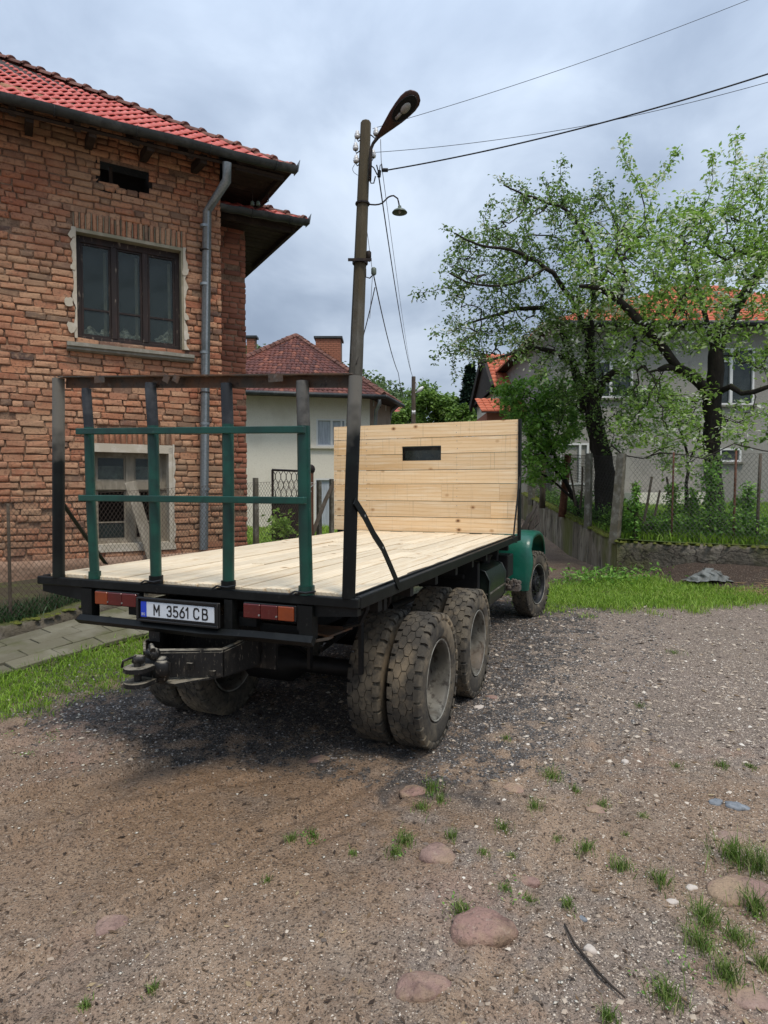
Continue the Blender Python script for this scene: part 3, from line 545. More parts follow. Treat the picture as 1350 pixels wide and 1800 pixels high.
# stones set in the ground
RL = ['large pinkish brown domed stone in the mud, left of the dry twig', 'rounded reddish stone nearest the bottom edge, half sunk in gravel', 'long oval brown stone lying on the mud in mid foreground', 'small grey brown stone right of the long oval stone',
 'big brown stone at the right edge beneath the thick grass clump', 'flat reddish stone almost level with the mud at lower left', 'low brown stone beside the first grass tuft behind the rear wheel', 'thin low reddish stone sliver in the mud behind the wheels', 'small flat reddish stone in front of a grass tuft', 'flat reddish stone in grass near the right edge above the clump',
 'smaller of two blue grey stones lying together on the right', 'larger of two blue grey stones lying together on the right', 'pinkish broken stone just right of the rear wheels', 'pale broken stone just right of the rear wheels', 'small pinkish white pebble beside the big stone at right',
 'flat brown stone just level with the mud behind the truck', 'dark reddish stone at the bottom right corner', 'white crumbly stone under the right hand grass tufts', 'white stone lying beside the dry twig', 'small greenish stone above the dry twig', 'white pebble alone on the gravel in the right middle']
for i, (u, v, wp, hp, kd) in enumerate(ROCKS):
    x, yy, z = ground_point(u, v); d = yy; W_ = wp / F * d; W_ *= .80; hh = max(hp / F * d * .32, .008); nl, nn = 14, 28; vs_ = []
    ph = RNG.uniform(0, 6.28, 6)
    for a in range(nl + 1):
        th = math.pi * a / nl
        for b in range(nn):
            t = 2 * math.pi * b / nn; rr = 1 + .12 * math.sin(2 * t + ph[0]) + .08 * math.sin(3 * t + ph[1]) + .05 * math.sin(5 * t + ph[2] + 2 * th) + RNG.uniform(-.02, .02)
            rr *= 1 + .26 * (float(fbm(np.array(math.cos(t) * 2.2 + ph[4]), np.array(math.sin(t) * 2.2 + math.cos(th) * 2.5 + ph[5]), 4, i)) - .5)
            zz = math.cos(th); zz = math.copysign(abs(zz) ** .62, zz)
            vs_.append((W_ / 2 * rr * math.sin(th) * math.cos(t), W_ / 2 * .8 * rr * math.sin(th) * math.sin(t), hh * (zz + .08 * math.sin(3 * t + ph[3]) * math.sin(th))))
    fs_ = [(a * nn + b, a * nn + (b + 1) % nn, (a + 1) * nn + (b + 1) % nn, (a + 1) * nn + b) for a in range(nl) for b in range(nn)]
    vs_ = [(a, b, c * (1 + .6 * (float(fbm(np.array(a / W_ * 5 + ph[4]), np.array(b / W_ * 5 + ph[5]), 4, i)) - .5))) for a, b, c in vs_]
    fs_ = [f[::-1] for f in fs_]
    mb = MB(); mb.add(vs_, fs_); o = mb.build('stone', M[{'stone': 'stone', 'blue': 'stone_blue', 'white': 'stone_white'}[kd]], None, True, origin=False)
    o.location = (x, yy + W_ * .25, float(ground_z(x, yy)) - hh * .2); o.rotation_euler = (0, 0, random.uniform(-.4, .4))
    tag(o, RL[i], 'stone', 'stones bedded in the yard')

# grass
def blades(name, XY, Z, h, wd, rnd, m, lean=.5, parent=None, label=None, kind='stuff'):
    n = len(XY); a = RNG.uniform(0, 6.28, n); dx, dy = np.cos(a), np.sin(a); ln = h * RNG.uniform(.1, lean * 2, n); l2 = RNG.uniform(0, 6.28, n); lx_, ly_ = np.cos(l2) * ln, np.sin(l2) * ln
    B = np.stack([XY[:, 0], XY[:, 1], Z], -1); W_ = np.stack([dx * wd, dy * wd, 0 * wd], -1)
    mid = B + np.stack([lx_ * .35, ly_ * .35, h * .6], -1); tip = B + np.stack([lx_, ly_, h * RNG.uniform(.75, 1, n)], -1)
    V = np.stack([B - W_ / 2, B + W_ / 2, mid - W_ * .42, mid + W_ * .42, tip], 1).reshape(-1, 3)
    i = 5 * np.arange(n)[:, None]; T = np.concatenate([i + np.array([0, 1, 3]), i + np.array([0, 3, 2]), i + np.array([2, 3, 4])], 0)
    o = np_obj(name, V, T, m, parent, attrs={'rnd': np.repeat(rnd, 5)}, origin=False); tag(o, label, None, None, kind); return o
# strip by the path
XY = np.stack([RNG.uniform(-6.5, -1.5, 120000), RNG.uniform(4.6, 9.5, 120000)], -1); mk = masks(XY[:, 0], XY[:, 1]); XY = XY[(RNG.uniform(0, 1, len(XY)) < mk['gl'] ** 1.3 * .8 * (XY[:, 1] < 8.3))]
hh = RNG.uniform(.02, .06, len(XY)) * (.5 + 1.1 * fbm(XY[:, 0] * 3, XY[:, 1] * 3, 3, 40)); fl = (XY - F0) @ FN; hh *= 1 + .8 * np.exp(-((fl - 1.08) / .1) ** 2)
blades('grass_strip', XY, ground_z(XY[:, 0], XY[:, 1]), hh, RNG.uniform(.004, .012, len(XY)), np.clip(RNG.uniform(0, 1, len(XY)) * .75 + .3 * (fbm(XY[:, 0] * 2, XY[:, 1] * 2, 3, 44) - .4), 0, 1), M['grass'], .6, label='short bright grass and clover beside the paved path')
# verge in front of the garden wall
XY = np.stack([RNG.uniform(2.0, 9.5, 120000), RNG.uniform(8.9, 12.8, 120000)], -1); mk = masks(XY[:, 0], XY[:, 1]); XY = XY[(RNG.uniform(0, 1, len(XY)) < mk['gr'] * .75 * (.5 + fbm(XY[:, 0] * 1.5, XY[:, 1] * 1.5, 3, 3))) & (garden_side(XY[:, 0], XY[:, 1]) < -.05)]
hh = RNG.uniform(.03, .11, len(XY)) * (.35 + 1.2 * fbm(XY[:, 0] * 1.2, XY[:, 1] * 1.2, 3, 50) + .35 * sst(11, 12.3, XY[:, 1]))
blades('grass_verge', XY, ground_z(XY[:, 0], XY[:, 1]), hh, RNG.uniform(.006, .014, len(XY)), np.clip(RNG.uniform(0, .95, len(XY)) + .1 * (XY[:, 1] < 9.8), 0, 1), M['grass'], .6, label='rough bright grass verge below the garden wall')
# tufts in the mud
TF = [(760, 1388, 26, 26), (775, 1405, 16, 16), (512, 1478, 14, 20), (550, 1468, 16, 16), (470, 1545, 10, 14), (710, 1480, 24, 26), (695, 1500, 20, 20), (795, 1470, 16, 20), (885, 1455, 18, 22), (900, 1505, 12, 12), (970, 1365, 30, 22), (1010, 1387, 12, 16), (940, 1420, 20, 20), (1060, 1418, 20, 14),
 (1030, 1500, 24, 24), (1090, 1530, 20, 30), (890, 1568, 14, 16), (1000, 1600, 16, 24), (810, 1605, 22, 30), (1160, 1552, 26, 34), (1290, 1512, 50, 50), (1335, 1530, 30, 60), (1240, 1620, 34, 50), (1230, 1660, 34, 44), (1280, 1720, 34, 56), (1170, 1750, 36, 44), (1325, 1600, 30, 50), (1070, 1790, 22, 26), (1130, 1440, 12, 10), (1185, 1150, 14, 10), (1270, 1350, 18, 14), (1320, 1350, 16, 10), (1125, 1242, 12, 10), (890, 1300, 14, 10), (1190, 1350, 14, 8), (150, 1770, 14, 16), (270, 1740, 14, 18), (980, 1470, 14, 10), (1100, 1470, 10, 8), (850, 1500, 14, 14), (620, 1500, 12, 12), (930, 1580, 16, 14), (740, 1420, 22, 20), (1295, 1650, 30, 30), (1340, 1700, 20, 40)]
A_ = []; B_ = []; 
for u, v, r, hpx in TF:
    x, yy, z = ground_point(u, v); s = yy / F; n = int(16 + r * 5.0)
    rr = np.abs(RNG.normal(0, .5, n)) * r * s; th = RNG.uniform(0, 6.28, n)
    A_.append(np.stack([x + rr * np.cos(th), yy + rr * np.sin(th) * 1.3], -1)); B_.append(RNG.uniform(.35, 1.05, n) * hpx * s * .95)
XY = np.concatenate(A_); hh = np.concatenate(B_)
blades('grass_tufts', XY, ground_z(XY[:, 0], XY[:, 1]) - .003, hh, RNG.uniform(.0022, .0048, len(XY)), RNG.uniform(0, .999, len(XY)), M['tuft'], .55, label='sparse green grass tufts growing through the mud')

# ------------------------------------------------------------------ leafy plants
def edges_mesh(P0, P1, R0, R1, k=3):
    d = P1 - P0; l = np.linalg.norm(d, axis=1, keepdims=True) + 1e-9; d = d / l
    ref = np.where(np.abs(d[:, 2:3]) < .9, np.array([[0, 0, 1.]]), np.array([[1., 0, 0]])); x = np.cross(d, ref); x /= np.linalg.norm(x, axis=1, keepdims=True) + 1e-9; y = np.cross(d, x)
    V = []
    for P, R in ((P0, R0), (P1, R1)):
        for j in range(k):
            a = 2 * math.pi * j / k; V.append(P + (x * math.cos(a) + y * math.sin(a)) * R[:, None])
    V = np.stack(V, 1); n = len(P0); q = [[j, (j + 1) % k, k + (j + 1) % k, k + j] for j in range(k)]
    return V.reshape(-1, 3), (np.array(q)[None] + 2 * k * np.arange(n)[:, None, None]).reshape(-1, 4)
def leaves_mesh(P, L_, droop=.3, width=.5, fold=.25):
    n = len(P); d = RNG.normal(0, 1, (n, 3)); d[:, 2] = d[:, 2] * .6 - droop; d /= np.linalg.norm(d, axis=1, keepdims=True)
    ref = RNG.normal(0, 1, (n, 3)) * .5 + np.array([0, 0, 1]); x = np.cross(d, ref); x /= np.linalg.norm(x, axis=1, keepdims=True) + 1e-9; nn = np.cross(x, d)
    L_ = L_[:, None]; w_ = L_ * width * .5
    V = np.stack([P, P + d * L_ * .5 + x * w_ + nn * L_ * fold * .5, P + d * L_, P + d * L_ * .5 - x * w_ + nn * L_ * fold * .5], 1).reshape(-1, 3)
    i = 4 * np.arange(n)[:, None]; return V, np.concatenate([i + np.array([0, 1, 2]), i + np.array([0, 2, 3])], 0)
def spline(P, step):
    P = [np.array(p, float) for p in P]; o = []
    for i in range(len(P) - 1):
        p0, p1, p2, p3 = P[max(i - 1, 0)], P[i], P[i + 1], P[min(i + 2, len(P) - 1)]; k = max(1, int(np.linalg.norm((p2 - p1)[:3]) / step))
        for j in range(k):
            t = j / k; o.append(.5 * ((2 * p1) + (p2 - p0) * t + (2 * p0 - 5 * p1 + 4 * p2 - p3) * t * t + (3 * p1 - p0 - 3 * p2 + p3) * t ** 3))
    o.append(P[-1]); return np.array(o)
def tree(name, label, cat, depth, limbs, blobs, leafm, leaf=.075, per=9, group=None, shoots=(), jitter=.085, dsp=1.0, bark='bark', rmax=.05, tone=0.0):
    """limbs: [(u, v, depth offset, radius px), ...]; blobs: (u, v, ru, rv, count[, depth offset]) twigs reach into them"""
    b0 = limbs[0][0]; base = pt(b0[0], b0[1], depth + b0[2]); root = thing(name, label, cat, base.tolist(), 0, group)
    px_m = depth / F; mb = MB(); mbt = MB(); N_ = []; 
    for li, lb in enumerate(limbs):
        Q_ = spline([np.append(pt(u, v, depth + dd), r * px_m * .86) for u, v, dd, r in lb], .22)
        if li == 0: Q_[0, 3] *= 1.35
        Q_[1:-1, :3] += RNG.normal(0, .012, (len(Q_) - 2, 3))
        (mb if li == 0 else mbt).tube([q[:3] for q in Q_], [float(q[3]) for q in Q_], 11 if li == 0 else 8, jit=.10); N_.append(Q_[(2 if li == 0 else 0):, :3])
    pos = np.concatenate(N_); nsk = len(pos); A = []
    for bl in blobs:
        u, v, ru, rv, n = bl[:5]; do = bl[5] if len(bl) > 5 else 0
        for _ in range(n):
            r = RNG.uniform(0, 1) ** .42; t = RNG.uniform(0, 6.28); A.append(pt(u + ru * r * math.cos(t), v + rv * r * math.sin(t), depth + do + RNG.normal(0, .55) * dsp * ru * px_m))
    LP = []; PAR = list(range(nsk)); posl = np.zeros((nsk + len(A) * 9 + 2000, 3)); posl[:nsk] = pos; cnt = nsk; par = -np.ones(len(posl), int)
    if A:
        A = np.array(A); dm = np.array([np.min(np.linalg.norm(pos - a, axis=1)) for a in A]); order = np.argsort(dm)
        for ai in order:
            a = A[ai]; dd = np.linalg.norm(posl[:cnt] - a, axis=1); j = int(np.argmin(dd)); L_ = dd[j]; k = min(8, max(1, int(L_ / .16))); p0 = posl[j].copy(); prev = j
            side = RNG.normal(0, .10 * L_, 3)
            for q in range(1, k + 1):
                t = q / k; p = p0 + (a - p0) * t + side * math.sin(math.pi * t) + RNG.normal(0, .012, 3); posl[cnt] = p; par[cnt] = prev; prev = cnt; cnt += 1
    for sh in shoots:                       # long upright shoots, leafy all along
        Q_ = spline([pt(u, v, depth + dd) for u, v, dd in sh], .09); dd = np.linalg.norm(posl[:cnt] - Q_[0], axis=1); prev = int(np.argmin(dd))
        for p in Q_:
            if cnt >= len(posl): break
            posl[cnt] = p + RNG.normal(0, .01, 3); par[cnt] = prev; prev = cnt; cnt += 1
    par = par[:cnt]; posl = posl[:cnt]; w_ = np.ones(cnt)
    for i in range(cnt - 1, nsk - 1, -1):
        if par[i] >= 0: w_[par[i]] += w_[i]
    r_ = np.minimum(.0035 * w_ ** .42, rmax); I = np.arange(nsk, cnt); 
    V, Fq = edges_mesh(posl[par[I]], posl[I], np.minimum(r_[par[I]], r_[I] * 1.35), r_[I], 4)
    mb.build('trunk', M[bark], root, True)
    if len(mbt.v): mbt.build('limbs', M[bark], root, True)
    o = np_obj('twigs', V, Fq, M['twig'], root, True); o['kind'] = 'stuff'
    tips = I[w_[I] <= 14]; n = len(tips) * per; Pn = np.repeat(posl[tips], per, 0) + RNG.normal(0, jitter, (n, 3)) * np.array([1, 1, .85]); print(name, 'leaves', n)
    clump = fbm(Pn[:, 0] * 1.6 + 40, Pn[:, 2] * 1.6, 3, 7) - .5
    V, T = leaves_mesh(Pn, leaf * RNG.uniform(.55, 1.25, n)); rn = np.clip(RNG.uniform(0, 1, n) * .9 + clump * .7 + .05 + tone, 0, .999)
    o = np_obj('crown', V, T, leafm, root, attrs={'rnd': np.repeat(rn, 4)}); o['kind'] = 'stuff'
    return root

LA = [[(1264, 950, 0, 21), (1262, 925, 0, 19), (1257, 870, 0, 17), (1252, 800, .1, 16), (1253, 715, .1, 17), (1257, 650, 0, 16), (1260, 612, 0, 13)],
 [(1250, 700, 0, 12), (1222, 665, -.3, 11), (1190, 645, -.4, 9), (1158, 650, -.5, 5)],
 [(1196, 652, -.4, 9), (1180, 628, -.5, 8.5), (1154, 597, -.6, 8.5), (1126, 566, -.7, 8), (1089, 528, -.8, 7), (1056, 507, -.8, 5.5), (1019, 503, -.9, 3.5)],
 [(1260, 620, 0, 13), (1275, 575, .2, 12), (1299, 533, .4, 11), (1327, 487, .6, 9.5), (1352, 452, .8, 8), (1390, 390, 1.0, 5)],
 [(1345, 463, .7, 6), (1322, 447, .5, 5), (1294, 447, .3, 4), (1275, 459, .2, 2.5), (1240, 430, 0, 2)],
 [(1262, 690, 0, 7), (1285, 680, -.3, 6), (1303, 692, -.5, 5.5), (1350, 680, -.8, 4), (1400, 660, -1, 3)],
 [(1089, 528, -.8, 4), (1100, 480, -.6, 3.5), (1085, 440, -.5, 2.5), (1100, 390, -.4, 2)],
 [(1158, 600, -.6, 4), (1190, 540, -.3, 3.5), (1210, 480, 0, 3), (1200, 420, .2, 2)],
 [(1262, 640, 0, 6), (1240, 560, .6, 5), (1225, 480, 1.0, 4), (1250, 400, 1.2, 2.5)]]
tree('apple_tree', 'old mossy apple tree with forked dark trunk, standing right of the concrete corner post', 'tree', 14.2, LA,
 [(1250, 440, 105, 75, 150), (1150, 480, 110, 80, 190), (1330, 400, 70, 90, 130), (1200, 560, 95, 60, 130), (1320, 590, 60, 70, 60), (1180, 410, 90, 50, 80), (1060, 450, 70, 60, 70), (1150, 740, 70, 50, 80, -.3), (1215, 790, 70, 40, 40, -.3), (1320, 740, 60, 50, 40, -.6), (1200, 690, 60, 40, 40, -.4), (1120, 600, 60, 50, 60, -.4), (1120, 680, 50, 40, 26), (1400, 480, 80, 120, 100), (1040, 520, 60, 40, 40), (1130, 520, 80, 45, 50, -.4), (1230, 500, 80, 50, 60, -.5), (1320, 490, 60, 60, 60, -.3)],
 M['leaf_apple'], .12, 13, 'apple trees in the garden', tone=.10,
 shoots=[((1140, 420, 0), (1125, 330, 0), (1100, 285, 0), (1096, 245, 0)), ((1125, 335, 0), (1160, 310, .1), (1188, 270, .1)), ((1230, 380, 0), (1250, 330, 0), (1252, 268, 0)), ((1270, 390, .3), (1290, 320, .3), (1294, 240, .3)), ((1275, 380, .3), (1312, 330, .3), (1320, 290, .3)), ((1340, 370, .3), (1335, 320, .3), (1345, 270, .3)), ((1210, 400, 0), (1215, 360, 0), (1205, 340, 0)), ((1125, 420, 0), (1140, 370, 0), (1150, 340, 0))])
LB = [[(1067, 938, 0, 26), (1065, 890, 0, 23), (1061, 820, 0, 20), (1051, 770, 0, 18), (1042, 720, 0, 17), (1036, 690, 0, 14)],
 [(1030, 720, 0, 12), (1020, 680, .2, 10), (1008, 640, .4, 8), (990, 590, .5, 6), (963, 545, .3, 5), (907, 543, 0, 4), (860, 557, -.3, 2.5), (820, 570, -.5, 1.6)],
 [(1038, 695, 0, 13), (1038, 650, 0, 11), (1036, 600, 0, 9), (1042, 540, -.1, 7), (1042, 454, -.2, 5), (1023, 407, -.3, 4), (1000, 375, -.4, 3.2), (963, 356, -.5, 2.6), (921, 342, -.6, 2), (885, 325, -.7, 1.4)],
 [(1046, 700, 0, 12), (1058, 673, -.2, 10), (1082, 652, -.3, 7.5), (1110, 628, -.4, 6), (1118, 600, -.4, 4), (1100, 560, -.4, 3)],
 [(1008, 640, .3, 6), (970, 618, -.1, 5), (925, 612, -.4, 4), (880, 628, -.7, 2.8), (840, 640, -.9, 1.8)],
 [(1036, 600, 0, 6), (1000, 520, -.5, 5), (960, 470, -.9, 4), (900, 440, -1.1, 3), (840, 430, -1.2, 2), (800, 410, -1.3, 1.4)],
 [(1042, 520, 0, 5), (1080, 450, .4, 4), (1085, 400, .6, 3), (1060, 350, .7, 2)],
 [(960, 470, -.9, 3), (900, 500, -1.2, 2.5), (840, 500, -1.3, 2), (790, 480, -1.4, 1.5)]]
tree('apple_tree', 'older apple tree with thick leaning trunk and wide drooping crown left of the corner post', 'tree', 15.8, LB,
 [(950, 400, 90, 55, 130), (880, 450, 75, 60, 130), (850, 540, 70, 60, 130), (960, 500, 100, 70, 190), (870, 605, 75, 35, 85), (1030, 570, 80, 60, 120), (1050, 640, 70, 35, 60), (960, 590, 70, 40, 70), (1040, 390, 80, 55, 90), (960, 345, 70, 25, 35), (800, 470, 30, 50, 26), (1070, 700, 70, 40, 60, -.4), (1010, 720, 50, 40, 50, -.3), (1000, 650, 60, 40, 60, -.3), (1090, 760, 50, 35, 30, -.5)],
 M['leaf_apple_grey'], .11, 12, 'apple trees in the garden',
 shoots=[((1000, 380, 0), (988, 330, 0), (985, 282, 0)), ((930, 345, -.3), (905, 320, -.3), (878, 316, -.3)), ((820, 420, -1), (800, 410, -1), (782, 403, -1)), ((830, 480, -1), (795, 470, -1), (784, 462, -1)), ((815, 470, -1), (795, 500, -1), (760, 512, -1), (728, 516, -1)), ((830, 560, -1), (790, 585, -1), (762, 582, -1)), ((830, 590, -1), (785, 610, -1), (764, 634, -1)), ((800, 480, -1), (790, 455, -1)), ((870, 620, -.5), (800, 618, -.6), (802, 665, -.6)), ((1060, 370, 0), (1050, 320, 0), (1052, 305, 0)), ((1020, 380, 0), (1060, 345, 0), (1072, 320, 0)), ((960, 360, 0), (965, 325, 0), (955, 312, 0)), ((860, 420, -1), (850, 385, -1), (870, 350, -1)), ((840, 440, -1), (815, 425, -1), (795, 430, -1))])
# shrub and self-sown sapling
tree('elder_shrub', 'bright green leafy shrub hanging over the fence right of the wooden headboard', 'shrub', 17.0,
 [[(1024, 915, 0, 4.6), (1006, 870, 0, 4.2), (975, 800, 0, 3.5), (955, 740, 0, 3), (940, 700, 0, 2)], [(968, 800, 0, 3), (985, 740, 0, 2.5), (990, 690, 0, 2)], [(1000, 858, 0, 3), (955, 800, 0, 2.5), (930, 760, -.2, 2)], [(1010, 880, 0, 3), (965, 840, 0, 2), (925, 820, 0, 1.5)]],
 [(940, 710, 55, 45, 110), (975, 740, 50, 50, 90), (925, 770, 40, 50, 60), (955, 810, 45, 40, 70), (900, 690, 30, 30, 26), (1000, 700, 40, 40, 40)], M['leaf_bush'], .15, 16, tone=.2)
tree('young_tree', 'slender young fruit tree with a forked stem in front of the grey house', 'tree', 17.5,
 [[(1205, 922, 0, 4.4), (1205, 900, 0, 4), (1207, 850, 0, 3.6), (1210, 810, 0, 3), (1203, 780, 0, 2.4), (1190, 740, 0, 2)], [(1210, 815, 0, 2.6), (1225, 780, 0, 2), (1232, 750, 0, 1.5)]],
 [(1180, 730, 55, 40, 50), (1150, 700, 50, 30, 26), (1225, 760, 30, 30, 16)], M['leaf_apple'], .14, 10, tone=.15)

# small broad-leaved weeds among the tufts
W0 = []
for u, v in ((812, 1600), (890, 1566), (1100, 1525), (1240, 1640), (1150, 1745), (1320, 1600), (1210, 1700), (760, 1392), (540, 1470), (1290, 1570), (700, 1490), (20, 1290), (60, 1260), (120, 1240), (45, 1330), (150, 1215), (90, 1300)):
    x, yy, z = ground_point(u, v, 4); n = 26
    for _ in range(n): W0.append((x + random.gauss(0, .035), yy + random.gauss(0, .05), 0))
W0 = np.array(W0); W0[:, 2] = ground_z(W0[:, 0], W0[:, 1]) + RNG.uniform(.002, .016, len(W0)); V, T = leaves_mesh(W0, RNG.uniform(.008, .024, len(W0)), -.1, .5)
tag(np_obj('yard_weeds', V, T, M['leaf_bush'], attrs={'rnd': np.repeat(RNG.uniform(.1, .999, len(W0)), 4)}, origin=False), 'small broad leaved weeds scattered over the muddy yard', kind='stuff')

# ------------------------------------------------------------------ walled garden
XY0 = np.array([GC, GC + GRD * 16, GC + GRD * 16 + np.array([0, 26]), GB + GBD * 12])
xs = np.linspace(0, 1, 60); gx = []
for a in xs:
    L0 = GC * (1 - a) + (GB + GBD * 14) * a; L1 = (GC + GRD * 16) * (1 - a) + (GC + GRD * 16 + np.array([2, 28])) * a; gx.append([L0 * (1 - b) + L1 * b for b in xs])
gx = np.array(gx); gz = garden_z(gx[..., 0], gx[..., 1]); idx = np.arange(3600).reshape(60, 60); Q = np.stack([idx[:-1, :-1], idx[:-1, 1:], idx[1:, 1:], idx[1:, :-1]], -1).reshape(-1, 4)
M['lawn'] = mat('lawn', (.075, .11, .025), .95, layers=[('noise', 2, (.05, .07, .02), .45, .65), ('noise', 12, (.12, .17, .04), .5, .7)], bumps=[('noise', 30, 1, .03)], space='World')
g = np_obj('garden_ground', np.concatenate([gx, gz[..., None]], -1).reshape(-1, 3), Q, M['lawn'], smooth=True, origin=False); tag(g, kind='structure')
n = 90000; yy = 12 * (28 / 12) ** RNG.uniform(0, 1, n); XY = np.stack([yy * RNG.uniform(.2, .75, n), yy], -1); gs = garden_side(XY[:, 0], XY[:, 1]); XY = XY[gs > .12]
blades('garden_grass', XY, garden_z(XY[:, 0], XY[:, 1]), RNG.uniform(.06, .24, len(XY)), RNG.uniform(.010, .024, len(XY)), np.clip(RNG.uniform(0, .9, len(XY)) - .1, 0, 1), M['grass'], .5, label='tall green grass in the walled garden')

def wall_run(name, label, A, B, za, zb, thick, m, parent, bury=.5, n=40, rough=.025, inward=None, steps=8):
    """a rough wall: one closed mesh, its faces uneven"""
    d = (B - A) / np.linalg.norm(B - A); nrm = np.array([d[1], -d[0]]) if inward is None else inward; V = []; L_ = np.linalg.norm(B - A)
    prof = [(0, k / steps) for k in range(steps + 1)] + [(1, 1), (1, 0)]
    for i in range(n + 1):
        t = i / n; p = A + d * L_ * t; top = za + (zb - za) * t + .02 * math.sin(i * 1.7) + RNG.uniform(-.012, .012); bot = float(base_z(p[0], p[1])) - bury
        for (s_, h_) in prof:
            q = p + nrm * thick * s_; o_ = RNG.uniform(-rough, rough) if (s_ == 0 and h_ < 1) else 0; V.append((q[0] - nrm[0] * o_, q[1] - nrm[1] * o_, bot + (top - bot) * h_))
    k = len(prof); fs = [(i * k + j, i * k + (j + 1) % k, (i + 1) * k + (j + 1) % k, (i + 1) * k + j) for i in range(n) for j in range(k)]
    fs += [tuple(range(k)), tuple(n * k + j for j in range(k - 1, -1, -1))]
    mb = MB(); mb.add(V, fs); return mb.build(name, m, parent, True)
gw = thing('garden_wall', 'low weathered concrete retaining wall topped with moss around the raised garden', 'wall', (GC[0], GC[1], 0))
o = wall_run('side_wall', '', GC, GB + GBD * 3, .80, 2.05, .28, M['retaining'], gw, n=110, inward=np.array([GBD[1], -GBD[0]]), rough=.018)
o = wall_run('front_wall', '', GC + GRD * .005, GC + GRD * 9, .78, .84, .30, M['old_wall'], gw, n=110, inward=np.array([-GRD[1], GRD[0]]), rough=.03)
# moss cushions along the coping
V_ = []; XYm = []
for i in range(2600):
    t = abs(random.gauss(0, 6)) if i % 3 else random.uniform(0, 11); side = i % 5 != 0
    if side: p = GC + GBD * t + np.array([GBD[1], -GBD[0]]) * random.uniform(-.03, .27); z = .80 + 1.25 * t / (np.linalg.norm(GB - GC) + 3)
    else: p = GC + GRD * random.uniform(0, 8) + np.array([-GRD[1], GRD[0]]) * random.uniform(-.01, .28); z = .79
    XYm.append((p[0], p[1], z + .005))
XYm = np.array(XYm); n = len(XYm); k = 6; sz = RNG.uniform(.02, .06, n); ang = np.arange(k) * 2 * math.pi / k
ring = np.stack([np.cos(ang), np.sin(ang), -.25 * np.ones(k)], -1); top = np.array([[0, 0, .75]]); Bv = np.concatenate([ring, ring * .7 + [0, 0, .6], top]); V = Bv[None] * sz[:, None, None] * RNG.uniform(.8, 1.2, (n, 13, 1)) + XYm[:, None, :]
T = []
for j in range(k): T += [[j, (j + 1) % k, k + (j + 1) % k], [j, k + (j + 1) % k, k + j], [k + j, k + (j + 1) % k, 12]]
o = np_obj('moss', V.reshape(-1, 3), (np.array(T)[None] + 13 * np.arange(n)[:, None, None]).reshape(-1, 3), M['moss'], gw, True); o['kind'] = 'stuff'

def wire_mesh(A, B, zb0, zb1, zt0, zt1, pitch, r, m, parent, name='wire_mesh'):
    """diamond mesh between A and B: two families of crossing wires, slightly slack"""
    L_ = float(np.linalg.norm(B - A)); d = (B - A) / L_; nr_ = np.array([d[1], -d[0]]); P0 = []; P1 = []; Hh = (zt0 - zb0 + zt1 - zb1) / 2; st = pitch * 1.0
    def P(s, h):
        t = s / L_; z = zb0 + (zb1 - zb0) * t + (zt0 - zb0 + ((zt1 - zb1) - (zt0 - zb0)) * t) * h; bow = .02 * math.sin(s * 2.1) * math.sin(h * 3.1); q = A + d * s + nr_ * bow; return (q[0], q[1], z)
    slope = .75; k = int((L_ + Hh * slope) / st)
    for fam in (1, -1):
        for i in range(-1, k + 1):
            s0 = i * st - (Hh * slope if fam > 0 else 0) + (0 if fam > 0 else 0); seg = 8
            for j in range(seg):
                h0, h1 = j / seg, (j + 1) / seg; a, b = s0 + fam * Hh * slope * h0 + (0 if fam > 0 else 0), s0 + fam * Hh * slope * h1
                if min(a, b) >= 0 and max(a, b) <= L_: P0.append(P(a, h0)); P1.append(P(b, h1))
    for h in (0.0, 1.0):
        for j in range(20): P0.append(P(L_ * j / 20, h)); P1.append(P(L_ * (j + 1) / 20, h))
    P0 = np.array(P0); P1 = np.array(P1); V, Fq = edges_mesh(P0, P1, np.full(len(P0), r), np.full(len(P0), r), 3); o = np_obj(name, V, Fq, m, parent); o['kind'] = 'stuff'; return o
def post(mb, x, y, z0, z1, w_, lean=(0, 0), n=4, taper=.85, rot=0.0):
    P_ = [(x + lean[0] * t, y + lean[1] * t, z0 + (z1 - z0) * t) for t in (0, .33, .66, 1)]
    mb.tube(P_, [w_ / 2 * (1.2 if n == 4 else 1) * (1 - (1 - taper) * t) for t in (0, .33, .66, 1)], n, jit=.04)
gf = thing('garden_fence', 'sagging diamond mesh fence on mixed concrete, timber and iron posts above the garden wall', 'fence', (GC[0], GC[1], .8))
bs = np.array([GBD[1], -GBD[0]]); gq = np.array([-GRD[1], GRD[0]])
A0 = GC + bs * .14 + gq * .14
wire_mesh(A0, A0 + GRD * 9, .82, .9, 2.56, 2.6, .080, .0032, M['wire_grey'], gf)
wire_mesh(A0, A0 + GBD * 12, .84, 1.95, 2.56, 3.35, .10, .0040, M['wire_dark'], gf)
def fpost(u, v0, v1, y, wpx, m, n=4, lean=(0, 0), label=None, nm='post'):
    a = pt(u, v0, y); b = pt(u, v1, y); mb = MB(); post(mb, a[0], a[1], a[2] - .06, b[2], wpx / F * y, lean, n); o = mb.build(nm, M[m], gf, n > 4); 
    if label: o['label'] = label
    return o
fpost(1080, 950, 797, 13.15, 17, 'concrete_post', 4, (.13, 0), 'thick leaning concrete corner post')
fpost(1033, 925, 797, 15.0, 12, 'concrete_post', 4, (.02, 0), 'grey concrete post')
fpost(988, 905, 800, 17.2, 14, 'rust', 6, (.14, 0), 'reddish brown timber post')
fpost(953, 890, 800, 19.2, 11, 'stake', 6, (.03, 0)); fpost(934, 885, 805, 21.5, 11, 'concrete_post', 4, (.02, 0))
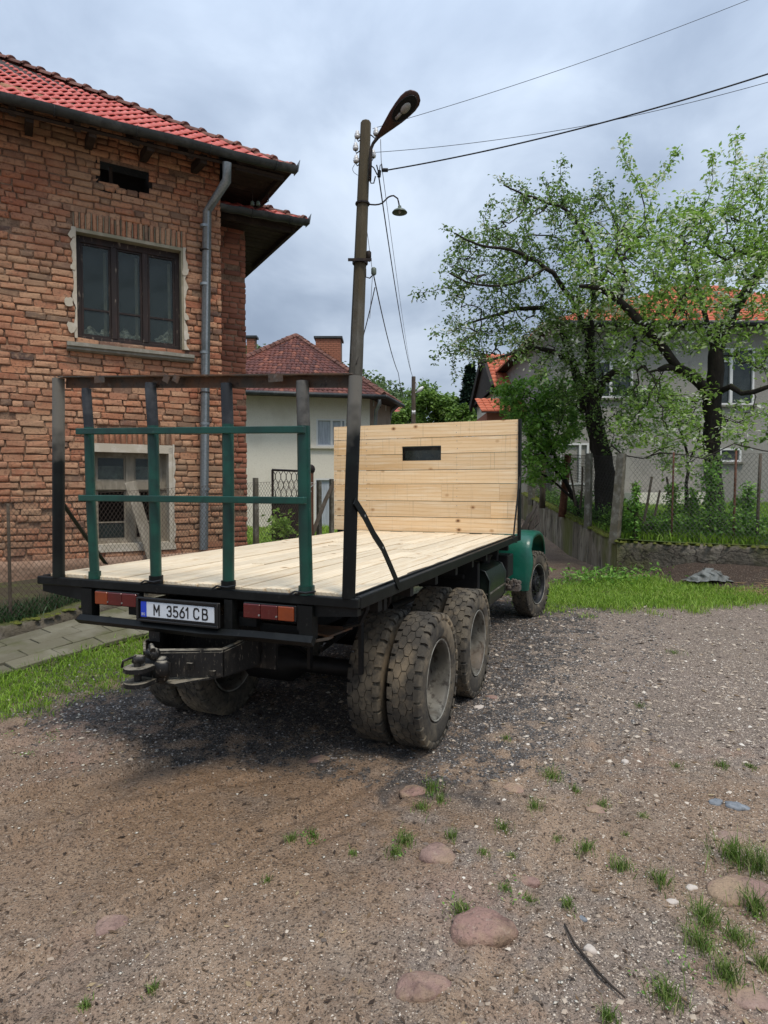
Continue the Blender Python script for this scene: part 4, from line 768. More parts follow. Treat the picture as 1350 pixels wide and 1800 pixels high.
fpost(1289, 950, 792, 12.45, 4.5, 'rust', 6, (.02, .0), 'thin rusty iron post'); fpost(1330, 950, 797, 12.3, 6, 'stake', 6, (.04, 0), 'thin grey timber post')
fpost(1180, 950, 795, 12.75, 3.5, 'rust', 6, (.02, .0))
# bare vine cane along the top
mb = MB(); mb.tube([pt(u, v, y) for u, v, y in ((1075, 782, 14), (1095, 800, 13.6), (1130, 806, 13.3), (1160, 796, 13.2), (1200, 799, 13.1), (1235, 806, 13), (1290, 780, 13), (1340, 792, 12.9), (1400, 800, 12.8))], [.02, .018, .014, .016, .012, .014, .012, .012, .01], 6, jit=.25)
mb.tube([pt(u, v, 13.2) for u, v in ((1135, 806), (1160, 790), (1185, 782))], [.012, .01, .006], 5); tag(mb.build('vine_cane', M['twig'], None, True), 'bare knotted vine cane strung along the top of the garden fence', 'vine')

# climbing plants on stakes behind the wall
CP = [(1116, 945, 850, 12.95, 9, 'narrow climbing plant on a stake nearest the concrete corner post'), (1182, 955, 850, 13.3, 22, 'bushy climbing plant on a stake between corner post and the forked sapling'), (1215, 950, 862, 13.5, 14, 'small climbing plant on a stake under the forked sapling'),
 (1247, 960, 815, 13.0, 26, 'tallest climbing plant, growing against the apple tree trunk'), (1313, 958, 855, 12.9, 22, 'climbing plant with pale tip on the rightmost stake'), (1290, 955, 880, 13.6, 12, 'low climbing plant just left of the rightmost stake')]
for i, (u, v0, v1, y, wpx, lab) in enumerate(CP):
    a = pt(u, v0, y); b = pt(u + 3, v1, y); a[2] = float(garden_z(a[0], a[1])) - .04; root = thing('climbing_plant', lab, 'plant', a.tolist(), 0, 'climbing plants along the garden wall')
    mb = MB(); mb.tube([a, (a + b) / 2 + [.01, 0, 0], b], [.022, .018, .014], 6, jit=.15); mb.build('stake', M['stake'], root)
    mb = MB(); mb.tube([a + [.05, 0, 0], (a + b) / 2 + [-.05, -.03, 0], b + [.03, 0, -.1]], [.01, .008, .004], 5); mb.tube([a + [-.06, 0.02, 0], (a + b) / 2 + [.06, .03, 0], b + [-.03, 0, -.2]], [.008, .007, .004], 5); mb.build('stem', M['twig'], root)
    n = int(40 * wpx); t = RNG.uniform(0, 1, n) ** .9; W_ = wpx / F * y * (1.1 - .5 * t) * (.6 + .8 * fbm(t * 7, t * 0 + i, 2, i)); P_ = a + (b - a) * t[:, None] + np.stack([RNG.normal(0, .5, n) * W_, RNG.normal(0, .5, n) * W_, RNG.normal(0, .04, n)], -1)
    V, T = leaves_mesh(P_, RNG.uniform(.05, .11, n), .4, .62); o = np_obj('foliage', V, T, M['leaf_bush'], root, attrs={'rnd': np.repeat(np.clip(RNG.uniform(0, 1, n) * .7 + t * .3, 0, .999), 4)}); o['kind'] = 'stuff'
# loose sticks leaning behind the wall
SK = [(1128, 935, 1146, 838, 13.2, 'dark timber stake leaning slightly left behind the corner post'), (1142, 938, 1160, 862, 13.3, 'short brown stake second right of the corner post'), (1122, 905, 1112, 850, 13.4, 'thin stake close to the concrete corner post'), (1103, 892, 1165, 948, 13.1, 'slanting stick propped between stakes behind the wall'), (1012, 890, 1000, 815, 16.5, 'brown crooked stick standing between the timber posts'), (1020, 895, 1024, 820, 16.2, 'straight grey stick standing beside the grey concrete post'), (1175, 870, 1172, 838, 14.0, 'short stub stake beside bushy climbing plant')]
for u0, v0, u1, v1, y, lab in SK:
    mb = MB(); mb.tube([pt(u0, v0, y), pt((u0 + u1) / 2 + 1, (v0 + v1) / 2, y), pt(u1, v1, y)], [.03, .026, .022], 6, jit=.15); tag(mb.build('garden_stake', M['stake']), lab, 'stake', 'stakes behind the garden wall')
# low weeds along the inside of the wall
n = 9000; t = RNG.uniform(0, 8, n); off = RNG.uniform(.2, 1.0, n); XYw = GC + GRD * t[:, None] + gq * off[:, None]; XYs = GC + GBD * (t[:, None] * 1.2) + bs * off[:, None]; XYw = np.concatenate([XYw, XYs]); n = len(XYw)
hgt = RNG.uniform(0, 1, n) ** 1.5 * (.18 + .75 * fbm(XYw[:, 0] * 1.3, XYw[:, 1] * 1.3, 3, 60)); P_ = np.stack([XYw[:, 0], XYw[:, 1], garden_z(XYw[:, 0], XYw[:, 1]) + hgt], -1)
V, T = leaves_mesh(P_, RNG.uniform(.05, .11, n), .1, .6); o = np_obj('garden_weeds', V, T, M['leaf_bush'], attrs={'rnd': np.repeat(RNG.uniform(0, .999, n), 4)}); tag(o, 'leafy weeds growing along the inside of the garden wall', kind='stuff')
n = 700; x0, y0, _ = ground_point(1030, 1010); XYw = np.stack([RNG.normal(4.35, .5, n), RNG.normal(12.2, .35, n)], -1); XYw = XYw[garden_side(XYw[:, 0], XYw[:, 1]) < -.05]; n = len(XYw)
P_ = np.stack([XYw[:, 0], XYw[:, 1], ground_z(XYw[:, 0], XYw[:, 1]) + RNG.uniform(0, .22, n)], -1); V, T = leaves_mesh(P_, RNG.uniform(.06, .13, n), .1, .4); tag(np_obj('wall_weeds', V, T, M['leaf_bush'], attrs={'rnd': np.repeat(RNG.uniform(.3, .999, n), 4)}), 'broad leaved weeds at the foot of the wall corner', kind='stuff')
# crumpled grey sheet and straw on the dug soil
p = np.array([6.0, 11.55, 0.0]); p[2] = float(ground_z(p[0], p[1])); n1, n2 = 26, 14; V = []
for i in range(n1):
    for j in range(n2):
        a, b = i / (n1 - 1) * 2 - 1, j / (n2 - 1) * 2 - 1; e_ = max(0, 1 - a * a * .9 - b * b * .9); V.append((p[0] + a * .40 + .05 * math.sin(j), p[1] + b * .18 + .03 * math.sin(i * 1.3), p[2] +   .01 + .20 * e_ * (.5 + .9 * float(fbm(np.array(a * 5.), np.array(b * 3.), 3, 2))) + RNG.uniform(0, .02)))
idx = np.arange(n1 * n2).reshape(n1, n2); Q = np.stack([idx[:-1, :-1], idx[1:, :-1], idx[1:, 1:], idx[:-1, 1:]], -1).reshape(-1, 4)
M['sheet'] = mat('sheet', (.17, .18, .17), .8, layers=[('noise', 8, (.10, .10, .09), .45, .65)], bumps=[('noise', 14, .8, .03)])
tag(np_obj('crumpled_sheet', V, Q, M['sheet'], smooth=True), 'crumpled grey sheet lying on dark soil in front of the garden wall', 'sheet')
n = 700; XYw = np.stack([RNG.normal(5.9, .8, n), RNG.normal(10.9, .22, n)], -1)
P_ = np.stack([XYw[:, 0], XYw[:, 1], ground_z(XYw[:, 0], XYw[:, 1]) + .015], -1); dd = RNG.uniform(-.5, .5, n); Q_ = P_ + np.stack([np.cos(dd) * .16, np.sin(dd) * .16, RNG.normal(0, .01, n)], -1)
M['straw'] = mat('straw', (.36, .24, .13), .9); V, Fq = edges_mesh(P_, Q_, np.full(n, .0035), np.full(n, .003), 3); tag(np_obj('dry_straw', V, Fq, M['straw']), 'dry straw raked along the edge of the dug soil', kind='stuff')
# dead branch propped against the side wall, and the twig in the foreground
mb = MB()
for q in range(9):
    a = pt(916 + q * 2.2, 932 + random.uniform(-4, 6), 10.9); b = pt(944 + random.uniform(-5, 5), 884 + random.uniform(-4, 18) + q, 11.3); c = (a + b) / 2 + RNG.normal(0, .04, 3); mb.tube([a - [0, 0, .6], a, c, b], [.03, .03, .022, .006], 5, jit=.2)
mb.build('dead_branch', M['twig'], None, True); tag(bpy.data.objects['dead_branch'], 'bundle of dead brown branches standing behind the green front fender', 'branch')
mb = MB(); P_ = [ground_point(u, v) for u, v in ((992, 1637), (1010, 1662), (1032, 1690), (1050, 1715), (1075, 1738), (1098, 1760))]; mb.tube([(a, b, float(ground_z(a, b)) + .012 + .006 * (i % 2)) for i, (a, b, c) in enumerate(P_)], [.004, .006, .0055, .006, .0045, .003], 6, jit=.2)
mb.tube([(P_[2][0], P_[2][1], float(ground_z(P_[2][0], P_[2][1])) + .014), (P_[2][0] + .03, P_[2][1] - .12, float(ground_z(P_[2][0], P_[2][1])) + .02)], [.004, .002], 5)
tag(mb.build('dry_twig', M['twig'], None, True), 'thin dry twig lying diagonally on the gravel in the right foreground', 'twig')

# ================================================================== BRICK HOUSE
def glassmat(name, tint, fac, rough=.15):
    m = bpy.data.materials.new(name); m.use_nodes = True; t = m.node_tree; t.nodes.clear(); L = t.links.new
    p = t.nodes.new('ShaderNodeBsdfPrincipled'); p.inputs['Base Color'].default_value = (*tint, 1); p.inputs['Roughness'].default_value = rough; p.inputs['Specular IOR Level'].default_value = .6
    tr = t.nodes.new('ShaderNodeBsdfTransparent'); tr.inputs[0].default_value = (.92, .96, .93, 1); mi = t.nodes.new('ShaderNodeMixShader'); n = t.nodes.new('ShaderNodeTexNoise'); n.inputs['Scale'].default_value = 3; n.inputs['Detail'].default_value = 6
    tc_ = t.nodes.new('ShaderNodeTexCoord'); L(tc_.outputs['Object'], n.inputs['Vector']); mr = t.nodes.new('ShaderNodeMapRange'); mr.inputs['From Min'].default_value = .35; mr.inputs['From Max'].default_value = .7; mr.inputs['To Min'].default_value = fac - .1; mr.inputs['To Max'].default_value = fac + .15
    L(n.outputs['Fac'], mr.inputs['Value']); L(mr.outputs[0], mi.inputs[0]); L(tr.outputs[0], mi.inputs[1]); L(p.outputs[0], mi.inputs[2]); o = t.nodes.new('ShaderNodeOutputMaterial'); L(mi.outputs[0], o.inputs[0]); return m
M['pane'] = glassmat('pane', (.045, .062, .060), .40, .2)
HRZ = math.atan2(HT[1], HT[0]); HR = Matrix.Rotation(HRZ, 3, 'Z')       # local x along the wall, local -y outward
class HB(MB):                                                              # shapes given in wall coordinates (s, n outward, z)
    def bx(s, s0, s1, n0, n1, z0, z1, m=0, bev=0.0):
        c = h2w((s0 + s1) / 2, (n0 + n1) / 2, (z0 + z1) / 2); return s.box(c, (abs(s1 - s0), abs(n1 - n0), abs(z1 - z0)), HR, m, bev)
    def tb(s, P, r, n=8, **k): return s.tube([h2w(*p) for p in P], r, n, **k)
CH = .0985
s_l, z_wt = hw(133, 403); _, z_wb = hw(133, 594); s_r, _ = hw(322, 500)
UW = (s_l, s_r, z_wb, z_wt)                                                # upper window opening
ll, zlt = hw(163, 780); _, zlb = hw(163, 972); lr, _ = hw(303, 800); LW = (ll, lr, zlb, zlt)
va, vzt = hw(176, 281); _, vzb = hw(215, 336); vb, _ = hw(262, 320); VW = (va, vb, vzb, vzt)
z_eave = hw(395, 268)[1]; ZF = .82                                          # footing top
SLEFT = -6.3
house = thing('brick_house', 'old two storey house of rough red brick with red tiled roof and wooden casement windows', 'house', h2w(-3, 0, .3).tolist())
ARCH_U = (UW[0] - .04, UW[1] + .06, UW[3], UW[3] + .30); ARCH_L = (LW[0] - .02, LW[1] + .04, LW[3], LW[3] + .26)
opens = [UW, LW, VW]
def sheet(hb, s0, s1, z0, z1, n, holes):
    S_ = sorted({s0, s1, *[h[0] for h in holes], *[h[1] for h in holes]}); Z_ = sorted({z0, z1, *[h[2] for h in holes], *[h[3] for h in holes]})
    S_ = [a for a in S_ if s0 <= a <= s1]; Z_ = [a for a in Z_ if z0 <= a <= z1]
    for a, b in zip(S_, S_[1:]):
        for c, d in zip(Z_, Z_[1:]):
            if any(h[0] <= (a + b) / 2 <= h[1] and h[2] <= (c + d) / 2 <= h[3] for h in holes): continue
            hb.add([h2w(a, n, c), h2w(b, n, c), h2w(b, n, d), h2w(a, n, d)], [(0, 1, 2, 3)])
ZTOP = 7.62
hb = HB(); sheet(hb, SLEFT, -.01, ZF - .1, ZTOP, -.032, opens)
hb.add([h2w(-.01, -.022, 0), h2w(-.01, -6, 0), h2w(-.01, -6, ZTOP), h2w(-.01, -.022, ZTOP)], [(0, 1, 2, 3)]); hb.add([h2w(SLEFT, -.022, 0), h2w(SLEFT, -6, 0), h2w(SLEFT, -6, ZTOP), h2w(SLEFT, -.022, ZTOP)], [(3, 2, 1, 0)])
hb.add([h2w(SLEFT, -6, 0), h2w(-.01, -6, 0), h2w(-.01, -6, ZTOP), h2w(SLEFT, -6, ZTOP)], [(3, 2, 1, 0)])
wall = hb.build('wall', M['mortar'], house)
# bricks ---------------------------------------------------------------
def brick_proto(L_, h, dep=.07, ir=.0085):
    xs_ = [-L_ / 2, -L_ / 2 + .014, L_ / 2 - .014, L_ / 2]; zs_ = [-h / 2, -h / 2 + .013, h / 2 - .013, h / 2]; V = []
    for iz, z in enumerate(zs_):
        for ix, x in enumerate(xs_):
            ed = (ix in (0, 3)) + (iz in (0, 3)); yb = .007 * ed + (.008 if ed == 2 else 0) + random.uniform(0, ir * 1.6)
            V.append([x * (1 - .02 * (ed == 2)) + random.uniform(-ir, ir), yb, z * (1 - .04 * (ed == 2)) + random.uniform(-ir, ir)])
    Fc = [(a * 4 + b, a * 4 + b + 1, a * 4 + b + 5, a * 4 + b + 4) for a in range(3) for b in range(3)]
    ring = [0, 1, 2, 3, 7, 11, 15, 14, 13, 12, 8, 4]; b0 = len(V)
    for i in ring: V.append([V[i][0], dep, V[i][2]])
    for k in range(12): Fc.append((ring[(k + 1) % 12], ring[k], b0 + k, b0 + (k + 1) % 12))
    return V, Fc
PRO = {('s', i): brick_proto(.30, CH - .012) for i in range(6)}; PRO.update({('h', i): brick_proto(.145, CH - .012) for i in range(6)}); PRO.update({('w', i): brick_proto(.062, .25) for i in range(4)})
PL = {'s': .30, 'h': .145, 'w': .062}
def proto_mesh(k, m):
    V, Fc = PRO[k]; me = bpy.data.meshes.new('brick'); me.from_pydata(V, [], Fc); me.materials.append(m); return me
def lay(s0, s1, z0, z1, holes, n_off=0.0, out=None, rough=1.0, ragged=0):
    """list of bricks (proto key, s, n, z, scale x, scale z, tilt)"""
    out = [] if out is None else out; row = 0; z = z0
    while z + CH * .5 < z1:
        s = s0 - random.uniform(0, .25); k = 'h' if row % 2 else 's'
        while s < s1:
            kk = k if random.random() > .22 else ('s' if k == 'h' else 'h'); k = 's' if (row % 3 and random.random() < .6) else kk; L_ = PL[kk] * random.uniform(.82, 1.10); a, b = s, s + L_; segs = [(max(a, s0), min(b, s1))]
            for h in holes:
                if z + CH / 2 > h[2] + .02 and z + CH / 2 < h[3] - .0:
                    ns = []
                    for p, q in segs:
                        if q <= h[0] or p >= h[1]: ns.append((p, q)); continue
                        if p < h[0]: ns.append((p, h[0]))
                        if q > h[1]: ns.append((h[1], q))
                    segs = ns
            for p, q in segs:
                if q - p > .035:
                    wv = random.uniform(-.004, .004) + .012 * rough * math.sin(p * 1.9 + row * .4) ; rec = random.random()
                    n = n_off + random.uniform(-.014, .012) * rough - (.018 if rec < .05 * rough else 0)
                    out.append(((kk, random.randrange(6)), (p + q) / 2, n, z + CH / 2 + wv, (q - p - .003) / PL[kk], random.uniform(.90, 1.06), random.uniform(-.022, .022) * rough))
            s = b + random.uniform(.005, .016)
        z += CH; row += 1
    return out
BL = lay(SLEFT, 0, ZF, ZTOP, [UW, LW, VW, ARCH_U, ARCH_L])
PTG = []
for A_ in (ARCH_U, ARCH_L):                                                # soldier course above each window
    s = A_[0] + .02
    while s < A_[1] - .02:
        if A_ is ARCH_U: PTG.append(s - .010)
        BL.append((('w', random.randrange(4)), s + .031, .002, (A_[2] + A_[3]) / 2 + random.uniform(-.006, .006), 1, (A_[3] - A_[2] - .02) / .25, random.uniform(-.01, .01))); s += .083
BL.append((('s', 1), VW[0] + .12, -.02, VW[2] + .05, 1, 1, 0))
def bmat(b):
    p = h2w(b[1], b[2], b[3]); return Matrix.Translation(Vector(p)) @ Matrix.Rotation(HRZ, 4, 'Z') @ Matrix.Rotation(b[6], 4, 'Y') @ Matrix.Diagonal((b[4], 1, b[5], 1))
def place_bricks(BL, m, parent, keep, tone=None):
    PM = {k: proto_mesh(k, m) for k in {b[0] for b in BL}}
    C_ = np.array([h2w(b[1], b[2], b[3]) for b in BL]); U, V_ = px(C_); ok = (U > -5) & (U < 1350) & (V_ > 0); sc = np.where(ok, 1 / np.linalg.norm(C_ - [0, 0, H], axis=1), 0) * np.array([b[4] * PL[b[0][0]] for b in BL]) ** .3
    first = set(np.argsort(-sc)[:keep].tolist()); VV = []; FF = []; RR = []; b0 = 0
    for i, b in enumerate(BL):
        if i in first:
            o = bpy.data.objects.new('brick', PM[b[0]]); COL.objects.link(o); o.parent = parent; o.matrix_parent_inverse = parent.matrix_basis.inverted(); o.matrix_basis = bmat(b)
        else:
            v, f = PRO[b[0]]; Mx = np.array(bmat(b)); v = np.array(v); v = v @ Mx[:3, :3].T + Mx[:3, 3]; VV.append(v); FF.append(np.array(f) + b0); b0 += len(v); RR.append(np.full(len(v), random.random()))
    if VV: o = np_obj('bricks', np.concatenate(VV), np.concatenate(FF), m, parent, attrs={'rnd': np.concatenate(RR)}); o['kind'] = 'stuff'
place_bricks(BL, M['brick'], wall, 290)
hb = HB()
for q in PTG: hb.bx(q - .0035 - random.uniform(0, .002), q + .0025, -.02, .006, ARCH_U[2] + .02 + random.uniform(0, .02), ARCH_U[3] - random.uniform(.015, .07))
o = hb.build('pointing', M['reveal'], wall); o['kind'] = 'stuff'
# footing
hb = HB(); n1, n2 = 70, 12; V = []
for i in range(n1 + 1):
    for j in range(n2 + 1):
        s = SLEFT + (0 - SLEFT) * i / n1; z = -.3 + (ZF + .30) * j / n2 + (.0 if j < n2 else 0) + .05 * float(fbm(np.array(s * 3.), np.array(j * 1.), 2, 5)) * (j == n2); q = float(fbm(np.array(s * 4.), np.array(z * 5.), 4, 12)); V.append(h2w(s, .055 + .07 * (q - .5) + .02 * (1 - j / n2), z))
V += [h2w(SLEFT, -.02, ZF + .0), h2w(0, -.02, ZF + .0)]
idx = np.arange((n1 + 1) * (n2 + 1)).reshape(n1 + 1, n2 + 1); fs = [(idx[i, j], idx[i + 1, j], idx[i + 1, j + 1], idx[i, j + 1]) for i in range(n1) for j in range(n2)]
for i in range(n1 + 1): V.append(h2w(SLEFT + (0 - SLEFT) * i / n1, -.02, ZF + .02))
b0 = (n1 + 1) * (n2 + 1) + 2; fs += [(idx[i, n2], idx[i + 1, n2], b0 + i + 1, b0 + i) for i in range(n1)]
hb.add(V, fs); hb.build('footing', M['footing'], house, True)

# vent opening
hb = HB(); hb.bx(VW[0] - .1, VW[1] + .1, -1.2, -.5, VW[2] - .1, VW[3] + .1); hb.bx(VW[0] - .06, VW[0], -.5, -.03, VW[2], VW[3]); hb.bx(VW[1], VW[1] + .06, -.5, -.03, VW[2], VW[3]); hb.bx(VW[0], VW[1], -.5, -.03, VW[2] - .06, VW[2])
hb.build('vent_opening', M['room_dark'], house); hb = HB(); hb.bx(VW[0] + .14, VW[0] + .19, -.2, -.14, VW[2], VW[3]); hb.build('vent_bar', M['dark_board'], house)

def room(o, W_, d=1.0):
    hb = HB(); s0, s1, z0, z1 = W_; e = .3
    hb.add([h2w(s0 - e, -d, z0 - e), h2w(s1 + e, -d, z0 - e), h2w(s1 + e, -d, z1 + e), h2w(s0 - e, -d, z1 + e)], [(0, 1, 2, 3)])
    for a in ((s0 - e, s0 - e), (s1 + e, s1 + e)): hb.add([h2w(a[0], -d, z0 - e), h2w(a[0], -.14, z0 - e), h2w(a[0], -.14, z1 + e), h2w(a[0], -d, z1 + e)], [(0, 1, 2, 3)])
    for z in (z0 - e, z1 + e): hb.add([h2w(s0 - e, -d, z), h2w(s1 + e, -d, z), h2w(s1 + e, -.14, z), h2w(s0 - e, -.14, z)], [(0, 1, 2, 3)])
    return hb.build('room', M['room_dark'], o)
def ragged(o, W_, m, name='plaster_edge', side=.05, top=.0):
    """uneven plaster left round an opening"""
    s0, s1, z0, z1 = W_
    for sd in (-1, 1):
        hb = HB()
        V = []; fs = []; k = 26; base = s0 if sd < 0 else s1
        for i in range(k + 1):
            z = z0 + (z1 - z0 + .03) * i / k; wd = side * (.35 + 1.3 * float(vnoise(np.array(i * .55), np.array(sd * 3.), 8))) + random.uniform(-.008, .008)
            V += [h2w(base, .022, z), h2w(base + sd * wd, .020, z), h2w(base + sd * (wd + .004), -.01, z)]
        for i in range(k):
            for j in range(2): q = (i * 3 + j, i * 3 + j + 1, i * 3 + j + 4, i * 3 + j + 3); fs.append(q if sd > 0 else q[::-1])
        hb.add(V, fs); hb.build(name, m, o, False)
# upper window
s0, s1, z0, z1 = UW; wf = .06; hb = HB()
hb.bx(s0, s0 + .075, -.22, -.13, z0, z1, bev=.006); hb.bx(s1 - .075 - .03, s1 - .03, -.22, -.13, z0, z1, bev=.006); hb.bx(s0, s1 - .03, -.225, -.128, z1 - .13, z1 - .03, bev=.006); hb.bx(s0, s1 - .03, -.225, -.12, z0 + .0, z0 + .07, bev=.006)
cw = (s1 - .03 - s0 - .15) / 3
for i in (1, 2): hb.bx(s0 + .075 + cw * i - .045, s0 + .075 + cw * i + .045, -.215, -.115, z0 + .07, z1 - .13, bev=.008)
fr = hb.build('window', M['old_wood'], house); fr['label'] = 'upper three casement window with dark peeling frame'
zt = z0 + .07 + (z1 - z0 - .2) * .30
for i in range(3):
    a = s0 + .075 + cw * i + (.045 if i else .0); b = s0 + .075 + cw * (i + 1) - (.045 if i < 2 else 0); hb = HB(); t = .028
    hb.bx(a, a + t, -.19, -.15, z0 + .07, z1 - .13); hb.bx(b - t, b, -.19, -.15, z0 + .07, z1 - .13); hb.bx(a + t, b - t, -.19, -.15, z0 + .07, z0 + .07 + t * 1.4); hb.bx(a + t, b - t, -.19, -.15, z1 - .13 - t, z1 - .13); hb.bx(a + t, b - t, -.185, -.155, zt - .014, zt + .014)
    hb.build('casement', M['old_wood'], fr)
    for zz in ((z0 + .07 + t * 1.4, zt - .014), (zt + .014, z1 - .13 - t)): hb = HB(); hb.bx(a + t, b - t, -.174, -.170, zz[0], zz[1]); hb.build('pane', M['pane'], fr)
    hb = HB(); c = b - .05; hb.bx(c - .045, c, -.235, -.215, z0 + .1, z1 - .2); hb.build('inner_frame', M['grey_wood'], fr)
for i, (cs_, hh_) in enumerate(((.14, .17), (.33, .15), (.62, .2), (.78, .14), (1.16, .17), (1.28, .34))):     # crumpled paper behind the panes
    V = []; n1 = 7; c = s0 + .06 + cs_ * (s1 - s0) / 1.5
    for a in range(n1):
        for b in range(n1): V.append(h2w(c - .11 + .22 * a / 6 + random.uniform(-.02, .02), -.21 - random.uniform(0, .05), z0 + .09 + hh_ * b / 6 * (1 - .55 * abs(a - 3) / 3) + random.uniform(-.015, .015)))
    idx = np.arange(49).reshape(7, 7); hb = HB(); hb.add(V, [(idx[p, q], idx[p + 1, q], idx[p + 1, q + 1], idx[p, q + 1]) for p in range(6) for q in range(6)]); hb.build('crumpled_paper', M['curtain'], fr)
room(house, UW)
hb = HB(); hb.bx(s0 - .03, s0, -.3, .0, z0, z1); hb.bx(s1 - .03, s1 + .03, -.3, .012, z0, z1 - .03); hb.bx(s0, s1, -.3, .012, z1 - .03, z1 + .02); hb.build('reveal', M['reveal'], house)
ragged(house, (s0, s1, z0, z1), M['plaster'])
for (u, v, r) in ((121, 531, .075), (126, 575, .085), (325, 478, .07), (327, 558, .055), (126, 412, .06), (327, 592, .06), (128, 470, .05)):
    s, z = hw(u, v); mb = MB(); k = 11; P_ = []
    for j in range(k): a = 2 * math.pi * j / k; rr = r * random.uniform(.7, 1.25); P_.append(h2w(s + rr * .8 * math.cos(a), .020, z + rr * math.sin(a)))
    mb.prism(P_, np.append(HN * .012, 0)); mb.build('plaster_patch', M['plaster'], house)
sa, za = hw(118, 604, .12); sb, zb = hw(342, 630, .12); hb = HB()
zc_ = (za + zb) / 2; V = []
for s in np.linspace(sa, sb, 14):
    for n_, z_ in ((-.1, .02), (.12, -.005), (.13, -.06), (.10, -.075), (.10, -.105), (.06, -.125), (-.1, -.125)): V.append(h2w(s, n_, zc_ + .055 + z_ + random.uniform(-.004, .004)))
fs = [(i * 7 + j, i * 7 + (j + 1) % 7, (i + 1) * 7 + (j + 1) % 7, (i + 1) * 7 + j) for i in range(13) for j in range(7)]; fs = [f[::-1] for f in fs] + [tuple(range(7)), tuple(13 * 7 + j for j in range(6, -1, -1))]
hb.add(V, fs); hb.build('window_sill', M['sill'], house)
# lower window
s0, s1, z0, z1 = LW; hb = HB(); zs = z0 + .12
hb.bx(s0, s0 + .06, -.30, -.22, zs, z1 - .12); hb.bx(s1 - .12, s1 - .06, -.30, -.22, zs, z1 - .12); hb.bx(s0, s1 - .06, -.305, -.215, z1 - .17, z1 - .12); hb.bx(s0, s1 - .06, -.305, -.20, zs, zs + .05); m_ = (s0 + s1 - .06) / 2 ; hb.bx(m_ - .06, m_ + .06, -.30, -.21, zs + .05, z1 - .17)
zt = z1 - .60; hb.bx(s0, s1 - .06, -.31, -.19, zt - .10, zt + .03)
fr = hb.build('window', M['grey_wood'], house); fr['label'] = 'lower window with bleached grey frame and broken panes'
for a, b in ((s0 + .06, m_ - .06), (m_ + .06, s1 - .12)):
    for c, d in ((zs + .05, zt - .10), (zt + .03, z1 - .17)):
        hb = HB(); t = .03; hb.bx(a, a + t, -.28, -.24, c, d); hb.bx(b - t, b, -.28, -.24, c, d); hb.bx(a + t, b - t, -.28, -.24, c, c + t); hb.bx(a + t, b - t, -.28, -.24, d - t, d)
        if c < zt - .2: hb.bx(a + t, b - t, -.275, -.245, c + (d - c) * .34, c + (d - c) * .34 + .02)
        hb.build('casement', M['grey_wood'], fr)
        if c > zt: hb = HB(); hb.bx(a + t, b - t, -.262, -.258, c + t, d - t); hb.build('pane', M['pane'], fr); hb = HB(); hb.bx(a, b, -.42, -.40, c, c + (d - c) * .62); hb.build('curtain', M['curtain'], fr)
        elif a < s0 + .1: hb = HB(); hb.bx(a + t, b - t, -.262, -.258, c + t, c + (d - c) * .34); hb.build('pane', M['pane'], fr)
room(house, LW)
hb = HB(); hb.bx(s0 - .05, s0, -.3, .0, z0, z1); hb.bx(s1 - .06, s1, -.40, .012, z0, z1 - .03); hb.bx(s0, s1, -.40, .012, z1 - .12, z1 + .012); hb.bx(s0, s1 - .06, -.42, .01, z0, zs); hb.build('reveal', M['plaster'], house); ragged(house, LW, M['plaster'], side=.03)
a = h2w(s0 + .52, .04, z1 - .58); b = h2w(s0 + .93, .22, z0 - .55); mb = MB(); mb.bar(a, b, .17, .035, up=(HN[0], HN[1], 0), bev=.006); o = mb.build('loose_board', M['grey_wood']); tag(o, 'weathered grey board leaning against the lower window of the brick house', 'board')

# wing of the house, set back to the right
WN = -.95; ws, _ = hw(433, 600, WN); wz_t = hw(433, 400, WN)[1]
hb = HB(); hb.add([h2w(-.4, WN - .022, 0), h2w(ws - .012, WN - .022, 0), h2w(ws - .012, WN - .022, wz_t + .25), h2w(-.4, WN - .022, wz_t + .25)], [(0, 1, 2, 3)]); hb.add([h2w(ws - .012, WN - .022, 0), h2w(ws - .012, -6, 0), h2w(ws - .012, -6, wz_t + .25), h2w(ws - .012, WN - .022, wz_t + .25)], [(0, 1, 2, 3)])
wing = hb.build('wing_wall', M['mortar'], house); WB = lay(-.35, ws, .5, wz_t + .2, [], n_off=WN, rough=.6); zg = hw(415, 492, WN)[1]; WB = [b for b in WB if not (abs(b[3] - zg) < .06 and b[1] > ws - .62)]
place_bricks(WB, M['wing_brick'], wing, 0)
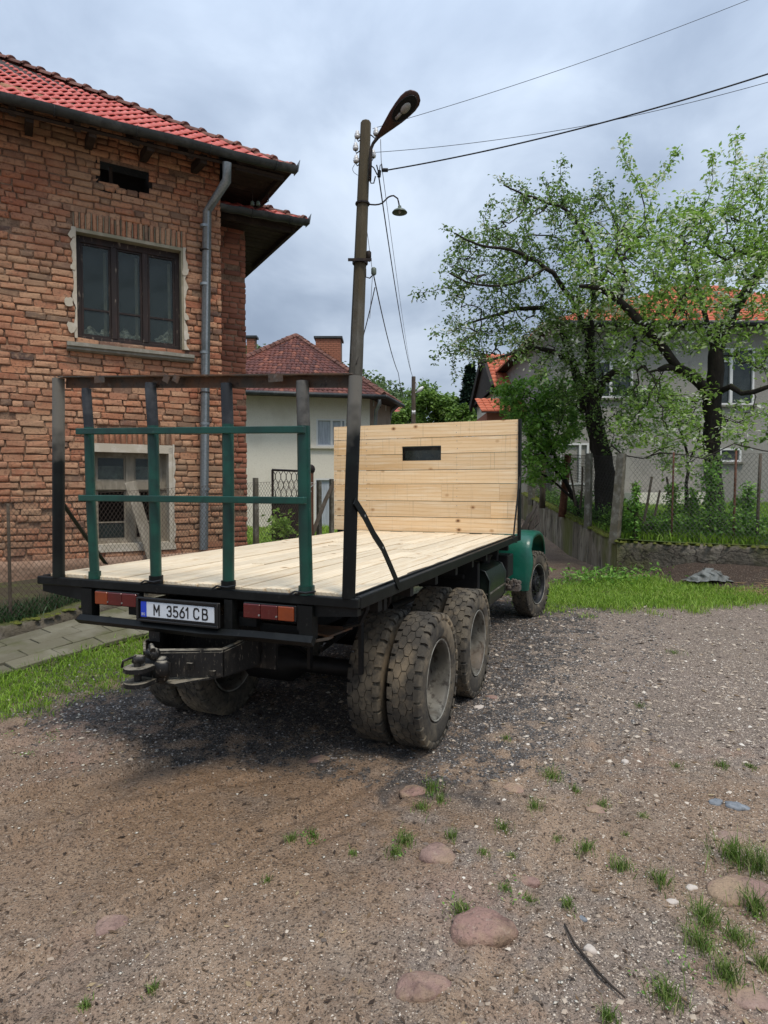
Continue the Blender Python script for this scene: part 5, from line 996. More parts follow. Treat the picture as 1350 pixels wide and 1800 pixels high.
# --- roof
s_c, z_c = hw(513, 296, .74); s_e, z_e = hw(0, 168, .74); ez = lambda s: z_c + (s - s_c) * (z_e - z_c) / (s_e - s_c)
def hip_at(tan_, nn=.74, s_c=None, z_c=None, uu=0):
    lo, hi = 0, 12
    for _ in range(50):
        q = (lo + hi) / 2; P = h2w(s_c - q, nn - q, z_c + tan_ * q); u, v = px(P)
        if u > uu: lo = q
        else: hi = q
    return v
lo, hi = .2, 1.5
for _ in range(40):
    t_ = (lo + hi) / 2
    if hip_at(t_, .74, s_c, z_c) > 100: lo = t_
    else: hi = t_
TAN = (lo + hi) / 2; print('roof tan', TAN, 'corner', s_c, z_c, z_e)
def tile_mesh(w_, l_, m, name='roof_tile'):
    n = 9; V = []; th = .014
    for lay_ in (0, 1):
        for j, y in enumerate((0, l_)):
            for i in range(n):
                x = -w_ / 2 + (w_ + .02) * i / (n - 1); z = .020 * math.cos((i / (n - 1) * 1.0 + .08) * 2 * math.pi) + (.018 if j == 0 else .006) - th * lay_; V.append((x, y, z))
    k = n; fs = [(i, i + 1, k + i + 1, k + i) for i in range(n - 1)]; o = 2 * n; fs += [(o + i + 1, o + i, i, i + 1)[::-1] for i in range(n - 1)]; fs += [(0, k, o + k, o), (k - 1, o + k - 1, o + 2 * k - 1, 2 * k - 1)]
    return V, [tuple(f) for f in fs]
def roof_side(roof, sc, zc_, n0, tan_, smin, tw, tl, keep, m, depth_lim, zfun):
    """tiles on the plane rising from the eave, cut by the hip running at 45 degrees in plan"""
    V0, F0_ = tile_mesh(tw, tl + .05, m); me = bpy.data.meshes.new('roof_tile'); me.from_pydata(V0, [], F0_); me.polygons.foreach_set('use_smooth', np.ones(len(F0_), bool)); me.materials.append(m)
    ca = math.cos(math.atan(tan_)); ny = int(depth_lim / (tl * ca)); lst = []
    for j in range(ny):
        d = j * tl * ca - .03; s = sc - max(d, 0) - tw * .30
        off = 0
        while s > smin:
            lst.append((s, n0 - d, zfun(s) + tan_ * d + .03)); s -= tw
    P = np.array([h2w(*a) for a in lst]); U, Vv = px(P); o_ = np.argsort(np.where((U > -20) & (Vv > -20), np.linalg.norm(P, axis=1), 1e6)); first = set(o_[:keep].tolist()); VV = []; FF = []; b0 = 0; RR = []
    Rm = Matrix.Rotation(HRZ, 4, 'Z') @ Matrix.Rotation(math.atan(tan_), 4, 'X')
    for i, a in enumerate(lst):
        Mx = Matrix.Translation(Vector(P[i])) @ Rm @ Matrix.Rotation(random.uniform(-.012, .012), 4, 'Z') @ Matrix.Rotation(random.uniform(-.01, .01), 4, 'X')
        if i in first:
            o = bpy.data.objects.new('roof_tile', me); COL.objects.link(o); o.parent = roof; o.matrix_parent_inverse = roof.matrix_basis.inverted(); o.matrix_basis = Mx
        else:
            Mn = np.array(Mx); v = np.array(V0) @ Mn[:3, :3].T + Mn[:3, 3]; VV.append(v); FF += [tuple(q + b0 for q in f) for f in F0_]; b0 += len(v); RR.append(np.full(len(v), random.random()))
    if VV: o = np_obj('roof_tiles', np.concatenate(VV), FF, m, roof, True, attrs={'rnd': np.concatenate(RR)}); o['kind'] = 'stuff'
def hip_caps(roof, sc, zc_, n0, tan_, n, r=.10, step=.36, cam_u=-60):
    a = np.array(h2w(sc, n0, zc_)); b = np.array(h2w(sc - 1, n0 - 1, zc_ + tan_)); d = (b - a) / np.linalg.norm(b - a); side = np.cross(d, [0, 0, 1]); side /= np.linalg.norm(side); up = np.cross(side, d)
    for i in range(n):
        p = a + d * (step * i - .02) + up * .01; V = []; kk = 9
        for j, (t, rr, zz) in enumerate(((0, 1.16, .028), (.05, 1.16, .028), (.065, 1.02, .012), (step + .03, .92, .0))):
            for q in range(kk): an = math.pi * q / (kk - 1) - .0; V.append(p + d * t + side * r * rr * math.cos(an) + up * (r * rr * .75 * math.sin(an) + zz - .02) + RNG.normal(0, .002, 3))
        fs = [(j * kk + q, j * kk + q + 1, (j + 1) * kk + q + 1, (j + 1) * kk + q)[::-1] for j in range(3) for q in range(kk - 1)]; fs.append(tuple(range(kk)))
        mb = MB(); mb.add(V, fs); mb.build('hip_tile', M['hip_tile'], roof, 50)
def roof_body(sc, zc_, n0, tan_, smin, dmax, zf):
    hb = HB(); e = .03
    V = [h2w(smin, n0, zf(smin) - e), h2w(sc, n0, zc_ - e), h2w(sc - dmax, n0 - dmax, zc_ + tan_ * dmax - e), h2w(min(smin, sc - dmax - .01), n0 - dmax, zf(smin) + tan_ * dmax - e), h2w(sc, n0 - 2 * dmax, zc_ - e)]
    hb.add(V, [(0, 1, 2, 3), (1, 4, 2)]); V2 = [tuple(np.array(v) - [0, 0, .05]) for v in V]; hb.add(V2, [(3, 2, 1, 0), (2, 4, 1)]); hb.add(V[:2] + V2[:2], [(0, 2, 3, 1)]); hb.add([V[1], V[4], V2[1], V2[4]], [(0, 2, 3, 1)])
    return hb.build('roof', M['dark_board'], house)
roof = roof_body(s_c, z_c, .74, TAN, SLEFT - .3, 5.6, ez)
roof_side(roof, s_c, z_c, .74, TAN, SLEFT - .2, .215, .335, 285, M['roof_tile'], 5.5, ez)
hip_caps(roof, s_c, z_c - .015, .74, TAN, 20)
def gutter_run(sA, zA, sB, zB, n, r=.085, collar=1.05):
    hb = HB(); V = []; kk = 9; m_ = 30
    for i in range(m_ + 1):
        t = i / m_; s = sA + (sB - sA) * t; z = zA + (zB - zA) * t + .006 * math.sin(i * .9); 
        for q in range(kk): an = math.pi + math.pi * q / (kk - 1); V.append(h2w(s, n + r * math.cos(an), z + r * 1.15 * math.sin(an)))
        for q in range(kk): an = 2 * math.pi - math.pi * q / (kk - 1); V.append(h2w(s, n + (r - .006) * math.cos(an), z + (r - .006) * 1.15 * math.sin(an)))
    K = 2 * kk; fs = [(i * K + q, i * K + (q + 1) % K, (i + 1) * K + (q + 1) % K, (i + 1) * K + q) for i in range(m_) for q in range(K)]; fs += [tuple(range(kk)), tuple(m_ * K + q for q in range(kk - 1, -1, -1))]
    hb.add(V, fs); g_ = hb.build('gutter', M['gutter'], house, 60); s = sB - .35
    while s > sA:
        t = (s - sA) / (sB - sA); z = zA + (zB - zA) * t; P_ = [(s, n + (r + .007) * math.cos(an), z + (r * 1.15 + .007) * math.sin(an)) for an in np.linspace(math.pi, 2 * math.pi, 9)]; hb = HB(); hb.tb(P_, .010, 5); hb.build('gutter_collar', M['gutter'], g_); s -= collar
    hb = HB(); hb.prism([h2w(sB + .002, n - r * 1.1, zB - r), h2w(sB + .002, n + r * 1.1, zB - r), h2w(sB + .03, n + r * 1.2, zB + .10), h2w(sB + .002, n - r * .2, zB + .03), h2w(sB + .002, n - r * 1.1, zB + .05)], np.append(HT * .006, 0)); hb.build('gutter_end', M['zinc'], g_)
gutter_run(SLEFT - .2, ez(SLEFT - .2) - .02, s_c + .04, z_c - .02, .81)
hb = HB(); hb.tube([h2w(SLEFT, .66, ez(SLEFT) - .13), h2w(s_c - .12, .66, z_c - .13)], .03, 4); hb.build('fascia', M['dark_board'], house)
for s in np.arange(-6.1, .9, .78):
    a = h2w(s, .66, ez(s) - .12); b = h2w(s, -.3, ez(s) + TAN * .96 - .12); mb = MB(); mb.bar(a, b, .09, .13); mb.build('rafter', M['dark_board'], house)
    if s < 0: mb = MB(); mb.bar(h2w(s + .2, .64, ez(s) - .13), h2w(s + .2, .02, ez(s) - .02), .10, .13); mb.build('rafter_tail', M['dark_board'], house)
for i, n_ in enumerate(np.arange(-1.3, .7, .16)):                                # soffit boards past the corner
    hb = HB(); z = z_c - .085 + random.uniform(-.004, .004); hb.bx(.05, s_c - .12, n_, n_ + .145, z - .02, z); hb.build('soffit_board', M['dark_board'], house)
hb = HB(); hb.bar(h2w(.05, .62, z_c - .16), h2w(s_c - .1, .62, z_c - .14), .06, .10); hb.bar(h2w(s_c - .16, .6, z_c - .15), h2w(s_c - .16, -1.3, z_c - .15), .06, .10); hb.build('eave_beam', M['dark_board'], house)
# wing roof
sw, zw = hw(534, 388, WN + .74); swl, zwl = hw(395, 365, WN + .74); ezw = lambda s: zw + (s - sw) * (zwl - zw) / (swl - sw)
wroof = roof_body(sw, zw, WN + .74, .55, -.2, 2.2, ezw)
roof_side(wroof, sw, zw, WN + .74, .55, -.1, .215, .335, 0, M['roof_tile'], 2.1, ezw); hip_caps(wroof, sw, zw - .015, WN + .74, .55, 7)
gutter_run(-.1, ezw(-.1), sw + .04, zw - .02, WN + .81, collar=.7)
for n_ in np.arange(-2.6, WN + .66, .16): hb = HB(); z = zw - .085 + random.uniform(-.004, .004); hb.bx(-.0, sw - .1, n_, n_ + .145, z - .02, z); hb.build('soffit_board', M['dark_board'], house)
hb = HB(); hb.bar(h2w(.0, WN + .55, zw - .16), h2w(sw - .1, WN + .55, zw - .14), .06, .09); hb.bar(h2w(sw - .14, WN + .6, zw - .15), h2w(sw - .14, -2.6, zw - .15), .06, .09); hb.build('eave_beam', M['dark_board'], house)
# drainpipe
p0 = hw(399, 292, .80); p1 = hw(398, 318, .74); p2 = hw(364, 372, .13); p3 = hw(357, 966, .13); hb = HB(); hb.tb([(p0[0], .80, p0[1] + .05), (p1[0], .76, p1[1]), (p2[0], .13, p2[1]), (p3[0] + .01, .13, p3[1])], [.07, .07, .07, .07], 14); dp = hb.build('drainpipe', M['zinc'], house, 60)
for v in (398, 500, 620, 745, 860): s_, z_ = hw(360, v, .13); hb = HB(); hb.tb([(s_, .13, z_ - .02), (s_, .13, z_ + .02)], .078, 14); hb.build('pipe_joint', M['zinc'], dp, 60)
for v in (440, 690): s_, z_ = hw(360, v, .13); hb = HB(); hb.tb([(s_, .13, z_ - .008), (s_, .13, z_ + .008)], .083, 14); hb.tb([(s_, .05, z_), (s_, -.02, z_)], .012, 6); hb.build('pipe_clip', M['iron_dark'], dp)
# bracket with insulators under the eave corner
c_ = hw(447, 350, .3); hb = HB(); P_ = [h2w(*hw3) for hw3 in ()]; 
a = pt(470, 330, 10.9); mb = MB(); mb.tube([a, a + [0.02, 0, -.22], a + [-.12, 0, -.32], a + [-.2, 0, -.36]], .008, 6); mb.tube([a + [-.25, 0, -.02], a + [-.26, 0, -.3], a + [-.2, 0, -.36]], .008, 6); br = mb.build('wire_bracket', M['iron_dark'], house)
for dx in (-.26, -.16): mb = MB(); mb.lathe([(0, .012), (0, .03), (.02, .038), (.035, .028), (.05, .034), (.075, .02), (.08, 0)], 10, tuple(a + [dx, 0, -.3])); mb.build('insulator', M['enamel'], br, True)

# kerb, planting strip and paved path in front of the house
def f2w(s, n): return F0 + FD * s + FN * n                     # along the fence line, towards the viewer
k_ = thing('kerb_strip', 'mossy broken stone kerb holding the planting strip below the brick house', 'kerb', (F0[0], F0[1], .2)); V = []; n1 = 120
for i in range(n1 + 1):
    s = -3 + 12 * i / n1; q = f2w(s, -.05); bz = float(ground_z(q[0], q[1], False)); hgt = .17 + .02 * math.sin(i * .7)
    for n_, z_ in ((.10, -.25), (.10, 0), (.085, .45), (.06, .85), (.0, 1.0), (-.10, 1.02), (-.12, -.25)):
        r_ = .045 * (float(vnoise(np.array(i * .45), np.array(z_ * 6.), 3)) - .5) if z_ > 0 else 0; q = f2w(s, n_ + r_); V.append((q[0], q[1], bz + hgt * z_ + r_ * .5))
fs = [(i * 7 + j, i * 7 + (j + 1) % 7, (i + 1) * 7 + (j + 1) % 7, (i + 1) * 7 + j)[::-1] for i in range(n1) for j in range(7)]
mb = MB(); mb.add(V, fs); mb.build('kerb_stone', M['kerb'], k_, True)
xs_ = np.linspace(-3, 9, 80); V = []
for s in xs_:
    for n_ in np.linspace(-.06, -2.6, 14): q = f2w(s, n_); V.append((q[0], q[1], float(ground_z(q[0], q[1], False)) + .155 + .02 * random.random() + .0 * n_))
idx = np.arange(80 * 14).reshape(80, 14); Q = np.stack([idx[:-1, :-1], idx[1:, :-1], idx[1:, 1:], idx[:-1, 1:]], -1).reshape(-1, 4)[:, ::-1]
M['bed_soil'] = mat('bed_soil', (.06, .05, .03), .95, layers=[('noise', 5, (.075, .085, .025), .45, .65)], bumps=[('noise', 20, 1, .03)], space='World')
tag(np_obj('planting_strip', V, Q, M['bed_soil'], smooth=True, origin=False), kind='structure')
n = 16000; s_ = RNG.uniform(-3, 6, n); n_ = -RNG.uniform(.02, .55, n) ** 1.0; XY = F0 + FD * s_[:, None] + FN * n_[:, None]; dens = fbm(s_ * 1.5, n_ * 2, 3, 70); XY = XY[RNG.uniform(0, 1, n) < dens * 1.5]
blades('planting_grass', XY, ground_z(XY[:, 0], XY[:, 1], False) + .16, RNG.uniform(.05, .19, len(XY)), RNG.uniform(.006, .013, len(XY)), RNG.uniform(0, .999, len(XY)), M['grass_dark'], .5, label='dark green leafy plants in the strip at the foot of the brick house')
XYm = np.concatenate([(F0 + FD * RNG.uniform(-3, 8, (700, 1)) + FN * RNG.normal(-.03, .06, (700, 1)))]); zm = ground_z(XYm[:, 0], XYm[:, 1], False) + .165; n = len(XYm); sz = RNG.uniform(.015, .05, n)
V = Bv[None] * sz[:, None, None] * np.array([1, 1, .5]) + np.concatenate([XYm, zm[:, None]], 1)[:, None, :]; T = []
for j in range(6): T += [[j, (j + 1) % 6, 6 + (j + 1) % 6], [j, 6 + (j + 1) % 6, 6 + j], [6 + j, 6 + (j + 1) % 6, 12]]
o = np_obj('moss', V.reshape(-1, 3), (np.array(T)[None] + 13 * np.arange(n)[:, None, None]).reshape(-1, 3), M['moss'], k_, True); o['kind'] = 'stuff'
# paving slabs
path = MB(); V = []
for s in np.linspace(-3, 9, 70):
    for n_ in (.10, 1.12): q = f2w(s, n_); V.append((q[0], q[1], float(base_z(*q)) + .022))
path.add(V, [(2 * i, 2 * i + 1, 2 * i + 3, 2 * i + 2) for i in range(69)]); M['joint_moss'] = mat('joint_moss', (.05, .05, .025), .95, layers=[('noise', 6, (.085, .095, .03), .45, .65)], bumps=[('noise', 30, .8, .01)], space='World')
po = path.build('path', M['joint_moss'], None, True); tag(po, kind='structure')
proto = None; SLW, SLL = .245, .48
for r_ in range(4):
    for c in range(24):
        s = -3 + c * SLL + (.24 if r_ % 2 else 0) + SLL / 2; n_ = .13 + SLW * (r_ + .5); q = f2w(s, n_); z = float(base_z(*q)) + .03 + random.uniform(-.004, .006); dz = (float(base_z(*f2w(s + .2, n_))) - float(base_z(*f2w(s - .2, n_)))) / .4; dn = (float(base_z(*f2w(s, n_ + .1))) - float(base_z(*f2w(s, n_ - .1)))) / .2
        if proto is None:
            mb = MB(); mb.box((0, 0, 0), (SLL - .010, SLW - .010, .05), None, 0, .006); proto = bpy.data.meshes.new('paving_slab'); proto.from_pydata(mb.v, [], mb.f); proto.materials.append(M['paver'])
        o = bpy.data.objects.new('paving_slab', proto); COL.objects.link(o); o.parent = po; o.matrix_parent_inverse = po.matrix_basis.inverted()
        o.matrix_basis = Matrix.Translation((q[0], q[1], z)) @ Matrix.Rotation(math.atan2(FD[1], FD[0]), 4, 'Z') @ Matrix.Rotation(-math.atan(dz), 4, 'Y') @ Matrix.Rotation(-math.atan(dn) + random.uniform(-.012, .012), 4, 'X') @ Matrix.Rotation(random.uniform(-.01, .01), 4, 'Z')

# left mesh fence, gate and posts
lf = thing('mesh_fence', 'rusty diamond mesh fence with concrete posts running in front of the brick house', 'fence', (F0[0], F0[1], .3))
Af = f2w(-3, -.06); Bf = f2w(3.9, -.06); wire_mesh(Af, Bf, .20, .62, 1.60, 2.0, .060, .0026, M['wire'], lf)
Cf = f2w(5.2, -.06); Df = f2w(9.5, -.06); wire_mesh(Bf, Cf, .55, .6, 2.0, 2.05, .062, .0028, M['wire'], lf)
def lpost(u, v0, v1, y, wpx, m, n=4, lean=(0, 0), nm='post', parent=lf, label=None):
    a = pt(u, v0, y); b = pt(u, v1, y); mb = MB(); post(mb, a[0], a[1], a[2] - .5, b[2], wpx / F * y, lean, n); o = mb.build(nm, M[m], parent, n > 4)
    if label: o['label'] = label
    return o
lpost(450, 960, 840, 10.5, 10, 'concrete_post'); lpost(561, 945, 846, 14.5, 9, 'concrete_post'); lpost(583, 940, 842, 15.2, 8, 'concrete_post')
lpost(18, 1060, 885, 7.4, 6, 'stake', 6)
mb = MB(); mb.tube([pt(588, 848, 14.5), pt(572, 880, 14.2), pt(549, 940, 13.6)], .05, 6, jit=.1); mb.build('brace_pole', M['stake'], lf)
gp = thing('gate_post', 'round brown iron gate post with ball finial and white string tied on it', 'post', pt(545, 950, 13.2).tolist()); a = pt(545, 960, 13.2); b = pt(545, 830, 13.2); mb = MB(); mb.tube([a - [0, 0, .4], b], .075, 10); mb.build('shaft', M['rust'], gp, 60); mb = MB(); mb.ball(tuple(b + [0, 0, .06]), .11, 12); mb.build('finial', M['iron_dark'], gp, True)
mb = MB(); c = pt(544, 848, 13.1)
for i in range(7): mb.tube([c, c + RNG.normal(0, .06, 3) * [1, .3, 1], c + [random.uniform(-.15, .05), 0, -.2]], .005, 4)
mb.build('string', M['white_frame'], gp)
gt = thing('garden_gate', 'dark iron gate with hexagonal lattice above a solid sheet panel', 'gate', pt(500, 950, 12.4).tolist()); G0 = pt(479, 826, 12.2); G1 = pt(530, 830, 13.0); gd = G1 - G0; gd[2] = 0; gl = np.linalg.norm(gd); gd /= gl; zt = G0[2]; zmid = pt(479, 886, 12.2)[2]; zb = pt(479, 948, 12.2)[2]
def gpnt(s, z): return (G0[0] + gd[0] * s, G0[1] + gd[1] * s, z)
mb = MB()
for a, b in (((0, zb), (0, zt)), ((gl, zb), (gl, zt)), ((0, zt), (gl, zt)), ((0, zmid), (gl, zmid)), ((0, zb), (gl, zb))): mb.bar(gpnt(*a), gpnt(*b), .035, .035, up=(0.3, 1, .1))
mb.build('frame', M['iron_dark'], gt)
mb = MB(); hx = gl / 5.5; hz = (zt - zmid) / 4
for r_ in range(5):
    for c in range(7):
        x = c * hx + (hx / 2 if r_ % 2 else 0); z = zmid + r_ * hz
        for P_ in (((x, z), (x, z + hz * .45)), ((x, z + hz * .45), (x + hx / 2, z + hz)), ((x, z + hz * .45), (x - hx / 2, z + hz))):
            if all(-.01 <= q[0] <= gl + .01 and zmid - .01 <= q[1] <= zt + .01 for q in P_): mb.tube([gpnt(*P_[0]), gpnt(*P_[1])], .009, 4)
o = mb.build('lattice', M['iron_dark'], gt); o['kind'] = 'stuff'
mb = MB(); mb.bar(gpnt(0, (zmid + zb) / 2), gpnt(gl, (zmid + zb) / 2), .012, zmid - zb - .03, up=(0, 0, 1)); pn = mb.build('panel', M['iron_dark'], gt)
mb = MB(); c = gl * .45; zc2 = zmid - .33
for a, b in (((c - .16, zc2 + .14), (c + .16, zc2 + .14)), ((c - .09, zc2 - .1), (c - .09, zc2 + .1)), ((c + .09, zc2 - .1), (c + .09, zc2 + .1)), ((c - .09, zc2 - .1), (c + .09, zc2 - .1)), ((c - .09, zc2 + .1), (c + .09, zc2 + .1)), ((c + .16, zc2 + .02), (c + .16, zc2 + .14))): p_ = np.array(gpnt(*a)); q_ = np.array(gpnt(*b)); f_ = np.array([gd[1], -gd[0], 0]) * .02; mb.tube([p_ + f_, q_ + f_], .010, 4)
mb.build('lock_plate', M['wire'], gt)
c = pt(493, 940, 12.0); root = thing('small_bush', 'small light green leafy bush in front of the iron gate', 'bush', c.tolist()); n = 220; P_ = c + RNG.normal(0, .13, (n, 3)) + [0, 0, .1]; V, T = leaves_mesh(P_, RNG.uniform(.08, .16, n), -.1, .6); o = np_obj('foliage', V, T, M['leaf_apple'], root, attrs={'rnd': np.repeat(RNG.uniform(.3, .8, n), 4)}); o['kind'] = 'stuff'; mb = MB(); mb.tube([c - [0, 0, .6], c], .015, 5); mb.build('stem', M['twig'], root)
# grass of the yard beyond the gate
n = 26000; yy = 12.5 * (32 / 12.5) ** RNG.uniform(0, 1, n); XY = np.stack([yy * RNG.uniform(-.30, .02, n), yy], -1); XY = XY[(XY - F0) @ FN < -.4]; XY = XY[~((XY - HC) @ HN > -7) | ((XY - HC) @ HT > ws + .2)]
blades('yard_grass', XY, ground_z(XY[:, 0], XY[:, 1], False), RNG.uniform(.05, .2, len(XY)), RNG.uniform(.02, .04, len(XY)), RNG.uniform(.1, .95, len(XY)), M['grass'], .5, label='green grass in the yard behind the iron gate')

# ================================================================== WHITE HOUSE BEHIND
wh = thing('white_house', 'cream plastered house with old dark red tiled hip roof and brick chimneys', 'house', pt(560, 930, 28).tolist())
A = pt(330, 700, 26.5)[:2]; B = pt(650, 700, 28.0)[:2]; Cc = pt(687, 700, 31.5)[:2]; D = Cc + np.array([-1.5, 7]); E_ = A + np.array([-2, 9]); ZE = pt(650, 700, 28.0)[2]; FP = [A, B, Cc, D, E_]
hole = None; d_ = (B - A) / np.linalg.norm(B - A); nn_ = np.array([d_[1], -d_[0]])
def wq(mb, P, Q_, z0, z1): mb.add([(P[0], P[1], z0), (Q_[0], Q_[1], z0), (Q_[0], Q_[1], z1), (P[0], P[1], z1)], [(0, 1, 2, 3)])
def on_wall(u, v, off=0):            # (along, z) on the front wall plane
    r = ray(u, v); q = A + nn_ * off; k = (q @ nn_) / (r[:2] @ nn_); P = r * k; return float((P[:2] - A) @ d_), float(P[2] + H)
def a2w(s, n, z): p = A + d_ * s + nn_ * n; return (p[0], p[1], z)
a0, zt_ = on_wall(556, 736); a1, zb_ = on_wall(608, 785); W1 = (a0, a1, zb_, zt_); b0_, zt2 = on_wall(553, 841); b1_, zb2 = on_wall(588, 930); W2 = (b0_, b1_, zb2, zt2)
mb = MB(); Ltot = float(np.linalg.norm(B - A)); S_ = sorted([0, Ltot, W1[0], W1[1], W2[0], W2[1]]); Z_ = sorted([-.5, ZE + .2, W1[2], W1[3], W2[2], W2[3]])
for i in range(5):
    for j in range(5):
        cs_, cz_ = (S_[i] + S_[i + 1]) / 2, (Z_[j] + Z_[j + 1]) / 2
        if any(w_[0] < cs_ < w_[1] and w_[2] < cz_ < w_[3] for w_ in (W1, W2)): continue
        mb.add([a2w(S_[i], 0, Z_[j]), a2w(S_[i + 1], 0, Z_[j]), a2w(S_[i + 1], 0, Z_[j + 1]), a2w(S_[i], 0, Z_[j + 1])], [(0, 1, 2, 3)])
mb.build('front_wall', M['white_wall'], wh); mb = MB()
for P, Q_ in ((B, Cc), (Cc, D), (D, E_), (E_, A)): wq(mb, P, Q_, -.5, ZE + .2)
mb.build('side_wall', M['tan_wall'], wh)
def bbx(mb, s0, s1, n0, n1, z0, z1, m=0): 
    R_ = Matrix.Rotation(math.atan2(d_[1], d_[0]), 3, 'Z'); mb.box(a2w((s0 + s1) / 2, (n0 + n1) / 2, (z0 + z1) / 2), (s1 - s0, abs(n1 - n0), z1 - z0), R_, m)
for k, W_ in enumerate((W1, W2)):
    s0, s1, z0, z1 = W_; mb = MB(); t = .07
    bbx(mb, s0, s0 + t, -.15, .0, z0, z1); bbx(mb, s1 - t, s1, -.15, .0, z0, z1); bbx(mb, s0 + t, s1 - t, -.15, .0, z0, z0 + t); bbx(mb, s0 + t, s1 - t, -.15, .0, z1 - t, z1)
    if k == 0: bbx(mb, s0 + (s1 - s0) * .48, s0 + (s1 - s0) * .48 + .10, -.14, -.01, z0 + t, z1 - t); bbx(mb, s0 + (s1 - s0) * .82, s0 + (s1 - s0) * .82 + .08, -.14, -.01, z0 + t, z1 - t)
    fr = mb.build('window' if k == 0 else 'door', M['white_frame'], wh); mb = MB(); bbx(mb, s0 + t, s1 - t, -.10, -.09, z0 + t, z1 - t); mb.build('pane', M['lace'], fr)
    if k == 0: mb = MB(); bbx(mb, s0 - .35, s1 + .2, -.02, .14, z0 - .10, z0 - .02); mb.build('window_sill', M['white_wall'], wh)
# roof: old tiles in stepped courses
Z0 = ZE; eA = pt(310, 684, 25.4); eB = pt(674, 696, 27.2); eC = pt(704, 712, 31.5); AP_ = pt(520, 592, 31.5); eD = np.array([D[0] + 1, D[1] + 1, eC[2]]); BK = AP_ + np.array([-4, 5, 0])
def tiled_face(e0, e1, apx, m, parent, rows, tw, name='roof_tiles', step=.05, apx2=None):
    """stepped tile courses on the face e0-e1-apx(-apx2)"""
    V = []; Fq = []; R_ = []; e0, e1, apx = map(np.array, (e0, e1, apx)); apx2 = apx if apx2 is None else np.array(apx2); nrm = np.cross(e1 - e0, apx - e0); nrm /= np.linalg.norm(nrm); nrm = nrm if nrm[2] > 0 else -nrm; 
    for r_ in range(rows):
        t0, t1 = r_ / rows, (r_ + 1.15) / rows; L0, R0 = e0 + (apx - e0) * t0, e1 + (apx2 - e1) * t0; t1 = min(t1, 1); L1, R1 = e0 + (apx - e0) * t1, e1 + (apx2 - e1) * t1; n = max(1, int(np.linalg.norm(R0 - L0) / tw))
        for i in range(n):
            a, b = i / n, (i + .94) / n; jt = random.uniform(-.012, .012); P = [L0 + (R0 - L0) * a, L0 + (R0 - L0) * b, L1 + (R1 - L1) * b, L1 + (R1 - L1) * a]
            c0 = step + jt; b0 = len(V); mid0 = (P[0] + P[1]) / 2 + nrm * (c0 + .035); mid1 = (P[3] + P[2]) / 2 + nrm * .04
            V += [P[0] + nrm * c0, mid0, P[1] + nrm * c0, P[2] + nrm * .01, mid1, P[3] + nrm * .01, P[0] - nrm * .02, mid0 - nrm * .08, P[1] - nrm * .02]; Fq += [(b0, b0 + 1, b0 + 4, b0 + 5), (b0 + 1, b0 + 2, b0 + 3, b0 + 4), (b0 + 6, b0 + 7, b0 + 1, b0), (b0 + 7, b0 + 8, b0 + 2, b0 + 1)]; R_ += [random.random()] * 9
    o = np_obj(name, V, Fq, m, parent, attrs={'rnd': R_}); o['kind'] = 'stuff'; return o
mb = MB(); lo_ = np.array([0, 0, .03]); V = [eA - lo_, eB - lo_, eC - lo_, eD - lo_, AP_ - lo_, BK - lo_, np.array([E_[0] - 1, E_[1] + 1, eA[2]])]
mb.add(V, [(0, 1, 4), (1, 2, 4), (2, 3, 5, 4), (3, 6, 5), (6, 0, 4, 5), (6, 3, 2, 1, 0)]); rf = mb.build('roof', M['dark_board'], wh)
tiled_face(eA, eB, AP_, M['old_tile'], rf, 22, .21); tiled_face(eB, eC, AP_, M['old_tile'], rf, 20, .22); tiled_face(eC, eD, AP_, M['old_tile'], rf, 18, .25, apx2=BK)
for P, Q_ in ((eB, AP_), (eA, AP_), (eC, AP_)):
    n = int(np.linalg.norm(Q_ - P) / .35)
    for i in range(n): a = P + (Q_ - P) * i / n; b = P + (Q_ - P) * (i + 1.05) / n; mb = MB(); mb.tube([a + [0, 0, .05], b + [0, 0, .05]], [.15, .12], 7, jit=.1); mb.build('ridge_tile', M['hip_tile'], rf)
mb = MB(); mb.tube([eA + [0, -.1, -.05], eB + [.1, -.1, -.05]], .09, 8); mb.tube([eB + [.1, -.1, -.05], eC + [.15, 0, -.05]], .09, 8); mb.build('gutter', M['gutter'], wh, True)
mb = MB(); a = pt(667, 702, 27.3); mb.tube([a, a + [0, 0, -.2], pt(661, 722, 28.0), pt(659, 760, 28.0), pt(659, 900, 28.0)], .085, 8); a = pt(700, 712, 31.3); mb.tube([a, pt(688, 722, 31.5), pt(684, 745, 31.5), pt(684, 880, 31.5)], .07, 8); mb.build('drainpipe', M['zinc'], wh, True)
for u, v0, v1 in ((655.5, 702, 714), (667, 704, 717), (677, 712, 722)): 
    t = (u - 650) / 37; p = B + (Cc - B) * t; y = p[1] - .03; mb = MB(); mb.bar(pt(u, v0, y), pt(u, v1, y), .12, .04, up=(0, 1, 0)); mb.build('vent', M['dark_board'] if u > 660 and u < 670 else M['white_frame'], wh)
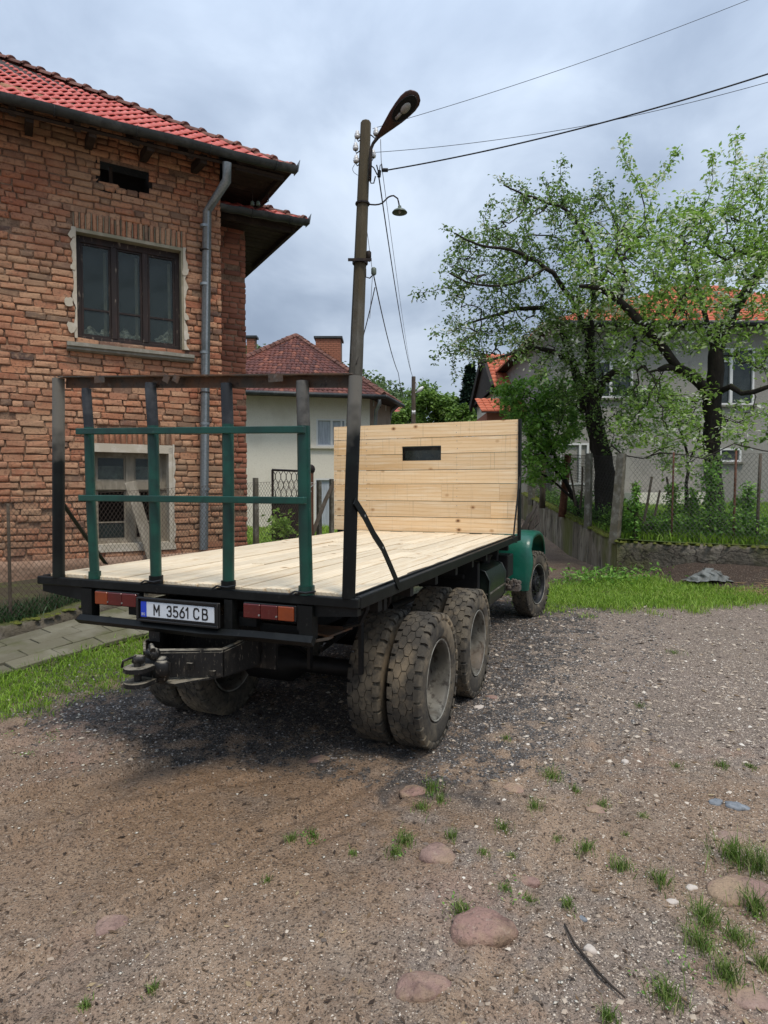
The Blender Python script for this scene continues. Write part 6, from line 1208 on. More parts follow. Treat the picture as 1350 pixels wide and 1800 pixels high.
def chimney(u0, u1, v0, v1, y, parent, cap=True):
    a = pt(u0, v1, y); b = pt(u1, v0, y); w_ = b[0] - a[0]; mb = MB(); mb.bb(a[0], b[0], y, y + w_ * .8, a[2] - 1.0, b[2]); ch = mb.build('chimney', M['mortar'], parent); mbb = MB(); z = a[2] - .6; r_ = 0
    while z < b[2] - .05:
        x = a[0] - (.12 if r_ % 2 else 0)
        while x < b[0]: x0 = max(x, a[0]); x1 = min(x + .24, b[0]); (mbb.bb(x0, x1 - .012, y - .02, y + .1, z, z + .075) if x1 - x0 > .05 else None); x += .25
        z += .09; r_ += 1
    o = mbb.build('bricks', M['wing_brick'], ch); o['kind'] = 'stuff'
    mb = MB(); mb.bb(a[0] - .08, b[0] + .08, y - .1, y + w_ * .8 + .08, b[2], b[2] + .10); mb.build('chimney_cap', M['gutter'], ch)
chimney(555, 599, 595, 650, 30.5, rf); chimney(434, 449, 594, 640, 30.5, rf)
# ================================================================== GREY HOUSE, RIGHT
gh = thing('grey_house', 'large grey roughcast house with white windows and red roof behind the apple trees', 'house', pt(1150, 890, 23).tolist())
YG = 23.0
def gxz(u, v, y=YG): p = pt(u, v, y); return p[0], p[2]
OPN = [(1244, 1325, 612, 712), (1035, 1112, 634, 700), (1242, 1305, 788, 812), (985, 1036, 779, 852)]
R_ = [(gxz(a, 700)[0], gxz(b, 700)[0], gxz(675, d)[1], gxz(675, c)[1]) for a, b, c, d in OPN]
x0, x1 = gxz(972, 700)[0], gxz(1560, 700)[0]; zE = gxz(1322, 575)[1]; S_ = sorted({x0, x1, *[r[0] for r in R_], *[r[1] for r in R_]}); Z_ = sorted({0, zE, *[r[2] for r in R_], *[r[3] for r in R_]}); mb = MB()
for i in range(len(S_) - 1):
    for j in range(len(Z_) - 1):
        cx, cz = (S_[i] + S_[i + 1]) / 2, (Z_[j] + Z_[j + 1]) / 2
        if any(r[0] < cx < r[1] and r[2] < cz < r[3] for r in R_): continue
        mb.add([(S_[i], YG, Z_[j]), (S_[i + 1], YG, Z_[j]), (S_[i + 1], YG, Z_[j + 1]), (S_[i], YG, Z_[j + 1])], [(0, 1, 2, 3)])
mb.add([(x0, YG, 0), (x0, YG + 9, 0), (x0, YG + 9, zE), (x0, YG, zE)], [(3, 2, 1, 0)]); mb.add([(x1, YG, 0), (x1, YG + 9, 0), (x1, YG + 9, zE), (x1, YG, zE)], [(0, 1, 2, 3)]); mb.bb(gxz(905, 700)[0], gxz(972, 700)[0] - .01, YG + .5, YG + 6, 0, gxz(930, 735)[1]); mb.build('wall', M['grey_wall'], gh)
for k, r in enumerate(R_):
    mb = MB(); t = .07; y0, y1 = YG - .02, YG + .12
    mb.bb(r[0], r[0] + t, y0, y1, r[2], r[3]); mb.bb(r[1] - t, r[1], y0, y1, r[2], r[3]); mb.bb(r[0] + t, r[1] - t, y0, y1, r[2], r[2] + t); mb.bb(r[0] + t, r[1] - t, y0, y1, r[3] - t, r[3])
    if k < 2: c = r[0] + (r[1] - r[0]) * .5; mb.bb(c - .05, c + .05, y0, y1, r[2] + t, r[3] - t)
    if k == 0: mb.bb(r[0] + t, c - .05, y0, y1, r[3] - .5, r[3] - .44)
    if k == 2: c = r[0] + (r[1] - r[0]) * .42; mb.bb(c - .03, c + .03, y0, y1, r[2] + t, r[3] - t)
    if k == 3: c = r[0] + (r[1] - r[0]) * .7; mb.bb(c - .04, c + .04, y0, y1, r[2] + t, r[3] - t)
    fr = mb.build('door' if k == 3 else 'window', M['white_frame'], gh); mb = MB(); mb.bb(r[0] + t, r[1] - t, YG + .06, YG + .07, r[2] + t, r[3] - t); mb.build('pane', M['glass'] if k != 3 else M['grey_wall'], fr)
    if k < 3: mb = MB(); mb.bb(r[0] - .08, r[1] + .08, YG - .12, YG + .02, r[2] - .07, r[2] - .002); mb.build('window_sill', M['sill'], gh)
mb = MB(); a = gxz(1095, 862); b = gxz(1180, 868); mb.bb(a[0], b[0] + 1, YG - 1.2, YG - .1, 0, b[1] + .05); mb.build('plinth', M['white_wall'], gh)
e0 = np.array([x0 - .5, YG - .6, zE]); e1 = np.array([x1 + .5, YG - .6, zE]); RZ = zE + 2.9; r0 = np.array([x0 + 6.5, YG + 4.5, RZ]); r1 = np.array([x1 - 4, YG + 4.5, RZ]); e2 = e0 + [0, 10.2, 0]; e3 = e1 + [0, 10.2, 0]
mb = MB(); mb.add([e0, e1, r1, r0, e2, e3], [(0, 1, 2, 3), (4, 0, 3), (1, 5, 2), (5, 4, 3, 2), (0, 4, 5, 1)]); rf = mb.build('roof', M['dark_board'], gh); tiled_face(e0, e1, r0, M['orange_tile'], rf, 15, .30, apx2=r1); tiled_face(e2, e0, r0, M['orange_tile'], rf, 15, .30)
mb = MB(); mb.tube([e0 + [0, -.08, -.02], e1 + [0, -.08, -.02]], .09, 8); mb.build('gutter', M['gutter'], gh, True)
# orange roofed house beyond, and a far small house
oh = thing('orange_roofed_house', 'small pale house with bright orange tiled roof showing through the branches', 'house', pt(925, 870, 31).tolist()); Yh = 31.0
xl, _ = gxz(876, 700, Yh); xr, _ = gxz(1010, 700, Yh); ze = gxz(900, 680, Yh)[1]; zr = gxz(900, 622, Yh + 3)[1]
mb = MB(); mb.bb(xl, xr, Yh, Yh + 7, 0, ze); mb.build('wall', M['white_wall'], oh); mb = MB(); xm = xl - .3; e0 = np.array([xm, Yh - .6, ze - .1]); e1 = np.array([xr, Yh - .6, ze - .1]); r0 = np.array([xm + .1, Yh + 3.2, zr]); r1 = np.array([xr, Yh + 3.2, zr]); e2 = e0 + [0, 7.6, 0]; e3 = e1 + [0, 7.6, 0]
mb.add([e0, e1, r1, r0, e2, e3], [(0, 1, 2, 3), (5, 4, 3, 2), (0, 3, 4)]); rf = mb.build('roof', M['dark_board'], oh); tiled_face(e0, e1, r0, M['orange_tile'], rf, 9, .30, apx2=r1)
mb = MB(); mb.bar(e0 + [-.1, 0, -.12], r0 + [-.1, 0, -.1], .16, .42); mb.bar(r0 + [-.1, 0, -.1], e2 + [-.1, 0, -.1], .16, .42); mb.build('bargeboard', M['dark_board'], oh); chimney(905, 916, 618, 640, Yh + 2.6, rf)
sh = thing('brick_shed', 'low brown brick shed with rusty tiled roof below the orange roofed house', 'shed', pt(872, 870, 27).tolist()); a = pt(856, 725, 27); b = pt(900, 712, 27); mb = MB(); mb.bb(a[0], b[0] + 1, 27, 30, 0, a[2]); mb.build('wall', M['wing_brick'], sh)
mb = MB(); e0 = np.array([a[0] - .3, 26.6, a[2]]); e1 = np.array([b[0] + 1.2, 26.6, a[2]]); r0 = e0 + [0, 2, .8]; r1 = e1 + [0, 2, .8]; mb.add([e0, e1, r1, r0, e0 - [0, 0, .06], e1 - [0, 0, .06]], [(0, 1, 2, 3), (0, 4, 5, 1)]); rf = mb.build('roof', M['dark_board'], sh); tiled_face(e0, e1, r0, M['orange_tile'], rf, 5, .28, apx2=r1)
fh = thing('far_house', 'tiny distant white house with faded red roof between the cream house and the far pole', 'house', pt(705, 870, 70).tolist()); a = pt(683, 730, 70); b = pt(722, 730, 70); mb = MB(); mb.bb(a[0], b[0], 70, 76, 0, a[2]); mb.build('wall', M['white_wall'], fh)
M['red_roof'] = mat('red_roof', (.36, .10, .08), .9); mb = MB(); e0 = a + [-.5, -.5, 0]; e1 = b + [.5, -.5, 0]; z_ = pt(690, 708, 73)[2]; r0 = np.array([a[0] + .6, 73, z_]); r1 = np.array([b[0] - .8, 73, z_]); e2 = e0 + [0, 7, 0]; e3 = e1 + [0, 7, 0]; mb.add([e0, e1, r1, r0, e2, e3], [(0, 1, 2, 3), (1, 5, 2), (5, 4, 3, 2), (4, 0, 3)]); mb.build('roof', M['red_roof'], fh)
# ================================================================== far vegetation
def crown(name, label, cat, c, r, n, leaf, lm, group=None, trunk=True, lobes=14, cone=False, gz=0.0):
    c = np.array(c, float); r = np.array(r, float); root = thing(name, label, cat, (c[0], c[1], gz), 0, group)
    if cone:
        t = RNG.uniform(0, 1, n) ** .75; tier = np.abs(np.sin(t * math.pi * 9)) * .35 + .65; a = RNG.uniform(0, 6.28, n); rr = (1 - t) * r[0] * tier * np.sqrt(RNG.uniform(.25, 1, n)) + .1
        rr *= 1 + .35 * np.sin(a * 5 + t * 20); P = c + np.stack([rr * np.cos(a), rr * np.sin(a), -r[2] + 2 * r[2] * t - rr * .15], -1)
    else:
        L_ = RNG.normal(0, 1, (lobes, 3)); L_ /= np.linalg.norm(L_, axis=1, keepdims=True); L_ *= RNG.uniform(.35, .8, (lobes, 1)); k = RNG.integers(0, lobes, n); d = RNG.normal(0, 1, (n, 3)); d /= np.linalg.norm(d, axis=1, keepdims=True); P = c + (L_[k] + d * (.38 * RNG.uniform(.5, 1.05, (n, 1)))) * r
    V, T = leaves_mesh(P, leaf * RNG.uniform(.6, 1.3, n), .2, .7); hgt = (P[:, 2] - c[2]) / r[2]; cl_ = fbm(P[:, 0] * .9 / max(r[0], .1) * 3, P[:, 2] * .9 / max(r[2], .1) * 3, 3, 5) - .5
    o = np_obj('crown', V, T, lm, root, attrs={'rnd': np.repeat(np.clip(RNG.uniform(0, .9, n) + cl_ * .6, 0, .999), 4)}); o['kind'] = 'stuff'
    mb = MB(); z0 = gz - .5; mb.tube([(c[0], c[1], z0), (c[0] + .1, c[1], (z0 + c[2]) / 2), (c[0], c[1], c[2] + r[2] * .3)], [r[0] * .07 + .06, r[0] * .06 + .04, .03], 6)
    if not cone:
        for q in range(4 if lobes < 20 else 7): e = c + L_[q % lobes] * r; mb.tube([(c[0], c[1], c[2] - r[2] * .8), tuple((c + e) / 2 + RNG.normal(0, .1, 3) - [0, 0, r[2] * .2]), tuple(e)], [.09, .06, .02], 5)
    mb.build('trunk', M['bark'], root, True); return root
def uvc(u, v, y, rp, rv): return pt(u, v, y), (rp / F * y, rp / F * y, rv / F * y)
for i, (u, v, y, rp, rv, n, lf_, m_, lab, cn) in enumerate([
    (775, 722, 42, 48, 40, 6500, .26, 'leaf_far', 'broad fresh green tree rising behind the wooden headboard', 0), (812, 738, 40, 24, 26, 2200, .24, 'leaf_far', 'low fresh green tree at the foot of the dark conifers', 0), (745, 690, 46, 30, 24, 1500, .22, 'leaf_far', 'pale blossoming tree top just right of the far lamp post', 0), (698, 740, 40, 20, 20, 1600, .22, 'leaf_far', 'green bush with white blossom beside the cream house corner', 0),
    (826, 700, 41, 20, 56, 5000, .30, 'needle', 'tall dark conifer with the higher tip', 1), (849, 702, 43, 20, 50, 4200, .30, 'needle', 'dark conifer nearest the orange roofed house', 1), (723, 735, 58, 26, 40, 1600, .3, 'leaf_far', 'leafy tree behind the far lamp post', 0)]):
    c, r = uvc(u, v, y, rp, rv); crown('conifer' if cn else 'leafy_tree', lab, 'tree', c, r, n, lf_, M[m_], None, lobes=22, cone=bool(cn))
# wooded hillside
V = []; nx, ny = 60, 24
for i in range(nx):
    for j in range(ny):
        x = -120 + 190 * i / (nx - 1); y = 120 + 160 * j / (ny - 1); zr_ = np.interp(x, [-120, -40, -8, 4, 14, 40, 70], [52, 40, 33, 28, 15, 9, 6]); V.append((x, y, -1 + zr_ * float(sst(115, 190, y)) + 2 * float(fbm(np.array(x * .05), np.array(y * .05), 3, 2))))
idx = np.arange(nx * ny).reshape(nx, ny); Q = np.stack([idx[:-1, :-1], idx[1:, :-1], idx[1:, 1:], idx[:-1, 1:]], -1).reshape(-1, 4); M['hill'] = mat('hill', (.05, .075, .03), 1, layers=[('noise', .1, (.08, .10, .045), .45, .6)], space='World')
tag(np_obj('hill', V, Q, M['hill'], smooth=True, origin=False), kind='structure')
n = 30000; Vn = np.array(V).reshape(nx, ny, 3); cx = RNG.uniform(-60, 60, 420); cy = RNG.uniform(125, 215, 420); k = RNG.integers(0, 420, n); zr_ = np.interp(cx, [-120, -40, -8, 4, 14, 40, 70], [52, 40, 33, 28, 15, 9, 6]); cz = -1 + zr_ * sst(115, 190, cy) + RNG.uniform(1, 4.2, 420); rr = RNG.uniform(2.2, 4.2, 420); d = RNG.normal(0, 1, (n, 3)); d /= np.linalg.norm(d, axis=1, keepdims=True); P = np.stack([cx, cy, cz], -1)[k] + d * rr[k][:, None] * RNG.uniform(.7, 1.05, (n, 1)); tone = RNG.uniform(0, .6, 420)
Vv, T = leaves_mesh(P, RNG.uniform(.8, 1.5, n), .1, .8); tag(np_obj('hillside_wood', Vv, T, M['leaf_hill'], attrs={'rnd': np.repeat(np.clip(tone[k] + RNG.uniform(0, .4, n), 0, .999), 4)}), 'dense spring woodland covering the distant hillside', kind='stuff')

# ================================================================== POLES, LAMPS, WIRES
Y0 = 12.0; top = pt(643, 216, Y0); mid = pt(625, 660, Y0); dv = (mid - top); base = mid + dv * ((mid[2] - .0) / -dv[2]); pole = thing('utility_pole', 'tall stained concrete utility pole with insulators standing behind the truck', 'pole', base.tolist())
mb = MB(); mb.tube([base - [0, 0, .5], base, mid, top, top + [0, 0, .02]], [.165, .16, .133, .098, .085], 8, jit=.015); mb.build('shaft', M['pole_concrete'], pole, 30)
def at(u, v, y=Y0): return pt(u, v, y)
mb = MB(); a = at(637, 357); b = at(618, 357)
for v, r_, h_ in ((357, .125, .03), (460, .135, .06)):
    mb = MB(); c = top + (mid - top) * (v - 216) / (660 - 216); mb.tube([c - [0, 0, h_ / 2], c + [0, 0, h_ / 2]], r_ + .012, 12)
    if v == 357: mb.build('steel_band', M['iron_dark'], pole)
c = top + (mid - top) * (460 - 216) / 444; mb.bar(c + [-.22, -.15, 0], c + [.22, -.15, 0], .03, .05); mb.build('steel_band', M['iron_dark'], pole)
for i, (u, v, hu, hv) in enumerate(((628, 236, 634, 243), (625, 257, 633, 262), (626, 279, 632, 286), (661, 231, 654, 236), (656, 270, 651, 276))):
    a = at(u, v); mb = MB(); sg = 1 if hu > u else -1; h_ = at(hu, hv - 3); mb.tube([h_ + [sg * .1, 0, 0], h_ - [0, 0, .06], a + [sg * .02, 0, -.13], a + [0, 0, -.09], a], .011, 6); hk = mb.build('insulator_hook', M['iron_dark'], pole)
    mb = MB(); mb.lathe([(-.07, .02), (-.07, .046), (-.03, .058), (-.02, .04), (0, .052), (.02, .036), (.05, .034), (.07, .018), (.072, 0)], 12, tuple(a)); mb.build('insulator', M['porcelain'], hk, True)
for i, (u, v) in enumerate(((648, 448), (657, 477))):
    a = at(u, v); mb = MB(); mb.tube([at(643, v - 4), at(643, v + 10), at(650, v + 12), a + [0, 0, -.05]], .012, 6); hk = mb.build('insulator_hook', M['iron_dark'], pole); mb = MB(); mb.lathe([(-.07, .03), (-.05, .05), (.05, .05), (.07, .03), (.075, 0)], 12, tuple(a)); mb.build('insulator', M['enamel'] if i else M['iron_dark'], hk, True)
mb = MB(); mb.tube([at(652, 291), at(657, 295), at(661, 303), at(663, 307)], .012, 6); mb.tube([at(662, 290), at(665, 302)], .012, 5); mb.tube([at(667, 302), at(668, 291), at(671, 288), at(672, 295)], .009, 5); mb.tube([at(667, 300), at(666, 311)], .035, 7); mb.tube([at(671, 299), at(682, 299)], .035, 7); mb.tube([at(650, 315), at(652, 322), at(657, 322), at(660, 310)], .012, 6); mb.build('cable_clamp', M['cable'], pole)
def lamp_frame(P0, P1):
    a = P1 - P0; L_ = np.linalg.norm(a); a = a / L_; toc = np.array([0, 0, H]) - (P0 + P1) / 2; dn = toc / np.linalg.norm(toc) * .75 + np.array([0, .0, -.6]); nrm = dn - a * (dn @ a); nrm /= np.linalg.norm(nrm); return a, L_, np.cross(a, nrm), nrm
P0 = at(661, 245, 11.85); P1 = at(734, 163, 11.1); a, L_, sd_, nr_ = lamp_frame(P0, P1); sl = thing('street_lamp', 'large rusty teardrop street lamp head on top of the concrete pole', 'street lamp', at(652, 300, 11.87).tolist())
prof = [(0, .032), (.08, .05), (.2, .085), (.35, .13), (.5, .172), (.65, .20), (.78, .212), (.88, .195), (.95, .145), (.985, .075), (1, .02)]; V = []; kk = 20
for t, r_ in prof:
    for q in range(kk):
        an = 2 * math.pi * q / kk; cz = math.sin(an); th = (.55 if cz < 0 else .22); r_ = r_ if q else r_ * .86; V.append(P0 + a * L_ * t + sd_ * r_ * math.cos(an) + nr_ * r_ * th * cz)
fs = [(i * kk + q, i * kk + (q + 1) % kk, (i + 1) * kk + (q + 1) % kk, (i + 1) * kk + q) for i in range(len(prof) - 1) for q in range(kk)] + [tuple(range(kk)), tuple((len(prof) - 1) * kk + q for q in range(kk))]
mb = MB(); mb.add(V, fs); hd = mb.build('lamp_head', M['lamp_shell'], sl, True)
def ell(cx, rl, rw, off, n=28): return [P0 + a * (L_ * cx + rl * math.cos(2 * math.pi * q / n)) + sd_ * rw * math.sin(2 * math.pi * q / n) + nr_ * off for q in range(n)]
mb = MB(); e = ell(.70, L_ * .25, .135, .048); mb.tube(e + [e[0]], .012, 6); mb.build('rim', M['lamp_in'], hd, True); mb = MB(); mb.prism(ell(.70, L_ * .245, .13, .040), nr_ * .008); mb.build('reflector', M['lamp_in'], hd)
mb = MB(); c = P0 + a * L_ * .73 + nr_ * .07; V = []
for i in range(9):
    th = math.pi * i / 8
    for q in range(12): an = 2 * math.pi * q / 12; V.append(c + a * .115 * math.cos(th) + sd_ * .07 * math.sin(th) * math.cos(an) + nr_ * .05 * math.sin(th) * math.sin(an))
mb.add(V, [(i * 12 + q, i * 12 + (q + 1) % 12, (i + 1) * 12 + (q + 1) % 12, (i + 1) * 12 + q) for i in range(8) for q in range(12)]); mb.tube([P0 + a * L_ * .50 + nr_ * .055, P0 + a * L_ * .62 + nr_ * .06], [.03, .028], 8); mb.build('bulb', M['bulb'], hd, True)
mb = MB(); mb.tube([at(650, 318, 11.87), at(651, 285, 11.87), at(652, 262, 11.87), at(656, 252, 11.87), P0 + a * .06], [.03, .03, .03, .03, .034], 8); mb.build('lamp_arm', M['iron_dark'], sl, True)
sl2 = thing('old_lamp', 'small enamel shade lamp on a curved iron arm halfway up the pole', 'lamp', at(652, 360).tolist()); mb = MB(); P_ = spline([np.append(at(u, v, 11.86 - d), 0) for u, v, d in ((648, 359, 0), (660, 360, 0), (672, 357, .05), (682, 347, .05), (692, 344, .05), (699, 349, .05), (702, 363, .05))], .05)[:, :3]; mb.tube(list(P_), .014, 7); mb.build('lamp_arm', M['iron_dark'], sl2, True)
c = at(702.5, 362, 11.81); mb = MB(); mb.lathe([(.0, .02), (.0, .03), (-.04, .035), (-.055, .06), (-.085, .115), (-.12, .142), (-.125, .142), (-.118, .136), (-.085, .108), (-.05, .05)], 20, tuple(c)); shd = mb.build('lamp_shade', M['enamel'], sl2, True); mb = MB(); mb.ball(tuple(c - [0, 0, .10]), (.03, .03, .045), 10); mb.build('bulb', M['bulb'], shd, True)
def cable(lab, P_, r, m='cable', sag=0.0, seg=24, cat='cable'):
    pts_ = []; P_ = [np.array(p, float) for p in P_]
    for i in range(len(P_) - 1):
        for j in range(seg): t = j / seg; p = P_[i] + (P_[i + 1] - P_[i]) * t; p = p - np.array([0, 0, 4 * sag * t * (1 - t)]); pts_.append(p)
    pts_.append(P_[-1]); mb = MB(); mb.tube(pts_, r, 5); o = mb.build('overhead_cable', M[m], None, True); tag(o, lab, cat, 'overhead cables'); return o
cable('thick twisted cable sagging from the pole to the right edge above the apple trees', [at(681, 299), pt(1350, 130, 10), pt(1800, -60, 9)], .013, sag=0.12)
cable('thin wire just above the thick cable, merging with it over the apple tree', [at(657, 268), pt(1050, 217, 11.4), pt(1500, 100, 10.5)], .005, sag=.06)
cable('highest thin wire running from behind the lamp head to the top right', [at(655, 226), pt(1315, 0, 12), pt(1700, -160, 12)], .005, sag=.10)
cable('black twisted cable dropping from the pole to the far lamp post', [at(666, 312), pt(726, 664, 38)], .013, sag=.55)
cable('thin grey wire dropping beside the twisted cable to the far lamp post', [at(669, 245), at(672, 300), pt(722, 650, 38)], .006, 'wire', sag=.2)
cable('twisted cable dropping from the lower insulator towards the cream house', [at(657, 485), pt(700, 655, 24), pt(712, 700, 28)], .012, 'wire', sag=.2)
cable('short twisted cable slanting down the pole to its right side', [at(659, 505), at(640, 585), at(626, 640, 11.86)], .010, 'wire_dark', sag=.03)
cable('thin wire hanging down the right side of the pole', [at(645, 405), at(651, 450), at(655, 480), at(650, 560)], .005, 'wire', sag=.0)
mb = MB(); mb.tube(list(spline([np.append(at(*q), 0) for q in ((627, 285), (620, 295), (622, 303), (629, 308))], .04)[:, :3]), .005, 5); mb.tube(list(spline([np.append(at(*q), 0) for q in ((628, 236), (624, 245), (625, 257), (627, 279))], .04)[:, :3]), .004, 5); mb.build('jumper_wire', M['cable'], pole, True)
p2 = thing('far_lamp_post', 'distant thin lamp post with white lamp head rising behind the wooden headboard', 'lamp post', pt(726, 880, 38).tolist()); a = pt(726, 900, 38); b = pt(727, 662, 38); mb = MB(); mb.tube([a - [0, 0, 1], b], [.17, .12], 8); mb.build('shaft', M['stake'], p2, 30); mb = MB(); c0 = pt(732, 690, 38); c1 = pt(744, 680, 38); mb.tube([pt(728, 690, 38), c0], .04, 6); mb.tube([c0, (c0 + c1) / 2, c1], [.05, .13, .06], 8); mb.build('lamp_head', M['white_frame'], p2, True)
mb = MB(); mb.tube([pt(729, 668, 38), pt(733, 676, 38), pt(728, 684, 38)], .03, 5); mb.tube([pt(724, 725, 38), pt(730, 725, 38)], .16, 8); mb.build('bracket', M['white_frame'], p2)

# ================================================================== FLATBED TRUCK  (own axes: x right, y forward from the rear beam, z up)
truck = thing('flatbed_truck', 'old green and black flatbed truck with new pine deck and headboard', 'truck', (TO[0], TO[1], 0), TRZ, None, local=True)
def part(mb, name, m, parent=None, smooth=False, label=None):
    o = mb.build(name, M[m] if isinstance(m, str) else m, parent or truck, smooth)
    if label: o['label'] = label
    return o
# chassis
mb = MB()
for x in (-.42, .42): mb.bb(x - .035, x + .035, .25, 8.1, .80, 1.04)
for y in (.4, 1.1, 1.75, 2.4, 3.4, 4.4, 5.3, 6.3): mb.bb(-.40, .40, y - .04, y + .04, .84, 1.0)
chs = part(mb, 'chassis', 'dark_steel')
mb = MB()
for y in np.arange(.5, 5.2, .62): mb.bb(-1.22, 1.22, y - .035, y + .035, 1.10, 1.20)
for x in (-.42, .42): mb.bb(x - .05, x + .05, .1, 5.2, 1.03, 1.11)
deck = part(mb, 'deck_frame', 'dark_steel')
# deck planks, lengthwise, in rows with butt joints
def plank_mesh(w_, l_, t_, m, axis, nz=1, name='deck_plank'):
    mb = MB(); mb.box((0, 0, 0), (w_, l_, t_) if axis == 'y' else (l_, t_, w_), None, 0, .004); me = bpy.data.meshes.new(name); me.from_pydata(mb.v, [], mb.f); me.materials.append(m); return me
x = -1.235; r_ = 0
while x < 1.20:
    w_ = min(random.choice((.145, .16, .17, .18)), 1.235 - x); ys_ = [.055 + random.uniform(-.012, .014)]; y = random.choice((1.1, 1.9, 2.6, 3.3)) + random.uniform(-.2, .2)
    if random.random() < .8: ys_.append(y)
    if y < 2.2: ys_.append(y + random.uniform(1.5, 2.2))
    ys_.append(5.215)
    for a, b in zip(ys_, ys_[1:]):
        me = plank_mesh(w_ - .010, b - a - .008, .042, M['deck_pine'], 'y'); o = bpy.data.objects.new('deck_plank', me); COL.objects.link(o); o.parent = deck; o.matrix_parent_inverse = deck.matrix_basis.inverted()
        o.location = (x + w_ / 2, (a + b) / 2, 1.258 + random.uniform(-.006, .006)); o.rotation_euler = (random.uniform(-.0015, .0015), random.uniform(-.008, .008), random.uniform(-.001, .001))
    x += w_; r_ += 1
# rear beam, side rails, outriggers and lower bar
mb = MB(); mb.bb(-1.285, 1.285, 0, .045, 1.205, 1.264, bev=.006); mb.bb(-1.285, 1.285, .045, .30, 1.203, 1.212); part(mb, 'rear_beam', 'black_paint')
for sx in (-1, 1): mb = MB(); mb.bb(sx * 1.287, sx * 1.243, .048, 5.30, 1.195, 1.268, bev=.005); part(mb, 'side_rail', 'black_paint')
mb = MB(); ysn = np.arange(.08, 5.2, .07); V = [(q, y_, 1.2805) for y_ in ysn for q in (1.243, 1.238 - .014 * float(fbm(np.array(y_ * 2.5), np.array(3.), 3, 4)) * (1 + 1.6 * (y_ > 1.0)))]
mb.add(V, [(2 * i, 2 * i + 2, 2 * i + 3, 2 * i + 1) for i in range(len(ysn) - 1)]); mb.bb(1.2425, 1.2445, .08, 5.2, 1.262, 1.2803); part(mb, 'sealant', 'black_paint')
mb = MB(); mb.prism([(.93, .03, 1.13), (1.272, .03, 1.155), (1.272, .03, 1.203), (.93, .03, 1.203)], (0, .05, 0)); part(mb, 'corner_bracket', 'black_paint'); mb = MB(); mb.prism([(-.80, .03, 1.10), (-.80, .03, 1.203), (-1.262, .03, 1.203), (-1.262, .03, 1.15)], (0, .05, 0)); part(mb, 'corner_bracket', 'black_paint')
for x in (-.80, .945): mb = MB(); mb.bb(x - .045, x + .045, .0, .07, 1.0, 1.2); mb.bb(x - .06, x - .04, .005, .02, 1.05, 1.2); part(mb, 'hanger', 'black_paint')
mb = MB(); mb.tube([(-.90, .02, .975), (-.86, -.005, .985), (-.3, -.01, .985), (.2, -.01, .978), (.6, -.005, .99), (1.0, -.005, .992)], [.03, .033, .033, .033, .033, .033], 4); part(mb, 'lower_bar', 'black_paint', smooth=False)
for q in ((.36, .42, .0, .06, .98, 1.2), (.43, .56, .06, .12, 1.03, 1.085), (-.48, -.35, .06, .12, 1.03, 1.085), (.56, .93, .10, .16, 1.0, 1.05)): mb = MB(); mb.bb(*q); part(mb, 'bracket', 'black_paint')
mb = MB(); mb.prism([(.70, .25, .99), (1.0, .20, .97), (1.02, .5, .965), (.72, .5, .96)], (0, 0, .012)); mb.prism([(.85, .05, .945), (1.08, .03, 1.0), (1.08, .10, 1.0), (.9, .12, .94)], (0, 0, .012)); part(mb, 'bent_mudflap_bracket', 'rust_bar')
# tail lights
for side, x0, x1, cols in ((-1, -.705, -.335, ('o', 'r', 'r')), (1, .515, .875, ('r', 'r', 'o'))):
    mb = MB(); mb.bb(x0 - .006, x1 + .006, -.008, .05, 1.098, 1.196, bev=.004); tl = part(mb, 'tail_light', 'rim_dark'); tl.rotation_euler = (0, .0, 0)
    L_ = x1 - x0; w3 = [L_ * (.31 if c == 'o' else .345) for c in cols]; x = x0
    for c, w_ in zip(cols, w3): mb = MB(); mb.bb(x + .002, x + w_ - .002, -.022, -.006, 1.103, 1.19, bev=.004); part(mb, 'lens', 'lens_orange' if c == 'o' else 'lens_red', tl); x += w_
    for q in (x0 + L_ * .33, x0 + L_ * .67): mb = MB(); mb.tube([(q, -.026, 1.125), (q, -.020, 1.125)], .006, 8); part(mb, 'screw', 'chrome_edge', tl)
# number plate
mb = MB(); mb.bb(-.315, .345, -.030, -.012, 1.020, 1.180, bev=.004); npl = part(mb, 'number_plate', 'plate_black'); mb = MB(); mb.bb(-.275, .310, -.036, -.0305, 1.052, 1.152, bev=.003); part(mb, 'plate_face', 'plate_white', npl); mb = MB(); mb.bb(-.278, -.232, -.0385, -.0365, 1.051, 1.153); part(mb, 'blue_band', 'plate_blue', npl)
mb = MB()
for a, b in (((-.315, 1.020), (.345, 1.036)), ((-.315, 1.168), (.345, 1.180)), ((-.315, 1.036), (-.296, 1.168)), ((.328, 1.036), (.345, 1.168))): mb.bb(a[0], b[0], -.046, -.031, a[1], b[1], bev=.003)
part(mb, 'plate_surround', 'plate_black', npl)
def text(body, cx, z0, h, w_, m, y, name='plate_text', bold=.0):
    cu = bpy.data.curves.new('t', 'FONT'); cu.body = body; cu.size = 1; cu.extrude = 0; cu.offset = bold; t = bpy.data.objects.new('t', cu); COL.objects.link(t); bpy.context.view_layer.update(); dg = bpy.context.evaluated_depsgraph_get(); me = bpy.data.meshes.new_from_object(t.evaluated_get(dg)); bpy.data.objects.remove(t)
    co = np.empty(len(me.vertices) * 3); me.vertices.foreach_get('co', co); co = co.reshape(-1, 3); mn, mx_ = co.min(0), co.max(0); N_ = np.zeros_like(co); N_[:, 0] = (co[:, 0] - mn[0]) / (mx_[0] - mn[0]) * w_ - w_ / 2; N_[:, 2] = (co[:, 1] - mn[1]) / (mx_[1] - mn[1]) * h
    me.vertices.foreach_set('co', N_.ravel()); me.materials.clear(); me.materials.append(M[m]); o = bpy.data.objects.new(name, me); link(o, npl); o.location = (cx, y, z0); return o
